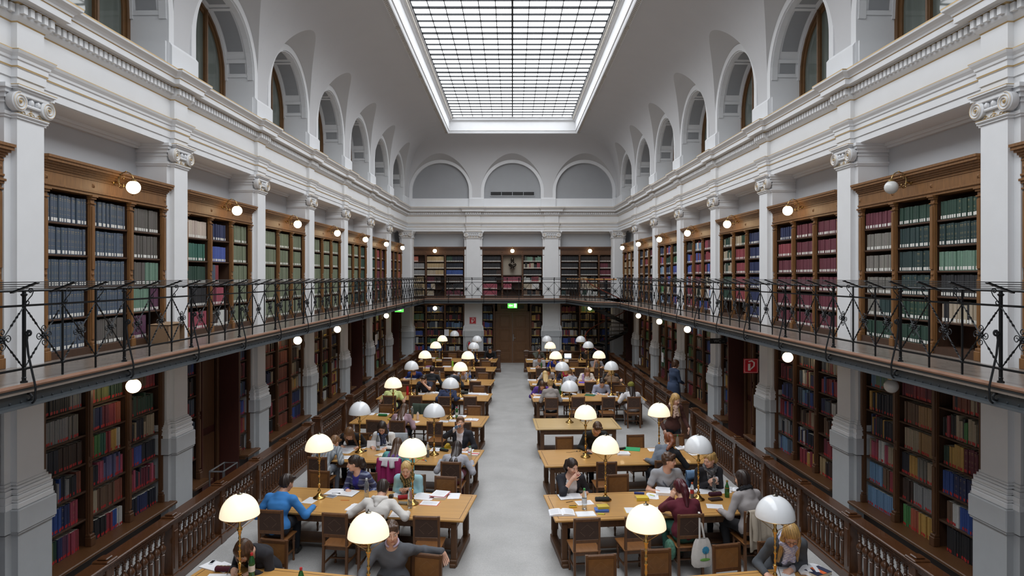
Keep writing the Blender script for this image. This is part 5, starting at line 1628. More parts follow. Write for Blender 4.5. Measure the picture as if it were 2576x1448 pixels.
def person(label, pos, yaw, res, stand=False, lean=18, hunch=10, twist=0, slant=0, head=(0, 25, 0), hands=((-0.16, 0.40, 0.79), (0.16, 0.40, 0.79)), pole=None, hdir=(None, None), hnorm=(None, None),
           hair='short', hc='brown', top='808080', sleeve='long', legs='24262e', skin='d8aa90', neck=0.07, scarf=None, glasses=False, fem=False, pattern=None, under=None, collar=None, hood=None, extra=None, shoe='2a2624', bulk=1.0, beanie=None, jacket=None, hz=None, dry=False, G=1.08):
    H = res / G
    hands = tuple(tuple(c / G for c in h_) if len(h_) == 3 else h_ for h_ in hands)
    if hz is not None: hz = hz / G
    wS = (0.165 if fem else 0.185) * (0.5 + bulk / 2)
    hip = _v(0, 0, 0.93 if stand else 0.53)
    Tr = rot(twist, lean, slant); Tu = rot(twist * 1.3, lean + hunch, slant)
    Hr = rot(twist * 0.6 + head[0], lean * 0.3 + head[1], head[2])
    hv = _n(Tu @ _v(0, 0.03, 0.1) * 0.5 + Hr @ _v(0, 0.02, 0.1) * 0.5) * 0.165
    kt = 1.0
    if hz is not None:
        kt = min(max((hz - hip[2] - 0.015 - hv[2]) / ((Tr @ _v(0, 0, .24) + Tu @ _v(0, 0, .235))[2]), 0.84), 1.13)
        hip = hip + _v(0, 0, .015)
    chest = hip + Tr @ _v(0, 0, 0.24 * kt)
    nb = chest + Tu @ _v(0, 0, 0.235 * kt)
    hc0 = nb + hv
    if dry: return hc0 * G
    W = lambda p: hc0 + Hr @ np.asarray(p, float)
    sh = [nb + Tu @ _v(q * wS, 0, -0.062) for q in (-1, 1)]
    arms = []
    for i, q in enumerate((-1, 1)):
        t = np.asarray(hands[i], float) if len(hands[i]) == 3 else W(hands[i][:3])
        pl = (pole[i] if pole and pole[i] is not None else (q * 0.5, -0.5, -0.8))
        e, t2 = ik(sh[i], t, 0.285, 0.25, pl)
        arms.append((sh[i], e, t2))
    if stand:
        hj = [hip + _v(q * 0.085, 0, -0.04) for q in (-1, 1)]
        st = stand if isinstance(stand, (int, float)) and stand is not True else 0.0
        kn = [_v(-0.09, 0.06 + 0.12 * st, 0.49), _v(0.09, 0.03 - 0.02 * st, 0.48)]
        an = [_v(-0.09, 0.0 + 0.2 * st, 0.09), _v(0.09, -0.02 - 0.24 * st, 0.1)]
    else:
        hj = [hip + _v(q * 0.085, 0.0, -0.0) for q in (-1, 1)]
        kn = [_v(q * 0.13, 0.42, 0.53) for q in (-1, 1)]
        an = [_v(q * 0.12, 0.36 + 0.05 * q, 0.09) for q in (-1, 1)]
    r = None
    lo_z = 0.35 if not stand else 0.4
    allp = [nb, hc0, hip] + [p for a in arms for p in a]
    mn = np.min(allp, 0) - 0.22; mx_ = np.max(allp, 0) + 0.22
    # ---- body: head, neck, torso, arms, hands in one skin
    f = Field(np.minimum(mn, [-.3, -.2, lo_z]), mx_, H)
    b1 = bulk
    f.cone(hip + _v(-.06, 0, 0), hip + _v(.06, 0, 0), .115 * b1, .115 * b1, .05)
    f.cone(hip, chest, .11 * b1, .105 * b1, .05)
    f.cone(chest + Tr @ _v(-.05, 0, .05), chest + Tr @ _v(.05, 0, .05), .105 * b1, .105 * b1, .05)
    f.cone(sh[0], sh[1], .055, .055, .05)
    f.cone(nb + Tu @ _v(0, 0, -.06), nb, .075, .058, .05)
    f.cone(nb, W((0, -.02, -.055)), .052 if fem else .058, .05 if fem else .056, .03)
    for a, e, t in arms:
        f.cone(a, e, .05 * b1, .04, .04); f.cone(e, t, .038, .026, .02)
    f.ell(W((0, -.016, .03)), (.073, .093, .087), Hr, .02); f.ell(W((0, .024, -.035)), (.06, .062, .08), Hr, .03)
    f.ell(W((0, .036, -.073)), (.043, .044, .04), Hr, .02); f.cone(W((0, .066, -.1)), W((0, .06, -.095)), .017, .02, .02)
    if H < 0.012:
        f.cone(W((-.03, .078, .018)), W((.03, .078, .018)), .011, .011, .015)
        for q in (-1, 1):
            f.ell(W((q * .034, .062, -.036)), (.026, .024, .024), Hr, .02)
            f.cone(W((q * .031, .097, -.002)), W((q * .033, .097, -.002)), .0135, .0135, .012, True)
            f.ell(W((q * .074, -.006, -.012)), (.009, .02, .031), Hr, .008)
        f.cone(W((0, .088, .004)), W((0, .107, -.034)), .008, .0125, .012); f.cone(W((-.011, .094, -.04)), W((.011, .094, -.04)), .008, .008, .008)
        f.cone(W((-.017, .081, -.066)), W((.017, .081, -.066)), .0065, .0065, .008); f.cone(W((-.013, .081, -.077)), W((.013, .081, -.077)), .007, .007, .006)
    else:
        f.cone(W((0, .09, .0)), W((0, .104, -.036)), .01, .014, .012)
        for q in (-1, 1): f.ell(W((q * .074, -.006, -.012)), (.012, .02, .03), Hr, .01)
    fr_ = 1.0 if H < 0.009 else 1.35
    for i, q in enumerate((-1, 1)):
        a, e, t = arms[i]
        dr = _n(t - e)
        d = _n(hdir[i]) if hdir[i] is not None else _n(_v(dr[0], dr[1], min(dr[2], -0.12) if not stand else dr[2]) + _v(-q * .25, 0, 0))
        if hdir[i] is None and abs(t[2] * G - 0.79) < 0.03: d = _n(_v(d[0], d[1], -0.12))
        nn = np.asarray(hnorm[i], float) if hnorm[i] is not None else _v(0, 0, -1)
        nn = _n(nn - d * (nn @ d)); lat = np.cross(d, nn) * (1 if q < 0 else -1)       # towards the thumb
        if (lat @ _v(-q, 0, 0)) < 0 and hnorm[i] is None: lat = -lat
        R3 = np.stack([lat, d, -nn], 1)
        f.ell(t + d * .045, (.038, .052, .0175), R3, .015)
        f.cone(t - dr * .02, t + d * .03, .026, .028, .015)
        for k_, (off, ln) in enumerate(((.028, .072), (.009, .08), (-.010, .074), (-.028, .058))):
            b0 = t + d * .082 + lat * off
            m1 = b0 + d * ln * .52 + nn * ln * (.12 + .05 * k_) + lat * off * .15
            m2 = m1 + d * ln * .36 + nn * ln * (.34 + .05 * k_)
            f.cone(b0 - d * .02, m1, .0092 * fr_, .0085 * fr_, .005); f.cone(m1, m2, .0083 * fr_, .0068 * fr_, .004)
        t0 = t + d * .025 + lat * .028
        t1 = t0 + _n(lat * .75 + d * .7 + nn * .25) * .042; t2 = t1 + _n(lat * .15 + d + nn * .3) * .03
        f.cone(t0, t1, .0125, .0105 * fr_, .01); f.cone(t1, t2, .0098 * fr_, .0075 * fr_, .004)
    sk = np.array(hx(skin)); hcol = np.array(hx(HAIRC[hc]))
    def skinc(P):
        c = np.tile(sk, (len(P), 1)); q = (P - hc0) @ Hr
        lip = (np.abs(q[:, 0]) < .022) & (np.abs(q[:, 2] + .071) < .011) & (q[:, 1] > .07)
        c[lip] = np.array(hx('b06a62')) if fem else np.array(hx('b47a68'))
        ax = np.abs(q[:, 0])
        br = (ax > .012) & (ax < .05) & (np.abs(q[:, 2] - .021 + .1 * np.maximum(ax - .032, 0)) < .0045) & (q[:, 1] > .055)
        if H < .012: c[br] = hcol * 0.7 + sk * 0.3
        ck = (ax > .02) & (ax < .055) & (np.abs(q[:, 2] + .036) < .018) & (q[:, 1] > .05)
        c[ck] = c[ck] * np.array([1.03, .93, .92, 1])
        return c
    body = skin_mesh('person', [f.mesh()], SKIN, skinc)
    r = ob('person', body, None, T(pos[0], pos[1], 0) @ RZ(yaw) @ Matrix.Diagonal((G, G, G, 1)))
    r['label'] = label
    tag(r, label, 'person', 'readers in the hall')
    # ---- garment
    def torso(fl, ex, kk=.05, low=0.0):
        fl.cone(hip + _v(-.065, 0, low), hip + _v(.065, 0, low), .12 * b1 + ex, .12 * b1 + ex, kk)
        fl.cone(hip + _v(0, 0, 0.02), chest, .122 * b1 + ex, .112 * b1 + ex, kk)
        fl.cone(chest + Tr @ _v(-.055, 0.0, .05), chest + Tr @ _v(.055, 0.0, .05), .11 * b1 + ex, .11 * b1 + ex, kk)
        if fem:
            for q in (-1, 1): fl.ell(chest + Tr @ _v(q * .07, .085, .03), (.06 + ex, .055 + ex, .06 + ex), Tr, .04)
        fl.cone(sh[0], nb + Tu @ _v(0, 0, -.05), .05 + ex, .072 + ex, kk); fl.cone(sh[1], nb + Tu @ _v(0, 0, -.05), .05 + ex, .072 + ex, kk)
        fl.cone(nb + Tu @ _v(0, 0, -.07), nb + Tu @ _v(0, 0, -.015), .085 + ex, .07 + ex, kk)
    def sleeves(fl, ex, kind):
        for a, e, t in arms:
            if kind == 'none': continue
            if kind == 'short':
                fl.cone(a, a + (e - a) * .62, .056 * b1 + ex, .056 + ex, .04)
            else:
                stop = 1.0 if kind == 'long' else .35
                fl.cone(a, e, .054 * b1 + ex, .047 + ex, .04); fl.cone(e, e + (t - e) * (stop * .97), .049 + ex, .036 + ex, .03)
    g = Field(np.minimum(mn, [-.3, -.25, lo_z]), mx_, max(H, .0085))
    torso(g, .006); sleeves(g, .004, sleeve)
    g.ripple(.0018 if H < .012 else .0015, 34, len(PEOPLE))
    fwd = Tu @ _v(0, 1, 0)
    g.cone(nb + Tu @ _v(0, .03, .0), nb + Tu @ _v(0, .09, .06), neck, neck + .015, .01, True)
    g.cone(nb + Tu @ _v(0, 0.0, .045), nb + Tu @ _v(0, 0, .12), .066, .08, .01, True)
    tc = np.array(hx(top)); rngp = np.random.RandomState(len(PEOPLE))
    u2 = np.array(hx(under)) if under else None
    def topc(P):
        c = np.tile(tc, (len(P), 1)); q = (P - chest) @ Tr
        if pattern: c = pattern(P, q, c)
        if u2 is not None:                       # open jacket: lighter shirt down the front
            w_ = (np.abs(q[:, 0]) < .045 + .12 * np.clip(q[:, 2] + .02, 0, .3)) & (q[:, 1] > .03) & (np.abs(q[:, 0]) < .1)
            c[w_] = u2
        return c
    ob('jacket' if jacket or u2 is not None else 'top', skin_mesh('top', [g.mesh()], CLOTH, topc), r)
    if collar:
        cb = MB()
        ring_ = [nb + Tu @ _v(.07 * math.sin(a), .012 + .068 * math.cos(a), .018 + .02 * (1 - math.cos(a)) * .5 - .012 * math.cos(a)) for a in [0.35 + (2 * PI - .7) * k / 20 for k in range(21)]]
        cb.tube([tuple(p) for p in ring_], [.012] * 21, 6)
        cb.build('collar', mat('collar ' + collar, hx(collar), .85), r, smooth=60)
    if hood:
        hf = Field(nb - .25, nb + .25, max(H, .009))
        hf.cone(nb + Tu @ _v(-.09, -.03, -.0), nb + Tu @ _v(0, -.095, -.05), .034, .045, .03); hf.cone(nb + Tu @ _v(.09, -.03, -.0), nb + Tu @ _v(0, -.095, -.05), .034, .045, .03); hf.cone(nb + Tu @ _v(0, -.09, -.04), nb + Tu @ _v(0, -.115, -.14), .05, .03, .03)
        hf.ripple(.002, 40, 3)
        ob('hood', skin_mesh('hood', [hf.mesh()], CLOTH, flat(hx(hood))), r)
    # ---- trousers and shoes
    if H < .02:
        t_ = Field([-.32, -.25, .0], [.32, .7, hip[2] + .2], max(H, .011))
        t_.cone(hip + _v(-.06, 0, -.02), hip + _v(.06, 0, -.02), .125 * b1, .125 * b1, .05)
        for i in (0, 1):
            t_.cone(hj[i], kn[i], .09 * b1, .065, .03); t_.cone(kn[i], an[i], .062, .045, .03)
        t_.ripple(.0025, 30, 5)
        ob('trousers', skin_mesh('trousers', [t_.mesh()], CLOTH, flat(hx(legs))), r)
        for i in (0, 1):
            s_ = Field(an[i] - .16, an[i] + _v(.16, .26, .1), .012)
            s_.cone(an[i] + _v(0, -.02, -.045), an[i] + _v(0, .14, -.055), .038, .034, .02); s_.cone(an[i] + _v(0, 0, 0), an[i] + _v(0, 0.02, -.04), .042, .04, .02)
            ob('shoe', skin_mesh('shoe', [s_.mesh()], TINT, flat(hx(shoe))), r)
    # ---- hair
    hf = Field(np.minimum(hc0 - .22, nb - .32), hc0 + .24, max(H, .0075))
    hf.ell(W((0, -.02, .036)), (.083, .104, .092), Hr, .02)
    if hair in ('short', 'curly'):
        hf.ell(W((0, -.045, -.01)), (.078, .07, .085), Hr, .02)
        hf.cone(W((-.05, .07, .085)), W((.055, .06, .088)), .02, .025, .02)
        hf.cone(W((0, -.09, -.12)), W((0, -.07, -.2)), .05, .07, .02, True)
    elif hair == 'bun':
        hf.ell(W((0, -.04, 0)), (.08, .078, .08), Hr, .02); hf.ell(W((0, -.105, .075)), (.042, .04, .04), Hr, .012)
    elif hair == 'pony':
        hf.ell(W((0, -.04, 0)), (.08, .078, .08), Hr, .02); hf.cone(W((0, -.1, .05)), W((0, -.14, .02)), .022, .03, .02)
        pd = nb + Tu @ _v(.0, -.11, -.09)
        hf.cone(W((0, -.13, .02)), W((0, -.135, -.07)), .042, .05, .02); hf.cone(W((0, -.135, -.07)), pd, .05, .026, .02)
    elif hair == 'bob':
        for q in (-1, 1): hf.cone(W((q * .072, -.01, .0)), W((q * .072, -.0, -.1)), .026, .02, .02)
        hf.ell(W((0, -.06, -.03)), (.078, .055, .1), Hr, .03)
    elif hair == 'long':
        for q in (-1, 1):
            hf.cone(W((q * .07, -.005, .02)), W((q * .074, -.005, -.1)), .028, .03, .02)
            hf.cone(W((q * .074, -.005, -.1)), nb + Tu @ _v(q * .1, .115, -.2), .034, .022, .02)
        hf.ell(W((0, -.06, -.03)), (.08, .06, .11), Hr, .03)
        hf.cone(W((0, -.07, -.08)), nb + Tu @ _v(0, -.09, -.12), .07, .045, .03)
    elif hair == 'longback':
        hf.ell(W((0, -.06, -.03)), (.08, .062, .11), Hr, .03)
        for q in (-1, 1): hf.cone(W((q * .066, -.02, .0)), W((q * .06, -.05, -.12)), .028, .03, .02)
        for q in (-1, 1): hf.cone(W((q * .025, -.075, -.08)), nb + Tu @ _v(q * .045, -.105, -.2), .062, .042, .03)
    elif hair == 'fall':                  # long hair falling forward round the face
        hf.ell(W((0, -.05, -.02)), (.08, .065, .1), Hr, .03)
        for q in (-1, 1): hf.cone(W((q * .07, .01, .03)), W((q * .07, .06, -.1)), .03, .034, .02); hf.cone(W((q * .07, .06, -.1)), W((q * .06, .075, -.2)), .034, .02, .02)
    # keep the face free
    fx = .052 if hair not in ('short', 'curly') else .058
    hf.ell(W((0, .085, -.045)), (fx, .06, .092 if hair not in ('bun', 'pony') else .11), Hr, .006, True)
    if hair in ('short', 'curly', 'bun', 'pony'):
        for q in (-1, 1): hf.ell(W((q * .085, .02, -.05)), (.035, .04, .055), Hr, .008, True)
    if hair == 'curly': hf.ripple(.006, 60, len(PEOPLE))
    else:
        X_, Y_, Z_ = hf.ax[0][:, None, None] - NP(hc0[0]), hf.ax[1][None, :, None] - NP(hc0[1]), hf.ax[2][None, None, :] - NP(hc0[2])
        hf.V = hf.V + (NP(.0022) * np.sin(np.arctan2(X_, -Y_ + NP(.02)) * 17 + 1.2 * np.sin(Z_ * 14)) + NP(.0012) * np.sin(X_ * 190 + Z_ * 20)).astype(NP)
    def hairc(P):
        q = (P - hc0) @ Hr; w_ = .5 + .5 * np.sin(q[:, 0] * 260 + 40 * q[:, 1] + 2 * np.sin(q[:, 2] * 30))
        return hcol * (0.8 + .45 * w_[:, None]) * np.array([1, 1, 1, 0]) + np.array([0, 0, 0, 1])
    if beanie:
        bn = Field(hc0 - .2, hc0 + .25, max(H, .009))
        bn.ell(W((0, -.03, .045)), (.095, .112, .098), Hr, .02); bn.cone(W((0, -.075, .07)), W((0, -.11, .06)), .05, .04, .04); bn.ripple(.003, 60, 2)
        bn.ell(W((0, .09, -.06)), (.09, .08, .09), Hr, .01, True); bn.ell(W((0, .0, -.12)), (.13, .15, .1), Hr, .01, True)
        ob('beanie', skin_mesh('beanie', [bn.mesh()], CLOTH, flat(hx(beanie))), r)
    ob('hair', skin_mesh('hair', [hf.mesh()], HAIR, hairc), r)
    if H < .012:
        for q in (-1, 1):
            e_ = MB(); c = W((q * .031, .0745, -.001)); e_.ball(tuple(c), .0128, 10, 8)
            c2 = W((q * .031, .0815, -.0035)); e_.ball(tuple(c2), .0066, 8, 6, mi=1)
            e_.build('eye', [EYEW, EYED], r, smooth=180)
    if glasses:
        gl = MB()
        for q in (-1, 1):
            gl.tube([tuple(W((q * .033 + .023 * math.cos(a), .1, -.004 + .018 * math.sin(a)))) for a in [2 * PI * k / 14 for k in range(15)]], .0022, 5, cap=False)
            gl.tube([tuple(W((q * .056, .098, .002))), tuple(W((q * .076, .0, -.002)))], .002, 4)
        gl.tube([tuple(W((-.01, .1, .0))), tuple(W((.01, .1, .0)))], .002, 4)
        gl.build('glasses', FRAME, r)
    if scarf:
        sf = Field(nb - .3, nb + .25, max(H, .0085))
        ringp = [nb + Tu @ _v(.082 * math.sin(a), .018 + .078 * math.cos(a), .02 - .028 * math.cos(a)) for a in [2 * PI * k / 10 for k in range(11)]]
        for a, b_ in zip(ringp, ringp[1:]): sf.cone(a, b_, .029, .029, .02)
        sf.cone(ringp[0], chest + Tr @ _v(.04, .135, .02), .04, .035, .03); sf.cone(ringp[0], chest + Tr @ _v(-.04, .14, .05), .04, .035, .03)
        sf.ripple(.006, 55, 4)
        c1 = np.array(hx(scarf[0])); c2_ = np.array(hx(scarf[1]))
        def scc(P):
            w_ = (np.sin(P[:, 0] * 140 + P[:, 2] * 90) * np.sin(P[:, 2] * 130 - P[:, 1] * 110) > .2)
            return np.where(w_[:, None], c2_, c1)
        ob('scarf', skin_mesh('scarf', [sf.mesh()], CLOTH, scc), r)
    PEOPLE.append(r)
    return r, dict(hc0=hc0, Hr=Hr, nb=nb, Tu=Tu, chest=chest, Tr=Tr, arms=arms)
RES = {1: .0065, 2: .0065, 3: .0075, 4: .0095, 5: .011, 6: .0135, 7: .015, 8: .015}
def seated(label, side, j, face, u, v, yh, sh=0.0, yaw=0, **k):
    """Sit at the table so that the head comes near pixel u, v at depth yh; sh moves the seat back from the table."""
    x = (u - CXP) * yh / FPX
    xc, yc, rt, L = TAB[side, j]
    b_ = -0.83 - sh if face == 'N' else 0.83 + sh
    c, s_ = math.cos(rt), math.sin(rt)
    lx = (x + b_ * s_ - xc) / c
    s = -1 if side == 'L' else 1
    a = L / 2 + s * lx
    a = min(max(a, .3), L - .25)
    r0 = rt
    k['G'] = {1: 1.16, 2: 1.13, 3: 1.11}.get(j, 1.08)
    ya = r0 + (0 if face == 'N' else PI) + math.radians(yaw)
    px_, py_, r0 = tpoint(side, j, a, b_)
    for _ in range(3):                       # slide along the table until the head lines up, then set the sitting height
        h_ = person(label, None, ya, 1, dry=True, **k)
        wx = px_ + math.cos(ya) * h_[0] - math.sin(ya) * h_[1]; wy = py_ + math.sin(ya) * h_[0] + math.cos(ya) * h_[1]
        a = min(max(a - s * -1 * ((u - CXP) * wy / FPX - wx), .3), L - .25)
        px_, py_, r0 = tpoint(side, j, a, b_)
        k['hz'] = EYE - (v - HYP) * wy / FPX
    SEATX.setdefault((side, j, face), []).append((a, sh))
    return person(label, (px_, py_), ya, RES[j], **k)
def stripes(c2, fr=90, ax=2, th=0.0):
    c2 = np.array(hx(c2))
    def f(P, q, c):
        m_ = np.sin(q[:, ax] * fr) > th
        c[m_] = c2; return c
    return f
def sleeves_dark(c2):
    c2 = np.array(hx(c2))
    def f(P, q, c):
        m_ = np.abs(q[:, 0]) > (.085 + .25 * np.clip(.1 - q[:, 2], -.2, 0))
        c[m_] = c2; return c
    return f
def print_front(c2, z0=-.06, z1=.08, w=.09):
    c2 = np.array(hx(c2))
    def f(P, q, c):
        m_ = (q[:, 1] > .05) & (np.abs(q[:, 0]) < w) & (q[:, 2] > z0) & (q[:, 2] < z1) & (np.abs(np.abs(q[:, 0]) * .9 - (q[:, 2] - z0) * .75) < .014)
        m_ |= (q[:, 1] > .05) & (np.abs(q[:, 0]) < .06) & (np.abs(q[:, 2] - z0 + .02) < .012) & (np.sin(q[:, 0] * 300) > -.2)
        c[m_] = c2; return c
    return f
def open_back(c2):
    c2 = np.array(hx(c2))
    def f(P, q, c):
        m_ = (q[:, 1] < -.04) & ((q[:, 0] / .1) ** 2 + ((q[:, 2] - .07) / .09) ** 2 < 1) & (np.sin(q[:, 2] * 110) > -.75) & (np.abs(q[:, 0]) > .006)
        c[m_] = c2; return c
    return f
S_ = seated
TBL = 0.79
# ---- clock side
S_('person in a grey sweater sitting back with one arm stretched over the next chair', 'L', 1, 'F', 985, 1345, 8.55, sh=.06, yaw=8, lean=2, hunch=4, head=(20, 6, 4), hands=((-.62, -.12, .95), (.30, .50, .79)), pole=((0, -.8, -.35), None), hdir=((-.45, .2, -.85), None), hnorm=((.0, 1, .2), None),
   hair='short', hc='brown', top='585a60', collar='c8b8d0', skin='d4a68e', legs='3a3028')
S_('person with long brown hair bent low over writing paper, black jacket', 'L', 1, 'F', 612, 1385, 8.75, lean=34, hunch=18, head=(0, 40, 0), hands=((-.10, .46, TBL), (.2, .42, TBL)), hair='fall', hc='brown', top='26262c', fem=True, skin='d8ac94')
S_('person in a bright blue sweater seen from behind', 'L', 2, 'N', 722, 1213, 10.45, sh=.0, yaw=4, lean=13, hunch=12, twist=-8, head=(-24, 16, 0), hands=((-.36, .36, TBL), (.44, .40, TBL)), hair='short', hc='dark', top='3c80c4', legs='22242c', skin='c09078')
S_('person in a white hooded top leaning over the table', 'L', 2, 'N', 963, 1228, 10.55, lean=24, hunch=14, head=(6, 30, 0), hands=((-.34, .42, TBL), (.42, .34, TBL)), pole=((-.9, -.2, -.6), (.9, -.2, -.6)), hair='short', hc='dark', top='dcd8d4', hood='d8d4d0', legs='2c3038', skin='d0a088')
S_('person with a dark ponytail and striped cardigan looking towards the balustrade', 'L', 2, 'F', 890, 1165, 11.9, lean=10, hunch=10, twist=-18, head=(-62, 8, 0), hands=((-.2, .32, .72), (.16, .34, TBL)), hair='pony', hc='dark', top='3c4064', pattern=stripes('8088a0', 75, 2, .72), fem=True, skin='deb098', under='34308c')
S_('blonde person in a pale blue sweater with a green gold scarf', 'L', 2, 'F', 1022, 1180, 11.85, lean=24, hunch=12, head=(8, 2, 0), hands=((-.06, .34, .84), (.10, .34, .83)), hdir=((.3, .7, .4), (-.5, .6, .2)), hair='pony', hc='pale', top='9cc8d4', scarf=('40442c', 'b09a64'), fem=True, skin='e2b49c')
S_('person in a grey striped top hunched beside the clock-side balustrade', 'L', 3, 'N', 842, 1110, 13.7, lean=40, hunch=24, head=(-20, 32, 0), hands=((-.2, .46, TBL), (.26, .44, TBL)), hair='short', hc='light', top='7c8288', pattern=stripes('a4aab0', 130, 0, .3), legs='6a6e78')
S_('person with long brown hair in teal and purple seen from behind', 'L', 3, 'N', 1000, 1130, 13.2, lean=26, hunch=16, head=(10, 20, 0), hands=((-.26, .40, TBL), (.32, .36, TBL)), hair='longback', hc='brown', top='5e9a98', fem=True, pattern=lambda P, q, c: np.where(((np.abs(q[:, 0]) < .1) & (q[:, 1] < .05))[:, None], np.array(hx('5c3c78')), c), legs='7c2050')
S_('person with long dark hair in a light grey long-sleeved top from behind', 'L', 3, 'N', 1150, 1133, 13.1, lean=30, hunch=18, head=(8, 24, 0), hands=((-.34, .38, TBL), (.3, .40, TBL)), hair='longback', hc='dark', top='a8a8b0', fem=True, legs='7c4450')
S_('person in black with brown hair bowed beside the short balustrade', 'L', 3, 'F', 878, 1077, 14.75, lean=34, hunch=20, head=(18, 38, 0), hands=((-.2, .46, TBL), (.2, .42, TBL)), hair='long', hc='light', top='201e20', fem=True)
S_('person with glasses, long dark hair and a dotted navy scarf', 'L', 3, 'F', 961, 1075, 14.7, lean=16, hunch=10, head=(6, 24, 0), hands=((-.16, .42, TBL), (.18, .40, TBL)), hair='long', hc='dark', top='dcdad8', scarf=('22263c', '5c6484'), glasses=True, fem=True, skin='d8a890')
DRK = S_('person drinking from a clear bottle, dark jacket over a white shirt', 'L', 3, 'F', 1158, 1062, 14.5, lean=4, hunch=0, head=(14, -12, 0), hands=((-.22, .30, .80), (.115, .235, -.115, 0)), hdir=(None, (-.5, -.1, .75)), hnorm=(None, (-.7, -.3, -.1)), pole=(None, (.8, .1, -.6)), hair='short', hc='light', top='24262e', under='d8d8e0', jacket=True, hood='262830', skin='d4a488')
S_('person in a mauve top with a cut-out white back', 'L', 4, 'N', 1017, 1028, 16.8, lean=26, hunch=16, head=(-8, 24, 0), hands=((-.26, .40, TBL), (.26, .38, TBL)), hair='longback', hc='brown', top='9c8088', pattern=open_back('e4e0e4'), fem=True)
S_('person in a pale yellow green t-shirt seen from behind', 'L', 5, 'N', 993, 972, 20.3, lean=24, hunch=14, head=(-8, 22, 0), hands=((-.34, .36, TBL), (.36, .36, TBL)), hair='short', hc='dark', top='d0d890', sleeve='short', skin='b88c74', legs='48484c')
S_('person in a navy hooded jacket stooping at the table', 'L', 5, 'N', 1130, 972, 20.2, lean=32, hunch=18, head=(0, 28, 0), hands=((-.36, .36, TBL), (.34, .34, TBL)), hair='short', hc='dark', top='2a3452', hood='2a3452')
S_('person in a navy t-shirt resting the head on one hand', 'L', 5, 'F', 1066, 950, 21.3, lean=20, hunch=14, head=(-10, 24, 0), hands=((-.02, .13, -.06, 0), (.26, .36, TBL)), pole=((-.5, .5, -.6), None), hdir=((.3, -.3, .9), None), hnorm=((.1, -1, 0), None), hair='short', hc='dark', top='2c3040', sleeve='short')
S_('person in a black sweater with short dark hair from behind', 'L', 6, 'N', 1088, 929, 23.0, lean=10, hunch=8, head=(-6, 14, 0), hands=((-.22, .38, TBL), (.34, .36, TBL)), hair='short', hc='dark', top='202226')
S_('person in a dark jacket with a grey collar bent over from behind', 'L', 6, 'N', 1146, 937, 22.95, lean=26, hunch=14, twist=-12, head=(-6, 26, 0), hands=((-.2, .40, TBL), (.36, .36, TBL)), hair='short', hc='brown', top='26282e', hood='60646c')
S_('person in a royal blue sweater leaning far over the table', 'L', 6, 'F', 1040, 928, 24.0, lean=36, hunch=18, head=(10, 34, 0), hands=((-.34, .5, TBL), (.36, .42, TBL)), hair='short', hc='brown', top='223a84')
S_('person in a plaid shirt with a hand at the face behind the lamp', 'L', 6, 'F', 1165, 933, 24.0, lean=20, hunch=12, head=(8, 22, 0), hands=((-.06, .10, -.12, 0), (.26, .38, TBL)), hdir=((.1, -.2, 1), None), hair='bob', hc='brown', top='8c90a8', pattern=stripes('c4c0c8', 160), fem=True)
S_('person in navy with brown hair at the farthest clock-side table', 'L', 8, 'N', 1182, 878, 28.9, lean=6, hunch=6, head=(-30, 12, 0), hands=((-.2, .36, TBL), (.28, .38, TBL)), hair='short', hc='light', top='2c3048')
S_('person in a black sweater writing beside the aisle at the clock-side barrier', 'L', 8, 'F', 1233, 877, 30.4, lean=16, hunch=12, head=(4, 30, 0), hands=((-.12, .42, TBL), (.16, .42, TBL)), hair='short', hc='black', top='1e2026')
# ---- stair side
S_('person with glasses and long blonde hair reading, grey hooded jacket', 'R', 1, 'F', 1990, 1345, 8.85, yaw=-10, lean=22, hunch=12, head=(-16, 30, 0), hands=((-.02, .34, TBL), (.36, .46, TBL)), hair='long', hc='blonde', top='4a4e54', under='a8a4ac', scarf=('b4b8dc', 'e0e0f0'), glasses=True, fem=True, skin='d8a890', jacket=True, hood='4a4e54')
S_('person with a dark red ponytail in a burgundy sweater from behind', 'R', 2, 'N', 1709, 1226, 10.3, sh=.02, yaw=6, lean=10, hunch=10, head=(8, 10, 0), hands=((-.105, .05, -.13, 0), (.24, .42, TBL)), pole=((-.35, .6, -.8), None), hdir=((.2, -.1, .9), None), hnorm=((.8, .2, 0), None), hair='pony', hc='burg', top='5c1a2a', legs='2c5c50', bulk=1.12, fem=True)
S_('person with dark hair and black scarf in a light grey top from behind', 'R', 2, 'N', 1866, 1203, 10.6, yaw=16, lean=8, hunch=8, head=(10, 8, 0), hands=((-.28, .38, TBL), (.34, .42, TBL)), hair='bob', hc='dark', top='a09a9a', legs='1e1e22', scarf=('1a1a1e', '26262a'), fem=True)
S_('person covering the mouth with one hand, black and white raglan top', 'R', 2, 'F', 1440, 1180, 11.8, lean=8, hunch=8, head=(26, 10, 0), hands=((-.22, .30, .785), (.075, .125, -.135, 0)), pole=(None, (.4, .5, -.8)), hdir=(None, (-.75, -.0, .6)), hnorm=(None, (-.2, -1, -.1)), hair='pony', hc='dark', top='e0dcdc', sleeve='half', pattern=sleeves_dark('22222a'), neck=.085, fem=True, skin='dcae98')
S_('person with tousled hair in a grey t-shirt printed with dark wings', 'R', 2, 'F', 1683, 1157, 12.05, lean=6, hunch=6, head=(58, 4, 0), hands=((-.28, .34, TBL), (.26, .36, TBL)), hair='curly', hc='brown', top='9c9ea4', sleeve='short', pattern=print_front('5c6068'), skin='d8a890')
BOT = S_('blonde person opening a water bottle, grey scarf and black cardigan', 'R', 2, 'F', 1784, 1155, 12.3, lean=8, hunch=8, head=(-56, 12, 0), hands=((-.05, .30, .96), (.09, .28, .88)), hdir=((.8, .3, .0), (-.8, .35, .25)), hnorm=((0, -.3, -1), (-.2, -.5, -.3)), hair='pony', hc='blonde', top='24242a', under='d0ccd0', scarf=('4c4e52', '7c7e82'), fem=True, skin='dcae98')
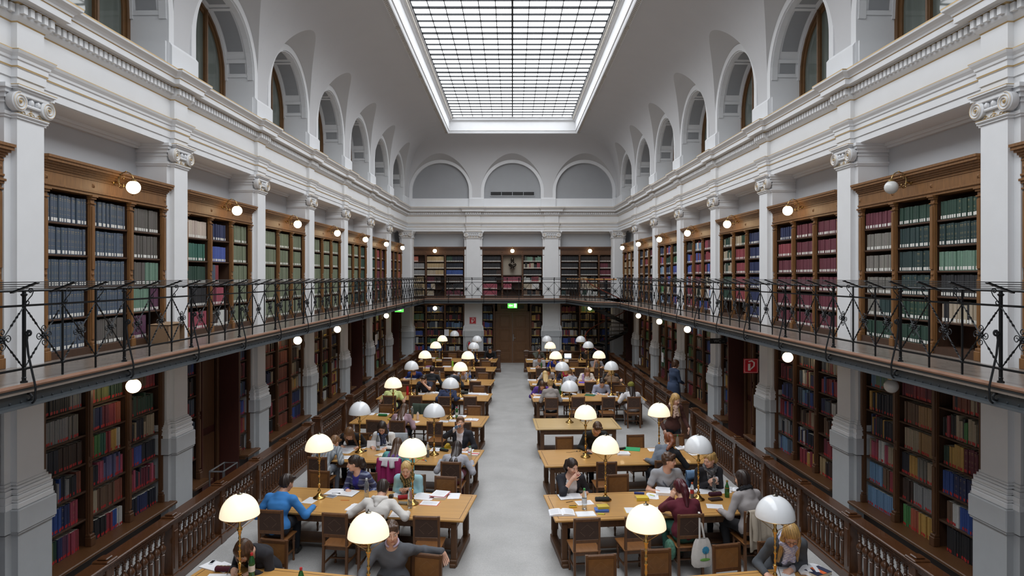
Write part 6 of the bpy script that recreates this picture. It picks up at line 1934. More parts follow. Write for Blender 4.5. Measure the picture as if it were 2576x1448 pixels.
S_('person with a reddish ponytail stretching a black sleeved arm across the table', 'R', 3, 'N', 1682, 1104, 13.55, lean=22, hunch=14, slant=14, twist=-14, head=(18, 14, 0), hands=((-.2, .40, TBL), (.56, .36, TBL)), hair='pony', hc='red', top='6c7480', glasses=True, fem=True, pattern=lambda P, q, c: np.where((q[:, 0] > .03)[:, None], np.array(hx('202024')), c))
S_('person in a black jacket with a tan collar writing with head bowed', 'R', 3, 'F', 1503, 1076, 14.5, lean=20, hunch=12, head=(10, 34, 0), hands=((-.1, .40, TBL), (.22, .44, TBL)), hair='short', hc='brown', top='202224', collar='b08a4c')
S_('person with a blonde bun in a pale grey padded jacket from behind', 'R', 5, 'N', 1384, 964, 19.85, lean=6, hunch=6, head=(4, 10, 0), hands=((-.22, .36, TBL), (.26, .38, TBL)), hair='bun', hc='blonde', top='a8a09c', pattern=stripes('98908c', 60, 2, .6), legs='28303c', fem=True)
S_('person in an olive green beanie and white top from behind', 'R', 5, 'N', 1587, 972, 20.35, lean=10, hunch=8, head=(6, 12, 0), hands=((-.24, .34, .92), (.34, .38, TBL)), hair='longback', hc='dark', beanie='7c7830', top='d4d2d4', legs='b0aeb0', fem=True, shoe='b4b0ac')
S_('person in a purple sweater half hidden behind the blonde bun', 'R', 5, 'F', 1364, 968, 21.4, lean=26, hunch=16, head=(0, 34, 0), hands=((-.3, .42, TBL), (.3, .42, TBL)), hair='long', hc='brown', top='5a3a90', fem=True)
S_('person in a pale blue grey shirt with head bowed over notes', 'R', 5, 'F', 1515, 961, 21.5, lean=16, hunch=12, head=(0, 36, 0), hands=((-.18, .40, TBL), (.18, .40, TBL)), hair='short', hc='dark', top='a4a8bc', collar='a4a8bc')
S_('person with long pale blonde hair and black top from behind', 'R', 6, 'N', 1371, 946, 22.85, lean=18, hunch=10, head=(6, 16, 0), hands=((-.2, .40, TBL), (.28, .38, TBL)), hair='longback', hc='pale', top='1e1e22', fem=True)
S_('person with hair tied up in a light grey sweater from behind', 'R', 6, 'N', 1433, 936, 22.95, lean=14, hunch=10, head=(0, 18, 0), hands=((-.2, .40, TBL), (.11, .06, -.08, 0)), hdir=(None, (-.2, -.1, 1)), hair='bun', hc='light', top='b4b4bc', fem=True)
S_('blonde person in a brown jacket with a hand at the head from behind', 'R', 6, 'N', 1538, 936, 23.2, lean=16, hunch=10, head=(-8, 16, 0), hands=((-.11, .06, -.08, 0), (.28, .38, TBL)), hdir=((.2, -.1, 1), None), hair='bob', hc='blonde', top='7c6450', fem=True)
S_('person with dark hair in a pale grey top leaning on an elbow', 'R', 6, 'F', 1378, 932, 24.15, lean=28, hunch=14, head=(-14, 28, 0), hands=((-.24, .44, TBL), (.36, .42, TBL)), hair='bob', hc='dark', top='b0b2ba', fem=True)
S_('person in navy with a bright pink scarf bending down', 'R', 6, 'F', 1423, 934, 24.1, lean=30, hunch=18, head=(-12, 34, 0), hands=((-.2, .42, TBL), (.2, .42, TBL)), hair='bun', hc='blonde', top='283050', scarf=('c42860', 'd84078'), fem=True)
S_('person with brown hair in a cream white sweater writing', 'R', 6, 'F', 1478, 935, 24.2, lean=22, hunch=12, head=(6, 34, 0), hands=((-.2, .42, TBL), (.24, .44, TBL)), hair='long', hc='light', top='e4dcd4', fem=True)
S_('person in a black jacket beside the balustrade behind the brown jacket', 'R', 6, 'F', 1562, 936, 24.5, lean=30, hunch=18, head=(0, 30, 0), hands=((-.36, .4, TBL), (.36, .4, TBL)), hair='short', hc='dark', top='26262e')
PHN = S_('person in a pale grey t-shirt looking at a phone beside the aisle', 'R', 7, 'F', 1357, 900, 27.4, lean=18, hunch=12, head=(0, 34, 0), hands=((-.06, .34, .82), (.06, .34, .82)), hair='short', hc='dark', top='a8acb4', sleeve='short', skin='c89a80')
S_('person in a cobalt blue top half hidden behind the glowing lamp', 'R', 7, 'F', 1396, 904, 27.4, lean=22, hunch=12, head=(0, 28, 0), hands=((-.24, .40, TBL), (.24, .40, TBL)), hair='short', hc='brown', top='2438a0')
S_('person in a grey t-shirt with a fist at the cheek by the balustrade', 'R', 7, 'F', 1502, 904, 27.6, lean=20, hunch=12, head=(8, 26, 0), hands=((-.22, .40, TBL), (.09, .07, -.11, 0)), hdir=(None, (-.2, -.1, 1)), hair='short', hc='dark', top='94949c', sleeve='short')
S_('person in a grey green jacket holding the forehead at the barrier', 'R', 8, 'F', 1355, 879, 30.2, lean=10, hunch=10, head=(8, 18, 0), hands=((-.22, .40, TBL), (.05, .14, -.03, 0)), hdir=(None, (-.3, -.2, .9)), hair='short', hc='black', top='50544c', skin='b8866c')
S_('person in an olive shirt reaching out an arm across the seventh table row', 'R', 8, 'N', 1412, 884, 28.9, yaw=-150, lean=24, hunch=10, twist=10, head=(-20, 20, 0), hands=((.1, .56, .9), (.22, .36, TBL)), hair='short', hc='light', top='4c5430', sleeve='short')
S_('person in dark clothes behind an open laptop pointing with one hand', 'R', 8, 'F', 1476, 879, 30.3, lean=12, hunch=10, head=(16, 22, 0), hands=((.06, .22, 1.06), (.26, .40, TBL)), hdir=((-.6, .4, .4), None), hair='short', hc='dark', top='24242c')
# ---- standing
person('person in a brown sweater with a pale scarf walking through the balustrade gap', (3.78, 15.5), math.radians(196), .0085, stand=1.0, lean=4, hunch=4, head=(16, 20, 0), hands=((-.30, .22, 1.0), (.30, .16, .98)), hdir=((.2, .6, -.6), (.0, .5, -.7)), hnorm=((.6, 0, -.4), (-.6, 0, -.4)), hair='long', hc='blonde', top='50302a', scarf=('d0b4a4', 'c0a090'), legs='20242c', fem=True, skin='dcb09a')
person('person in a dark blue coat browsing shelves in the stair-side aisle', (5.28, 21.5), math.radians(-68), .011, stand=True, lean=2, hunch=4, head=(-4, 12, 0), hands=((-.12, .3, 1.05), (.12, .3, 1.05)), hair='bob', hc='brown', top='34425c', legs='1c1e22', jacket=True, fem=True)
# long skirt of the blue coat
c_ = [o for o in PEOPLE if 'dark blue coat' in o['label']][0]
MB().lathe([(.215, .46), (.21, .55), (.2, .7), (.185, .85), (.165, 1.0)], 20).build('coat_skirt', mat('dark blue coat cloth', rgb(52, 66, 92), .85), c_, M=Matrix.Diagonal((1.1, 1.0, 1, 1)), smooth=180)
# ================================================================ things on the tables and chairs
bpy.context.view_layer.update()
def spot(side, j, u, v, m=.06):
    x, y = on(u, v)
    xc, yc, rt, L = TAB[side, j]
    c, s_ = math.cos(rt), math.sin(rt)
    lx, ly = (x - xc) * c + (y - yc) * s_, -(x - xc) * s_ + (y - yc) * c
    lx = min(max(lx, -L / 2 + m), L / 2 - m); ly = min(max(ly, -.61 + m), .61 - m)
    return xc + lx * c - ly * s_, yc + lx * s_ + ly * c, rt
WHERE = {}
for j in range(1, 9):
    WHERE['L', j] = 'the %s clock-side table' % ROWW[j - 1]; WHERE['R', j] = 'the %s stair-side table' % ROWW[j - 1]
WHERE['R', 4] = 'the short bare table'
COLM = {}
def cm(h, rough=.6):
    if (h, rough) not in COLM: COLM[h, rough] = mat('dyed surface ' + h + str(rough), hx(h), rough)
    return COLM[h, rough]
def put(name, text, cat, side, j, u, v, a=0, m=.06, z=.76, **k):
    x, y, rt = spot(side, j, u, v, m)
    return thing(name, text + ' on ' + WHERE[side, j], cat, T(x, y, z) @ RZ(rt + math.radians(a)))
def textlines(w, h_, z, n, mrg=.03, x0=0):
    b = MB()
    for k in range(n):
        y = h_ / 2 - mrg - k * (h_ - 2 * mrg) / n
        ww = w / 2 - mrg
        b.add([(x0 - ww, y - .0025, z), (x0 + ww * (1 if k % 4 else .5), y - .0025, z), (x0 + ww * (1 if k % 4 else .5), y, z), (x0 - ww, y, z)], [(0, 1, 2, 3)])
    return b
def paper(side, j, u, v, text, a=0, w=.21, h_=.297, t=.003, loose=False, cover=None, lines=14, z=.76):
    r = put('paper_sheets' if t > .002 else 'paper_sheet', text, 'paper', side, j, u, v, a, min(w, h_) / 2 + .01, z)
    b = MB().box(-w / 2, w / 2, -h_ / 2, h_ / 2, .0005, t)
    if loose: b.M = RZ(.12); b.box(-w / 2 + .01, w / 2 + .01, -h_ / 2, h_ / 2, t, t + .0012); b.M = RZ(-.08); b.box(-w / 2, w / 2, -h_ / 2 + .02, h_ / 2 + .02, t + .0012, t + .0024)
    b.build('sheets', PAPER, r)
    textlines(w, h_, t + (.003 if loose else .0006), lines).build('printed_lines', INK, r)
    if cover: MB().box(-w / 2 - .01, w / 2 + .012, -h_ / 2 - .012, h_ / 2 + .004, 0, .0012).build('folder', cm(cover), r)
    return r
def openbook(side, j, u, v, text, a=0, w=.17, h_=.24, t=.018, cover='3a3a44', lines=16, page=None, z=.76):
    r = put('open_book', text, 'book', side, j, u, v, a, w * .8, z)
    for s in (-1, 1):
        rows = []
        for k in range(9):
            q = k / 8; x = s * w * q
            zz = .004 + t * (1 - (q - .18) ** 2 * 1.1 if q > .18 else .35 + .65 * math.sin(q / .18 * PI / 2))
            rows.append([(x, -h_ / 2, zz), (x, h_ / 2, zz)])
        b = MB().grid(rows)
        b.strip([(p[0][0], p[0][1], .004) for p in rows], [p[0] for p in rows]); b.strip([(p[1][0], p[1][1], .004) for p in rows], [p[1] for p in rows])
        b.add([rows[-1][0], rows[-1][1], (s * w, h_ / 2, .004), (s * w, -h_ / 2, .004)], [(0, 1, 2, 3)])
        b.build('page_block', page or PAPER, r, smooth=40)
        q = MB()
        for k in range(lines):
            y = h_ / 2 - .03 - k * (h_ - .06) / lines
            xs = [.02 + (w - .04) * i / 4 for i in range(5)]
            zf = lambda x: .0052 + t * (1 - (x / w - .18) ** 2 * 1.1 if x / w > .18 else .35 + .65 * math.sin(x / w / .18 * PI / 2))
            q.strip([(s * x, y - .002, zf(x)) for x in xs], [(s * x, y, zf(x)) for x in xs])
        q.build('printed_lines', INK, r)
    MB().box(-w - .006, w + .006, -h_ / 2 - .005, h_ / 2 + .005, 0, .004).build('cover', cm(cover), r)
    return r
def closedbook(side, j, u, v, text, a=0, w=.15, h_=.22, t=.035, cover='c8a030', band=None, z=.76):
    r = put('closed_book', text, 'book', side, j, u, v, a, .1, z)
    MB().box(-w / 2 + .004, w / 2 - .003, -h_ / 2 + .003, h_ / 2 - .003, .003, t - .003).build('page_block', PAGE, r)
    MB().box(-w / 2, w / 2, -h_ / 2, h_ / 2, 0, .003).box(-w / 2, w / 2, -h_ / 2, h_ / 2, t - .003, t).box(-w / 2, -w / 2 + .004, -h_ / 2, h_ / 2, 0, t).build('cover', cm(cover), r)
    if band: MB().box(-w / 2 + .001, w / 2 - .001, -.03, .04, t, t + .001).build('title_band', cm(band), r)
    return r
BOTP = {'water': [(.0, 0), (.032, .004), (.034, .02), (.031, .05), (.034, .08), (.032, .12), (.034, .16), (.033, .19), (.02, .235), (.0135, .25), (.0135, .268)],
        'sport': [(0, 0), (.034, .003), (.036, .02), (.036, .09), (.03, .11), (.036, .13), (.036, .17), (.02, .19), (.018, .2)],
        'flask': [(0, 0), (.034, .003), (.035, .02), (.035, .2), (.024, .225), (.022, .24)],
        'glass': [(0, 0), (.034, .003), (.036, .02), (.036, .14), (.03, .17), (.014, .215), (.013, .25)]}
BMESH = {}
def bottle(side, j, u, v, text, kind='water', m=None, cap='3058a8', label=None, sc=1.0, z=.76, fill=None):
    r = put('bottle', text, 'bottle', side, j, u, v, RND.uniform(0, 360), .04, z)
    r.scale = (sc, sc, sc)
    p = BOTP[kind]
    MB().lathe([(max(a, 1e-4), b_) for a, b_ in p], 16).build('bottle_body', m or GLASSB, r, smooth=60)
    top = p[-1][1]
    MB().lathe([(.0155, top - .012), (.0155, top + .014), (1e-4, top + .015)], 12).build('cap', cm(cap, .4), r, smooth=40)
    if fill: MB().lathe([(1e-4, .006), (.03, .006), (.03, p[-1][1] * .5), (1e-4, p[-1][1] * .5)], 14).build('drink', cm(fill, .2), r, smooth=40)
    if label: MB().lathe([(.0352, .085), (.0352, .15)], 16).build('label', cm(label, .5), r, smooth=60)
    return r
def pouch(side, j, u, v, text, col, a=0, L=.2, R_=.036, z=.76, zip_='b0a070'):
    r = put('pencil_case', text, 'pencil case', side, j, u, v, a, .08, z)
    n = 12
    b = MB().tube([(-L / 2 + L * k / n, 0, R_ * .8) for k in range(n + 1)], [R_ * (.82 if k in (0, n) else 1 + .05 * math.sin(k * 2.1)) for k in range(n + 1)], 12)
    for i, p in enumerate(b.v): b.v[i] = (p[0], p[1] * 1.15, max(p[2] * .92, 0.001))
    b.build('pouch', cm(col, .8), r, smooth=50)
    MB().box(-L / 2 + .01, L / 2 - .01, -.004, .004, R_ * 1.62, R_ * 1.68).box(-.004, .004, -.012, -.002, R_ * 1.5, R_ * 1.7).build('zip', cm(zip_, .4), r)
    return r
def pen(side, j, u, v, text, col='d88030', a=0, L=.14, z=.76, R_=.004):
    r = put('pen', text, 'pen', side, j, u, v, a, .03, z)
    MB().tube([(-L / 2, 0, R_), (L / 2 - .012, 0, R_)], R_, 8).build('barrel', cm(col, .4), r)
    MB().tube([(L / 2 - .012, 0, R_), (L / 2, 0, R_)], [R_, .001], 8).build('tip', cm('303030', .4), r)
def gadget(name, side, j, u, v, text, cat, w, h_, t, col, face=None, a=0, z=.76):
    r = put(name, text, cat, side, j, u, v, a, .05, z)
    MB().cbox(-w / 2, w / 2, -h_ / 2, h_ / 2, 0, t, min(t, .006) * .4).build('case', cm(col, .4), r)
    if face: MB().box(-w / 2 + .006, w / 2 - .006, -h_ / 2 + .012, h_ / 2 - .012, t, t + .0006).build('screen', cm(face, .15), r)
    return r
def folder(side, j, u, v, text, col, a=0, w=.23, h_=.31):
    r = put('folder', text, 'folder', side, j, u, v, a, .12)
    MB().cbox(-w / 2, w / 2, -h_ / 2, h_ / 2, 0, .004, .001).build('back_cover', cm(col, .35), r)
    q = MB(); q.add([(-w / 2, -h_ / 2, .005), (w / 2, -h_ / 2, .02), (w / 2, h_ / 2, .02), (-w / 2, h_ / 2, .005), (-w / 2, -h_ / 2, .0065), (w / 2, -h_ / 2, .0215), (w / 2, h_ / 2, .0215), (-w / 2, h_ / 2, .0065)], [(0, 3, 2, 1), (4, 5, 6, 7), (0, 1, 5, 4), (1, 2, 6, 5), (2, 3, 7, 6), (3, 0, 4, 7)]); q.build('front_cover', cm(col, .35), r)
def laptop(side, j, u, v, text, a, scr):
    r = put('laptop', text, 'laptop', side, j, u, v, a, .14)
    MB().cbox(-.17, .17, -.12, .12, 0, .018, .004).build('keyboard_base', cm('34363a', .4), r)
    M = T(0, .12, .015) @ RX(math.radians(-15))
    q = MB(M); q.cbox(-.17, .17, -.006, .006, 0, .23, .002); l = q.build('lid', cm('303236', .35), r)
    q = MB(M); q.box(-.155, .155, -.0075, -.0065, .015, .215); q.build('screen', scr, r)
# --- nearest clock-side table
paper('L', 1, 504, 1414, 'stack of white sheets under a phone', -14, t=.012, lines=0, w=.30, h_=.22)
gadget('phone', 'L', 1, 508, 1411, 'white keypad phone lying upon the white sheets', 'phone', .055, .11, .012, 'd8dce0', '1c1e24', 10, .7725)
paper('L', 1, 572, 1420, 'white writing paper beneath the bowed brown hair', -20, w=.3, h_=.22)
paper('L', 1, 548, 1452, 'pale yellow pad under the burgundy case', 12, cover=None, lines=0, w=.3, h_=.21).children[0].data.materials[0] = cm('ece6a0', .7)
pouch('L', 1, 562, 1436, 'burgundy zipped case lying on the yellow pad', '4c1426', 8, .2, .04, .7635)
bottle('L', 1, 633, 1455, 'green bottle with red cap and white red label', 'water', GLASSG, 'b82830', 'd8d0c8', 1.15)
bottle('L', 1, 757, 1492, 'green bottle with red cap nearer the middle', 'water', GLASSG, 'b82830', None, 1.1)
openbook('L', 1, 1003, 1452, 'open white book before the grey sweater', 6, .2, .28, .03, 'd0d0d4')
paper('L', 1, 655, 1462, 'orange edged white note behind the green bottle', 30, w=.15, h_=.2, cover='d86030')
# --- second clock-side table
paper('L', 2, 649, 1251, 'white sheet left of the blue sweater'.replace('left of', 'at the outer elbow of'), 8, lines=0)
paper('L', 2, 782, 1258, 'white sheet under the reaching blue arm', -6, lines=6)
openbook('L', 2, 866, 1234, 'large open white ring binder before the striped cardigan', -6, .27, .30, .02, '40424a')
gadget('calculator', 'L', 2, 834, 1249, 'flat grey calculator with a dark screen', 'calculator', .16, .12, .012, 'c4c8cc', '787c88', -20)
pen('L', 2, 846, 1243, 'black and yellow marker on the calculator edge', '202020', 10, .15, .773, .008)
pen('L', 2, 868, 1258, 'orange pencil', 'd87030', 6, .15)
bottle('L', 2, 922, 1252, 'tall clear water bottle with white cap beside the striped cardigan', 'water', None, 'c8d4e0', None, 1.2)
paper('L', 2, 892, 1276, 'loose white pages at the hooded elbow', -4, loose=True)
paper('L', 2, 1000, 1292, 'white page under the hooded arm', 4)
paper('L', 2, 1003, 1243, 'white page before the blonde writer', -18)
pouch('L', 2, 1014, 1254, 'red clasped pencil case', 'a0202c', 24, .17, .042)
pouch('L', 2, 1015, 1268, 'grey cloth pouch behind the clear bottle', '8c8c84', -4, .17, .03)
gadget('mug', 'L', 2, 984, 1251, 'short dark cup', 'cup', .07, .07, .05, '282624')
bottle('L', 2, 1031, 1277, 'clear water bottle with blue cap by the lamp foot', 'water', None, '9cb0c8', None, 1.15)
paper('L', 2, 1066, 1249, 'wide spread of white sheets beyond the aisle lamp', -10, .36, .3, .004, True)
paper('L', 2, 1081, 1265, 'white sheets over a red folder', -3, .30, .2, .004, False, 'c84838')
closedbook('L', 2, 1109, 1250, 'thick white bound script lying under the ring binder', 2, .2, .27, .035, 'd4d4d8')
paper('L', 2, 1107, 1247, 'open ring binder with white pages and a red cover, uppermost', -8, .26, .3, .012, False, 'c04048', z=.796)
paper('L', 2, 1142, 1247, 'white sheet with orange edge nearest the aisle', 6, .2, .3, .003, False, 'd8a060', 0)
# --- third clock-side table
openbook('L', 3, 876, 1120, 'open white ring binder before the bowed black top', 0, .26, .3, .02, '8c8c94')
paper('L', 3, 868, 1135, 'white pages before the grey striped back', -8, .3, .3, .003, True)
paper('L', 3, 864, 1150, 'second white page at the near edge', 6, .25, .25)
paper('L', 3, 915, 1121, 'cream sheet beyond the outer lamp', 0, .2, .26)
r = put('document_stand', 'upright white card propped up', 'card', 'L', 3, 935, 1126, 4)
MB(RX(-.25)).box(-.11, .11, -.002, .002, 0, .16).build('card', PAPER, r); MB().beam((0, .09, 0), (0, .03, .12), .03, .003).build('prop', PAPER, r)
bottle('L', 3, 951, 1132, 'large clear bottle with pale blue cap', 'water', None, '88a8d8', 'b8c4dc', 1.3)
paper('L', 3, 975, 1122, 'white pages under the scarf wearer\'s hands', 0, .3, .3, .003, True)
pouch('L', 3, 983, 1134, 'black oblong case', '18181c', 0, .2, .03)
openbook('L', 3, 962, 1145, 'open printed book lying askew', -22, .14, .21, .02, 'c8b8a0', page=PAGE)
paper('L', 3, 979, 1154, 'curled white pages at the near edge', -30, .2, .28, .005, True)
gadget('phone', 'L', 3, 919, 1134, 'small black phone beside the outer lamp foot', 'phone', .06, .11, .012, '202024', '3c3c44', 10)
bottle('L', 3, 1076, 1149, 'clear bottle of dark red drink', 'water', None, 'c0c4cc', None, 1.1, fill='6c2434')
for k, c_ in enumerate(('58c838', 'e0e040', 'e04848', '40a0d0')): pen('L', 3, 1056 + 5 * k, 1153 + 2 * k, '%s marker in the loose fan of markers' % ('green', 'yellow', 'red', 'blue')[k], c_, 20 - 25 * k, .12, .76, .007)
pouch('L', 3, 1049, 1147, 'small red case among the markers', 'a02838', -10, .13, .03)
pouch('L', 3, 1117, 1134, 'open black case with green markers', '26282a', -25, .2, .035, zip_='60c850')
paper('L', 3, 1097, 1129, 'white sheet behind the aisle lamp', 0)
paper('L', 3, 1172, 1133, 'large white pages beneath the drinker', 0, .3, .3, .004, True)
closedbook('L', 3, 1193, 1144, 'white paperback with red lettering', -4, .2, .2, .03, 'e0dcdc', 'c84048')
bottle('L', 3, 1182, 1159, 'clear bottle with a big green lid', 'flask', None, '5c9c50', None, 1.2)
closedbook('L', 3, 1168, 1155, 'small red book by the grey sleeve', 12, .1, .13, .045, 'b02434')
gadget('phone', 'L', 3, 1187, 1162, 'purple phone with looped strap', 'phone', .06, .1, .012, '54306c', '2a2030', 60)
paper('L', 3, 1172, 1165, 'white sheet at the near aisle corner', 10, .16, .22)
# --- fourth clock-side table
paper('L', 4, 929, 1040, 'white pages at the outer end', 0, .3, .25, .004, True)
paper('L', 4, 966, 1040, 'white pages behind the green roll', 0, .3, .25, .004, True)
pouch('L', 4, 963, 1046, 'green cylindrical pencil roll', '2c7c48', -4, .24, .04)
pouch('L', 4, 983, 1056, 'yellow and black pencil case', 'b0a428', 28, .16, .03)
bottle('L', 4, 1037, 1051, 'clear bottle with green dregs', 'water', None, 'd0d8dc', None, 1.1, fill='a0a048')
bottle('L', 4, 1051, 1056, 'cream sports bottle', 'sport', cm('d8c4b8', .4), 'e4dcd4')
paper('L', 4, 1043, 1061, 'small ruled pad beside the mauve top', -10, .22, .2, .01)
pouch('L', 4, 1096, 1052, 'maroon case under the white dome', '5c1828', 0, .22, .035)
paper('L', 4, 1117, 1060, 'white notebook before the aisle lamp', -4, .25, .2, .012)
paper('L', 4, 1141, 1058, 'striped white notebook near the green bottle', -6, .26, .22, .012, False, 'a8b0d0')
bottle('L', 4, 1149, 1052, 'green bottle with pink cap', 'water', GLASSG, 'c83c68', 'c8d0c8', 1.1)
paper('L', 4, 1156, 1046, 'white pages behind the green bottle', 0, .35, .25, .003, True)
openbook('L', 4, 1186, 1056, 'open white book with red ribbon near the aisle', -3, .18, .24, .02, 'b04048')
# --- fifth to eighth clock-side tables
paper('L', 5, 958, 990, 'blue edged sheet at the outer end', 0, cover='8898d0')
bottle('L', 5, 1025, 993, 'red flask', 'flask', REDM, '401018', None, 1.2)
bottle('L', 5, 1049, 993, 'dark glass bottle', 'glass', cm('20241e', .15), '303030', None, 1.15)
paper('L', 5, 1061, 990, 'white sheet before the navy t-shirt', 0)
closedbook('L', 5, 1080, 990, 'thick pale book', 0, .2, .26, .04, 'd0ccc8')
openbook('L', 5, 1093, 988, 'open white book behind the navy jacket', 10, .15, .24, .03)
pouch('L', 5, 1168, 991, 'black soft bag', '202422', 10, .25, .06)
paper('L', 5, 1190, 989, 'wide white and red edged pages', 0, .5, .28, .01, True, 'b03c50')
paper('L', 5, 1215, 988, 'yellow pad', 0, .25, .2, .012, lines=0).children[0].data.materials[0] = cm('e0c848', .7)
paper('L', 5, 1217, 992, 'white sheet nearest the aisle', 0, .3, .2)
paper('L', 5, 1170, 1002, 'white sheet beside the navy sleeve', 8, .3, .24)
paper('L', 5, 1106, 1001, 'white sheet under the navy hooded elbow', 0, .2, .2)
openbook('L', 6, 1035, 952, 'open thick white book before the royal blue sweater', 0, .2, .27, .03)
bottle('L', 6, 1110, 949, 'small clear bottle behind the black sweater', 'water', None, 'c0c8d0')
bottle('L', 6, 1182, 957, 'tall blue labelled water bottle', 'water', None, '303c80', '3058b0', 1.35)
paper('L', 6, 1190, 955, 'white sheet past the blue bottle', 0, .25, .25); paper('L', 6, 1189, 961, 'white sheet at the near aisle edge', 0, .25, .2)
paper('L', 6, 1105, 961, 'white sheet under the black sleeve', 0, .2, .22)
folder('L', 7, 1081, 919, 'lilac folder', 'a878b8'); paper('L', 7, 1076, 925, 'white pages at the outer end', 0, .4, .22, .004, True); paper('L', 7, 1127, 920, 'white pages with red edge', 0, .35, .3, .02, False, 'b85060')
bottle('L', 7, 1141, 919, 'lime green bottle', 'sport', cm('90c838', .4), '70a028', None, 1.2); folder('L', 7, 1203, 926, 'red folder near the aisle', 'c04038', 80)
paper('L', 8, 1087, 900, 'stack of white scripts', 0, .4, .28, .03, True); paper('L', 8, 1068, 904, 'white sheets at the outer end', 0, .4, .2); paper('L', 8, 1106, 905, 'white sheet at the near edge', 0, .3, .2)
folder('L', 8, 1100, 897, 'green folder', '6cb040'); bottle('L', 8, 1107, 899, 'clear bottle with blue cap', 'water', None, '3860b8', None, 1.2); paper('L', 8, 1128, 899, 'navy edged white pages', 0, .4, .28, .02, False, '28304c')
gadget('document_case', 'L', 8, 1226, 901, 'flat black case before the black sweater', 'case', .7, .3, .03, '1c1c20'); paper('L', 8, 1206, 906, 'white sheet by the aisle lamp', 0, .3, .22); gadget('sticky_notes', 'L', 8, 1214, 902, 'yellow block of notes', 'notes', .1, .1, .02, 'e0d040')
# --- nearest and second stair-side tables
paper('R', 1, 1968, 1436, 'large white printed script under the writing hand', -24, .24, .33, .006); paper('R', 1, 2028, 1428, 'white printed booklet beside the open book', 4, .26, .26, .012)
openbook('R', 1, 2062, 1408, 'thick open book with printed pages', -14, .17, .25, .045, '5c3c38')
closedbook('R', 1, 2085, 1441, 'navy blue closed book with an orange band', -72, .2, .27, .045, '262c48', 'd8642c')
openbook('R', 2, 1434, 1248, 'open white notebook before the raglan top', 4, .2, .27, .012, '303038')
pen('R', 2, 1433, 1262, 'black pen with silver clip', '24242a', 22, .14)
paper('R', 2, 1470, 1264, 'white sheet behind the clear bottle', 6, .28, .21)
bottle('R', 2, 1470, 1280, 'clear bottle with green cap', 'water', None, '3c9c50', 'd4d8dc', 1.2)
gadget('calculator', 'R', 2, 1441, 1275, 'yellow cased calculator', 'calculator', .13, .065, .025, 'd8b028', '3c3c34', -3)
openbook('R', 2, 1410, 1290, 'open paperback bent at the near aisle corner', -4, .2, .27, .03, 'c8c8d0')
paper('R', 2, 1473, 1292, 'folded white sheets at the near edge', 0, .29, .21, .006, False, 'c8c8cc', 0)
closedbook('R', 2, 1513, 1284, 'blue covered book under a yellow book', 86, .16, .22, .03, '4068b8')
closedbook('R', 2, 1516, 1281, 'yellow book stacked on a blue book', 92, .15, .19, .035, 'd0b440', z=.791)
pouch('R', 2, 1515, 1270, 'black fabric pencil case resting over the yellow book', '1c1c1c', -2, .23, .045, .827)
pen('R', 2, 1513, 1293, 'neon yellow highlighter', 'd0e038', -18, .12, .76, .008)
closedbook('R', 2, 1615, 1256, 'fat yellow dictionary', 86, .15, .21, .05, 'd4b838')
pouch('R', 2, 1608, 1250, 'blue pencil case on the dictionary', '243478', -12, .17, .025, .811)
paper('R', 2, 1640, 1248, 'curling white pages with a highlighter', -22, .2, .28, .004, True); pen('R', 2, 1641, 1247, 'yellow highlighter upon the curling pages', 'd0d838', -50, .1, .766, .007)
paper('R', 2, 1667, 1239, 'thick white paper stack before the printed t-shirt', -16, .24, .3, .05, True)
paper('R', 2, 1590, 1284, 'white booklet with yellow inside near the lit dome', -6, .22, .25, .01, False, 'd8b040', 4)
paper('R', 2, 1653, 1281, 'wide white sheet under the burgundy elbow', 4, .4, .21)
openbook('R', 2, 1731, 1236, 'thick open book behind the burgundy sweater', 8, .15, .22, .035, '50484c')
bottle('R', 2, 1741, 1252, 'red drink bottle with orange cap', 'water', None, 'd86038', 'b03030', .95, fill='a82830')
paper('R', 2, 1776, 1235, 'white pages before the water drinker', -2, .3, .25, .003, True); paper('R', 2, 1809, 1233, 'white pages behind the green glass bottle', 6, .3, .26, .003, True)
bottle('R', 2, 1829, 1250, 'green glass bottle with orange label', 'glass', GLASSG, '988040', 'd87c38', 1.1)
pouch('R', 2, 1799, 1246, 'burgundy furry pencil case', '40142a', 6, .22, .042); gadget('wallet', 'R', 2, 1800, 1257, 'dark brown leather wallet', 'wallet', .22, .11, .03, '30221e', None, 8)
paper('R', 2, 1798, 1273, 'blank white sheet beside the light grey sleeve', -16, .26, .21, .002, lines=0); openbook('R', 2, 1842, 1230, 'open cream book by the black scarf', -20, .13, .2, .02)
# --- third to eighth stair-side tables
r = put('earphones', 'thin black earphones with trailing cord', 'earphones', 'R', 3, 1447, 1136)
MB().tube([(-.2, -.03, .003), (-.12, -.04, .003), (-.04, .0, .003), (0, .02, .003), (.06, .0, .003), (.1, .03, .003)], .003, 5).ball((.11, .03, .008), .012, 8, 6).ball((.04, .02, .008), .012, 8, 6).build('cord', BLACK, r)
paper('R', 3, 1567, 1142, 'untidy thick pile of white sheets', -6, .26, .22, .03, True); folder('R', 3, 1589, 1129, 'bright green folder', '2ca468', 72, .25, .34)
pouch('R', 3, 1565, 1130, 'black case beside the green folder', '1e1e20', 20, .16, .03); gadget('notebook', 'R', 3, 1478, 1141, 'black notebook at the lamp foot', 'notebook', .17, .12, .015, '222226', None, 20)
paper('R', 3, 1648, 1131, 'white sheet by the outer lamp foot', -4, .3, .25); paper('R', 3, 1672, 1126, 'white sheets behind the ponytail', 0, .3, .2, .003, True)
openbook('R', 3, 1712, 1121, 'open white book beyond the ponytail', 0, .17, .24, .03); bottle('R', 3, 1698, 1120, 'clear bottle with green cap behind the ponytail', 'water', None, '2c8454'); paper('R', 3, 1752, 1140, 'white sheets under the stretched black sleeve', 10, .35, .25, .004, True)
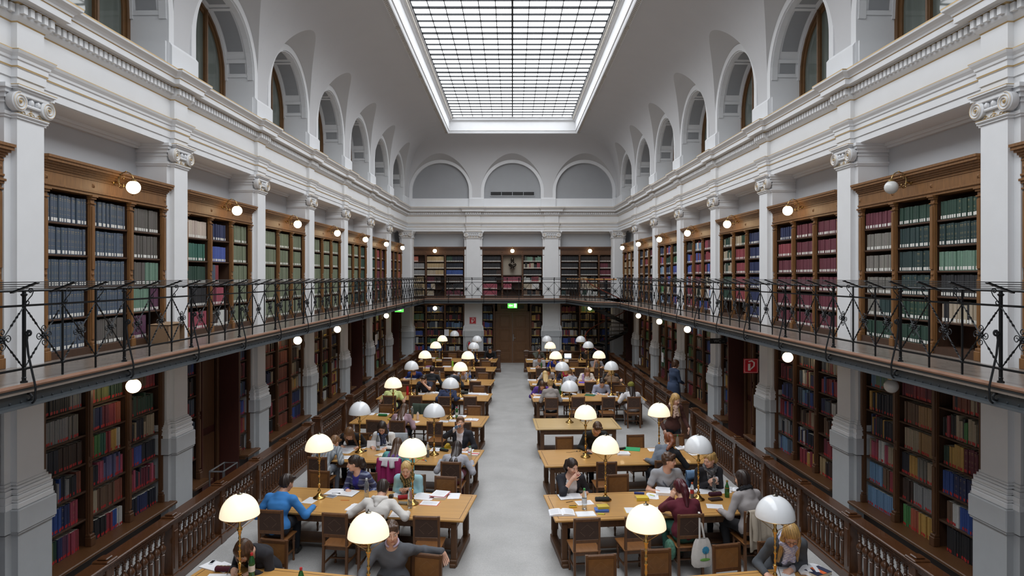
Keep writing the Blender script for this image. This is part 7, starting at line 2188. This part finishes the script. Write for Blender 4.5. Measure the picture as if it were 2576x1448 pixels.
r = put('table_sign', 'grey printed notice in an easel stand', 'sign', 'R', 4, 1476, 1059, 12)
MB(RX(-.3)).box(-.15, .15, -.003, .003, 0, .2).build('panel', cm('b0b0b0', .3), r); MB(RX(-.3)).box(-.09, .09, -.0045, -.0035, .14, .15).box(-.11, .11, -.0045, -.0035, .09, .1).build('printed_lines', cm('707070'), r); MB().beam((-.12, .14, 0), (-.12, .06, .19), .05, .004).build('prop', BLACK, r)
paper('R', 5, 1350, 991, 'white pages at the far aisle corner', 0, .3, .2, .006, True); paper('R', 5, 1354, 999, 'printed white pages at the aisle end', -12, .3, .26, .004, True); paper('R', 5, 1421, 1002, 'white pages under the aisle lamp', 0, .32, .22, .003, True)
bottle('R', 5, 1410, 994, 'pale green glass bottle behind the aisle lamp', 'glass', GLASSG, '80a080', None, 1.2)
pouch('R', 5, 1430, 994, 'black case', '1c1e1e', 6, .24, .04); openbook('R', 5, 1432, 989, 'open white book with dark cover', 8, .2, .25, .02, '26262c'); folder('R', 5, 1484, 994, 'dark green folder', '1e6440', 66, .24, .32)
paper('R', 5, 1503, 990, 'white sheets before the pale blue shirt', 0, .3, .25); paper('R', 5, 1526, 991, 'white sheet under the outer lamp', 0, .3, .28); paper('R', 5, 1541, 998, 'curled white booklet', 0, .3, .2, .02)
r = put('paper_cup', 'brown paper cup with white lid', 'cup', 'R', 5, 1553, 996); MB().lathe([(.03, 0), (.042, .12)], 16).build('cup', cm('6c5c54'), r, smooth=40); MB().lathe([(.045, .12), (.044, .135), (1e-4, .137)], 16).build('lid', cm('e0dcd8'), r, smooth=40)
pouch('R', 5, 1566, 992, 'black bag by the white top', '1e1e22', 0, .22, .05)
paper('R', 6, 1336, 957, 'thick white sheets jutting at the aisle end', 0, .3, .22, .03, True); paper('R', 6, 1349, 966, 'white sheets at the near aisle corner', -8, .28, .2); folder('R', 6, 1468, 962, 'violet folder', '6048c0', 80, .25, .34)
bottle('R', 6, 1467, 958, 'lilac bottle', 'sport', cm('b09cd0', .3), 'd8d0e0', None, 1.3); paper('R', 6, 1480, 955, 'white pages before the cream sweater', 0, .5, .24, .004, True); paper('R', 6, 1405, 965, 'white sheet near the pale grey sweater', 0, .2, .2); bottle('R', 6, 1516, 952, 'empty clear glass bottle', 'glass', GLASSB, 'a0a8a8', None, 1.2); folder('R', 6, 1568, 955, 'dark green folder by the balustrade', '245c3c')
paper('R', 7, 1345, 927, 'navy bordered notebook', 0, .35, .28, .02, False, '343a54'); paper('R', 7, 1371, 925, 'white pages', 0, .35, .25, .004, True); bottle('R', 7, 1362, 927, 'pale green bottle beside the phone user', 'water', GLASSG, 'a0b8a8'); paper('R', 7, 1452, 927, 'very wide white sheets', 0, .8, .24, .004, True); paper('R', 7, 1507, 927, 'white sheets before the fist at cheek', 0, .35, .25)
bottle('R', 7, 1500, 925, 'yellow drink bottle', 'water', None, 'c8c8c0', None, 1.1, fill='c09830')
paper('R', 8, 1335, 904, 'white and green leaflets at the aisle end', 0, .35, .25, .006, True, '70b090'); paper('R', 8, 1379, 906, 'white sheet by the aisle lamp', 0, .25, .2)
SCRN = mat('laptop screen light', rgb(230, 240, 250), .3, emit=((.8, .9, 1, 1), .9))
laptop('R', 8, 1429, 902, 'open laptop showing a white page', 0, SCRN); laptop('R', 8, 1474, 900, 'dark open laptop seen from behind', 180, cm('20242c', .2))

# --- held and hanging things
def UM(o):
    g_ = o.matrix_world.to_scale()[0]
    return o.matrix_world @ Matrix.Diagonal((1 / g_, 1 / g_, 1 / g_, 1))
def grip(p, side_):
    r, q = p
    return r, q['arms'][side_][2]
r, h_ = grip(DRK, 1)
Mw = r.matrix_world
b = thing('bottle', 'clear blue tinted bottle lifted to the mouth of the drinker', 'bottle', Mw @ T(*(h_ + _v(-.035, .075, .03))) @ Matrix.Rotation(math.radians(70), 4, 'X') @ T(0, 0, -.03))
M0 = DRK[1]; mouth = M0['hc0'] + M0['Hr'] @ _v(0, .09, -.07)
d_ = Vector(h_ + _v(-.04, .05, .05) - mouth).normalized(); zq = d_.to_track_quat('Z', 'Y').to_matrix().to_4x4()
b.matrix_world = Mw @ T(*(Vector(mouth) + d_ * .262)) @ zq @ Matrix.Rotation(PI, 4, 'X')
MB().lathe([(max(a, 1e-4), z) for a, z in BOTP['water']], 16).build('bottle_body', mat('blue clear bottle', rgb(150, 180, 215), .08, trans=.6), b, smooth=60)
r, h_ = grip(BOT, 0)
b = thing('bottle', 'clear water bottle held by the blonde with the grey scarf', 'bottle', UM(r) @ T(.02, .36, .765)); MB().lathe([(max(a, 1e-4), z) for a, z in BOTP['water']], 16).build('bottle_body', GLASSB, b, smooth=60)
r, h_ = grip(PHN, 0)
b = thing('phone', 'dark phone held in both hands at the seventh stair-side table', 'phone', UM(r) @ T(0, .42, .84) @ RX(.6)); MB().cbox(-.035, .035, -.06, .06, 0, .01, .003).build('case', BLACK, b)
def find(txt): return [o for o in PEOPLE if txt in o['label']][0]
for txt, nm in (('bent low over writing', 'pen of the bowed writer'), ('tan collar', 'blue pen of the bowed tan collar writer'), ('grey hooded jacket', 'pen held over the printed script'), ('black sweater writing', 'yellow pen of the writer by the aisle')):
    o = find(txt)
    b = thing('pen', nm, 'pen', UM(o) @ T(.2, .52, .80) @ RX(.9)); MB().tube([(0, 0, -.04), (0, 0, .1)], .004, 6).build('barrel', cm({'b': '28283a'}.get(nm[0], '3a4a90' if 'blue' in nm else '404448'), .4), b)
def drape(label, M, col, w=.5, fd=.2, bd=.42, seed=0, sleeve=True, light=None):
    """Garment hung over a chair back (top at z .945, back plane y=0, back side -y)."""
    r = thing('jacket', label, 'jacket', M)
    rr = random.Random(seed); n = 22; rows = []
    prof = [(.045, -fd * .98), (.043, -fd * .6), (.036, -fd * .2), (.026, .006), (.0, .022), (-.028, .006), (-.04, -bd * .25), (-.052, -bd * .55), (-.062, -bd * .8), (-.066, -bd)]
    ph = [rr.uniform(0, 6) for _ in range(4)]
    for y, z in prof:
        row = []
        for k in range(n + 1):
            x = -w / 2 + w * k / n
            dr = min(1, max(0, -z / .2))
            f_ = .014 * math.sin(x * 34 + ph[0]) + .012 * math.sin(x * 57 + ph[1])
            ex = 1 + .12 * dr * math.sin(ph[2])
            row.append((x * ex, y + f_ * dr * (1 if y > 0 else 1.6), .945 + z * (1 + .16 * math.sin(x * 9 + ph[3]))))
        rows.append(row)
    b = MB().grid(rows)
    o = b.build('cloth', mat('jacket cloth ' + col, hx(col), .9, noise=(40, .06)), r, smooth=180)
    so = o.modifiers.new('thickness', 'SOLIDIFY'); so.thickness = .008
    if sleeve:
        for s in (-1, 1):
            MB().tube([(s * w * .36, -.05, .93), (s * w * .40, -.085, .82), (s * w * .37, -.095, .68), (s * w * .38, -.09, .54)], [.05, .05, .045, .04], 9).build('sleeve', mat('jacket cloth ' + col, hx(col), .9), r, smooth=60)
    return r
def behind(o, dx=0): return UM(o) @ T(dx, -.2, 0)
drape('beige jacket draped over the chair of the light grey top wearer', behind(find('black scarf in a light grey'), 0), 'b4a898', .46, .15, .5, 3)
drape('pale denim jacket over the chair of the blonde bottle opener', behind(find('opening a water bottle'), .12), '6c8cb0', .4, .12, .4, 5, False)
drape('crumpled magenta jacket over the chair of the teal and purple reader', behind(find('teal and purple'), 0), '94205c', .48, .16, .4, 6)
drape('white cardigan thrown over the magenta jacket', behind(find('teal and purple'), 0) @ T(0, 0, .012), 'd4d0d4', .4, .1, .14, 7, False)
xx, yy, r0 = tpoint('L', 3, 2.10, 1.03); drape('grey cardigan draped over an empty chair beside the dotted scarf reader', T(xx, yy, 0) @ RZ(r0 + PI), '9ca0a6', .5, .5, .3, 8, False)
SEATX.setdefault(('L', 3, 'F'), []).append((2.10, 0.0))
xx, yy, r0 = tpoint('L', 4, 2.0, 1.03); drape('dark green jacket over an empty far chair of the fourth clock-side table', T(xx, yy, 0) @ RZ(r0 + PI), '3c4a40', .5, .45, .3, 9, False)
SEATX.setdefault(('L', 4, 'F'), []).append((2.0, 0.0))
o = find('drinking from a clear bottle')
r = thing('shoulder_bag', 'bright yellow bag hung at the side of the drinker', 'bag', UM(o) @ T(.26, .05, .62)); MB(RY(.3)).cbox(-.05, .05, -.12, .12, -.14, .2, .03).build('bag_body', cm('d8b020', .6), r)
# cotton tote bag on the back of the burgundy sweater's chair
o = find('burgundy sweater')
r = thing('tote_bag', 'white cotton tote bag printed with a blue flower hanging from a chair back', 'bag', behind(o, .12) @ T(0, -.05, 0))
COT = mat('natural cotton', rgb(214, 208, 202), .9, noise=(30, .05))
rows = []
for z, w_, d_ in ((.60, .10, .025), (.55, .13, .035), (.45, .16, .05), (.33, .175, .06), (.22, .17, .06), (.17, .13, .03)):
    rows.append([(w_ * math.cos(2 * PI * k / 24), d_ * math.sin(2 * PI * k / 24) - .03 + .006 * math.sin(k * 1.9), z) for k in range(25)])
b = MB().grid(rows); b.add(rows[-1][:-1], [tuple(range(24))]); b.build('bag_body', COT, r, smooth=180)
for s in (-1, 1): MB().beam((s * .05, -.03 + .02 * s, .59), (0, .045, .955), .03, .004, up=(0, 1, 0)).build('strap', COT, r)
MB().beam((-.02, .02, .957), (.02, .1, .95), .03, .005).build('strap', COT, r)
fm = MB()
for k in range(9):
    a = 2 * PI * k / 9; fm.ball((.03 + .035 * math.cos(a), -.092, .44 + .035 * math.sin(a)), .024, 8, 5, sc=(1, .18, 1))
fm.ball((.03, -.094, .44), .03, 8, 5, sc=(1, .18, 1)); fm.build('flower_print', cm('3c8cb0', .8), r)
gm_ = MB(); gm_.ball((.02, -.093, .30), .07, 12, 6, sc=(1.2, .12, .34)); gm_.build('leaf_print', cm('6ca048', .8), r)
gm_ = MB(); gm_.tube([(.03, -.096, .42), (.03, -.097, .32)], .004, 5); gm_.build('stem_print', cm('403834', .8), r)
# patterned green bag under the burgundy sweater
r = thing('shoulder_bag', 'green patterned cloth bag slung beside the burgundy sweater', 'bag', UM(o) @ T(-.27, -.02, .36))
q = MB(); q.ball((0, 0, 0), .14, 14, 10, sc=(.5, 1.0, 1.1)); q.build('bag_body', mat('green patterned cloth', rgb(70, 110, 92), .8, noise=(26, .6)), r, smooth=180)
add_chairs()
# ================================================================ camera, light, view
cam = bpy.data.cameras.new('camera')
co = bpy.data.objects.new('camera', cam)
COL.objects.link(co)
co.location = (0, 0, EYE); co.rotation_euler = (PI / 2, 0, 0)
cam.sensor_fit = 'HORIZONTAL'; cam.sensor_width = 36.0
cam.lens = 36.0 * FPX / 2576
cam.shift_x = (1288.0 - CXP) / 2576; cam.shift_y = -(724 - HYP) / 2576
cam.clip_start = 0.05; cam.clip_end = 200
scn.camera = co
wd = bpy.data.worlds.new('world'); scn.world = wd; wd.use_nodes = True
wd.node_tree.nodes['Background'].inputs['Color'].default_value = (0.8, 0.88, 1.0, 1)
wd.node_tree.nodes['Background'].inputs['Strength'].default_value = 0.3
vs = scn.view_settings
vs.view_transform = 'Standard'; vs.look = 'None'; vs.gamma = 1.0; vs.use_curve_mapping = False
vs.exposure = 0.0
cy = scn.cycles
cy.max_bounces = 7; cy.diffuse_bounces = 4; cy.glossy_bounces = 3; cy.transmission_bounces = 4; cy.transparent_max_bounces = 4
cy.sample_clamp_indirect = 6.0; cy.caustics_reflective = False; cy.caustics_refractive = False
cy.use_denoising = True
cy.use_adaptive_sampling = True; cy.adaptive_threshold = 0.02
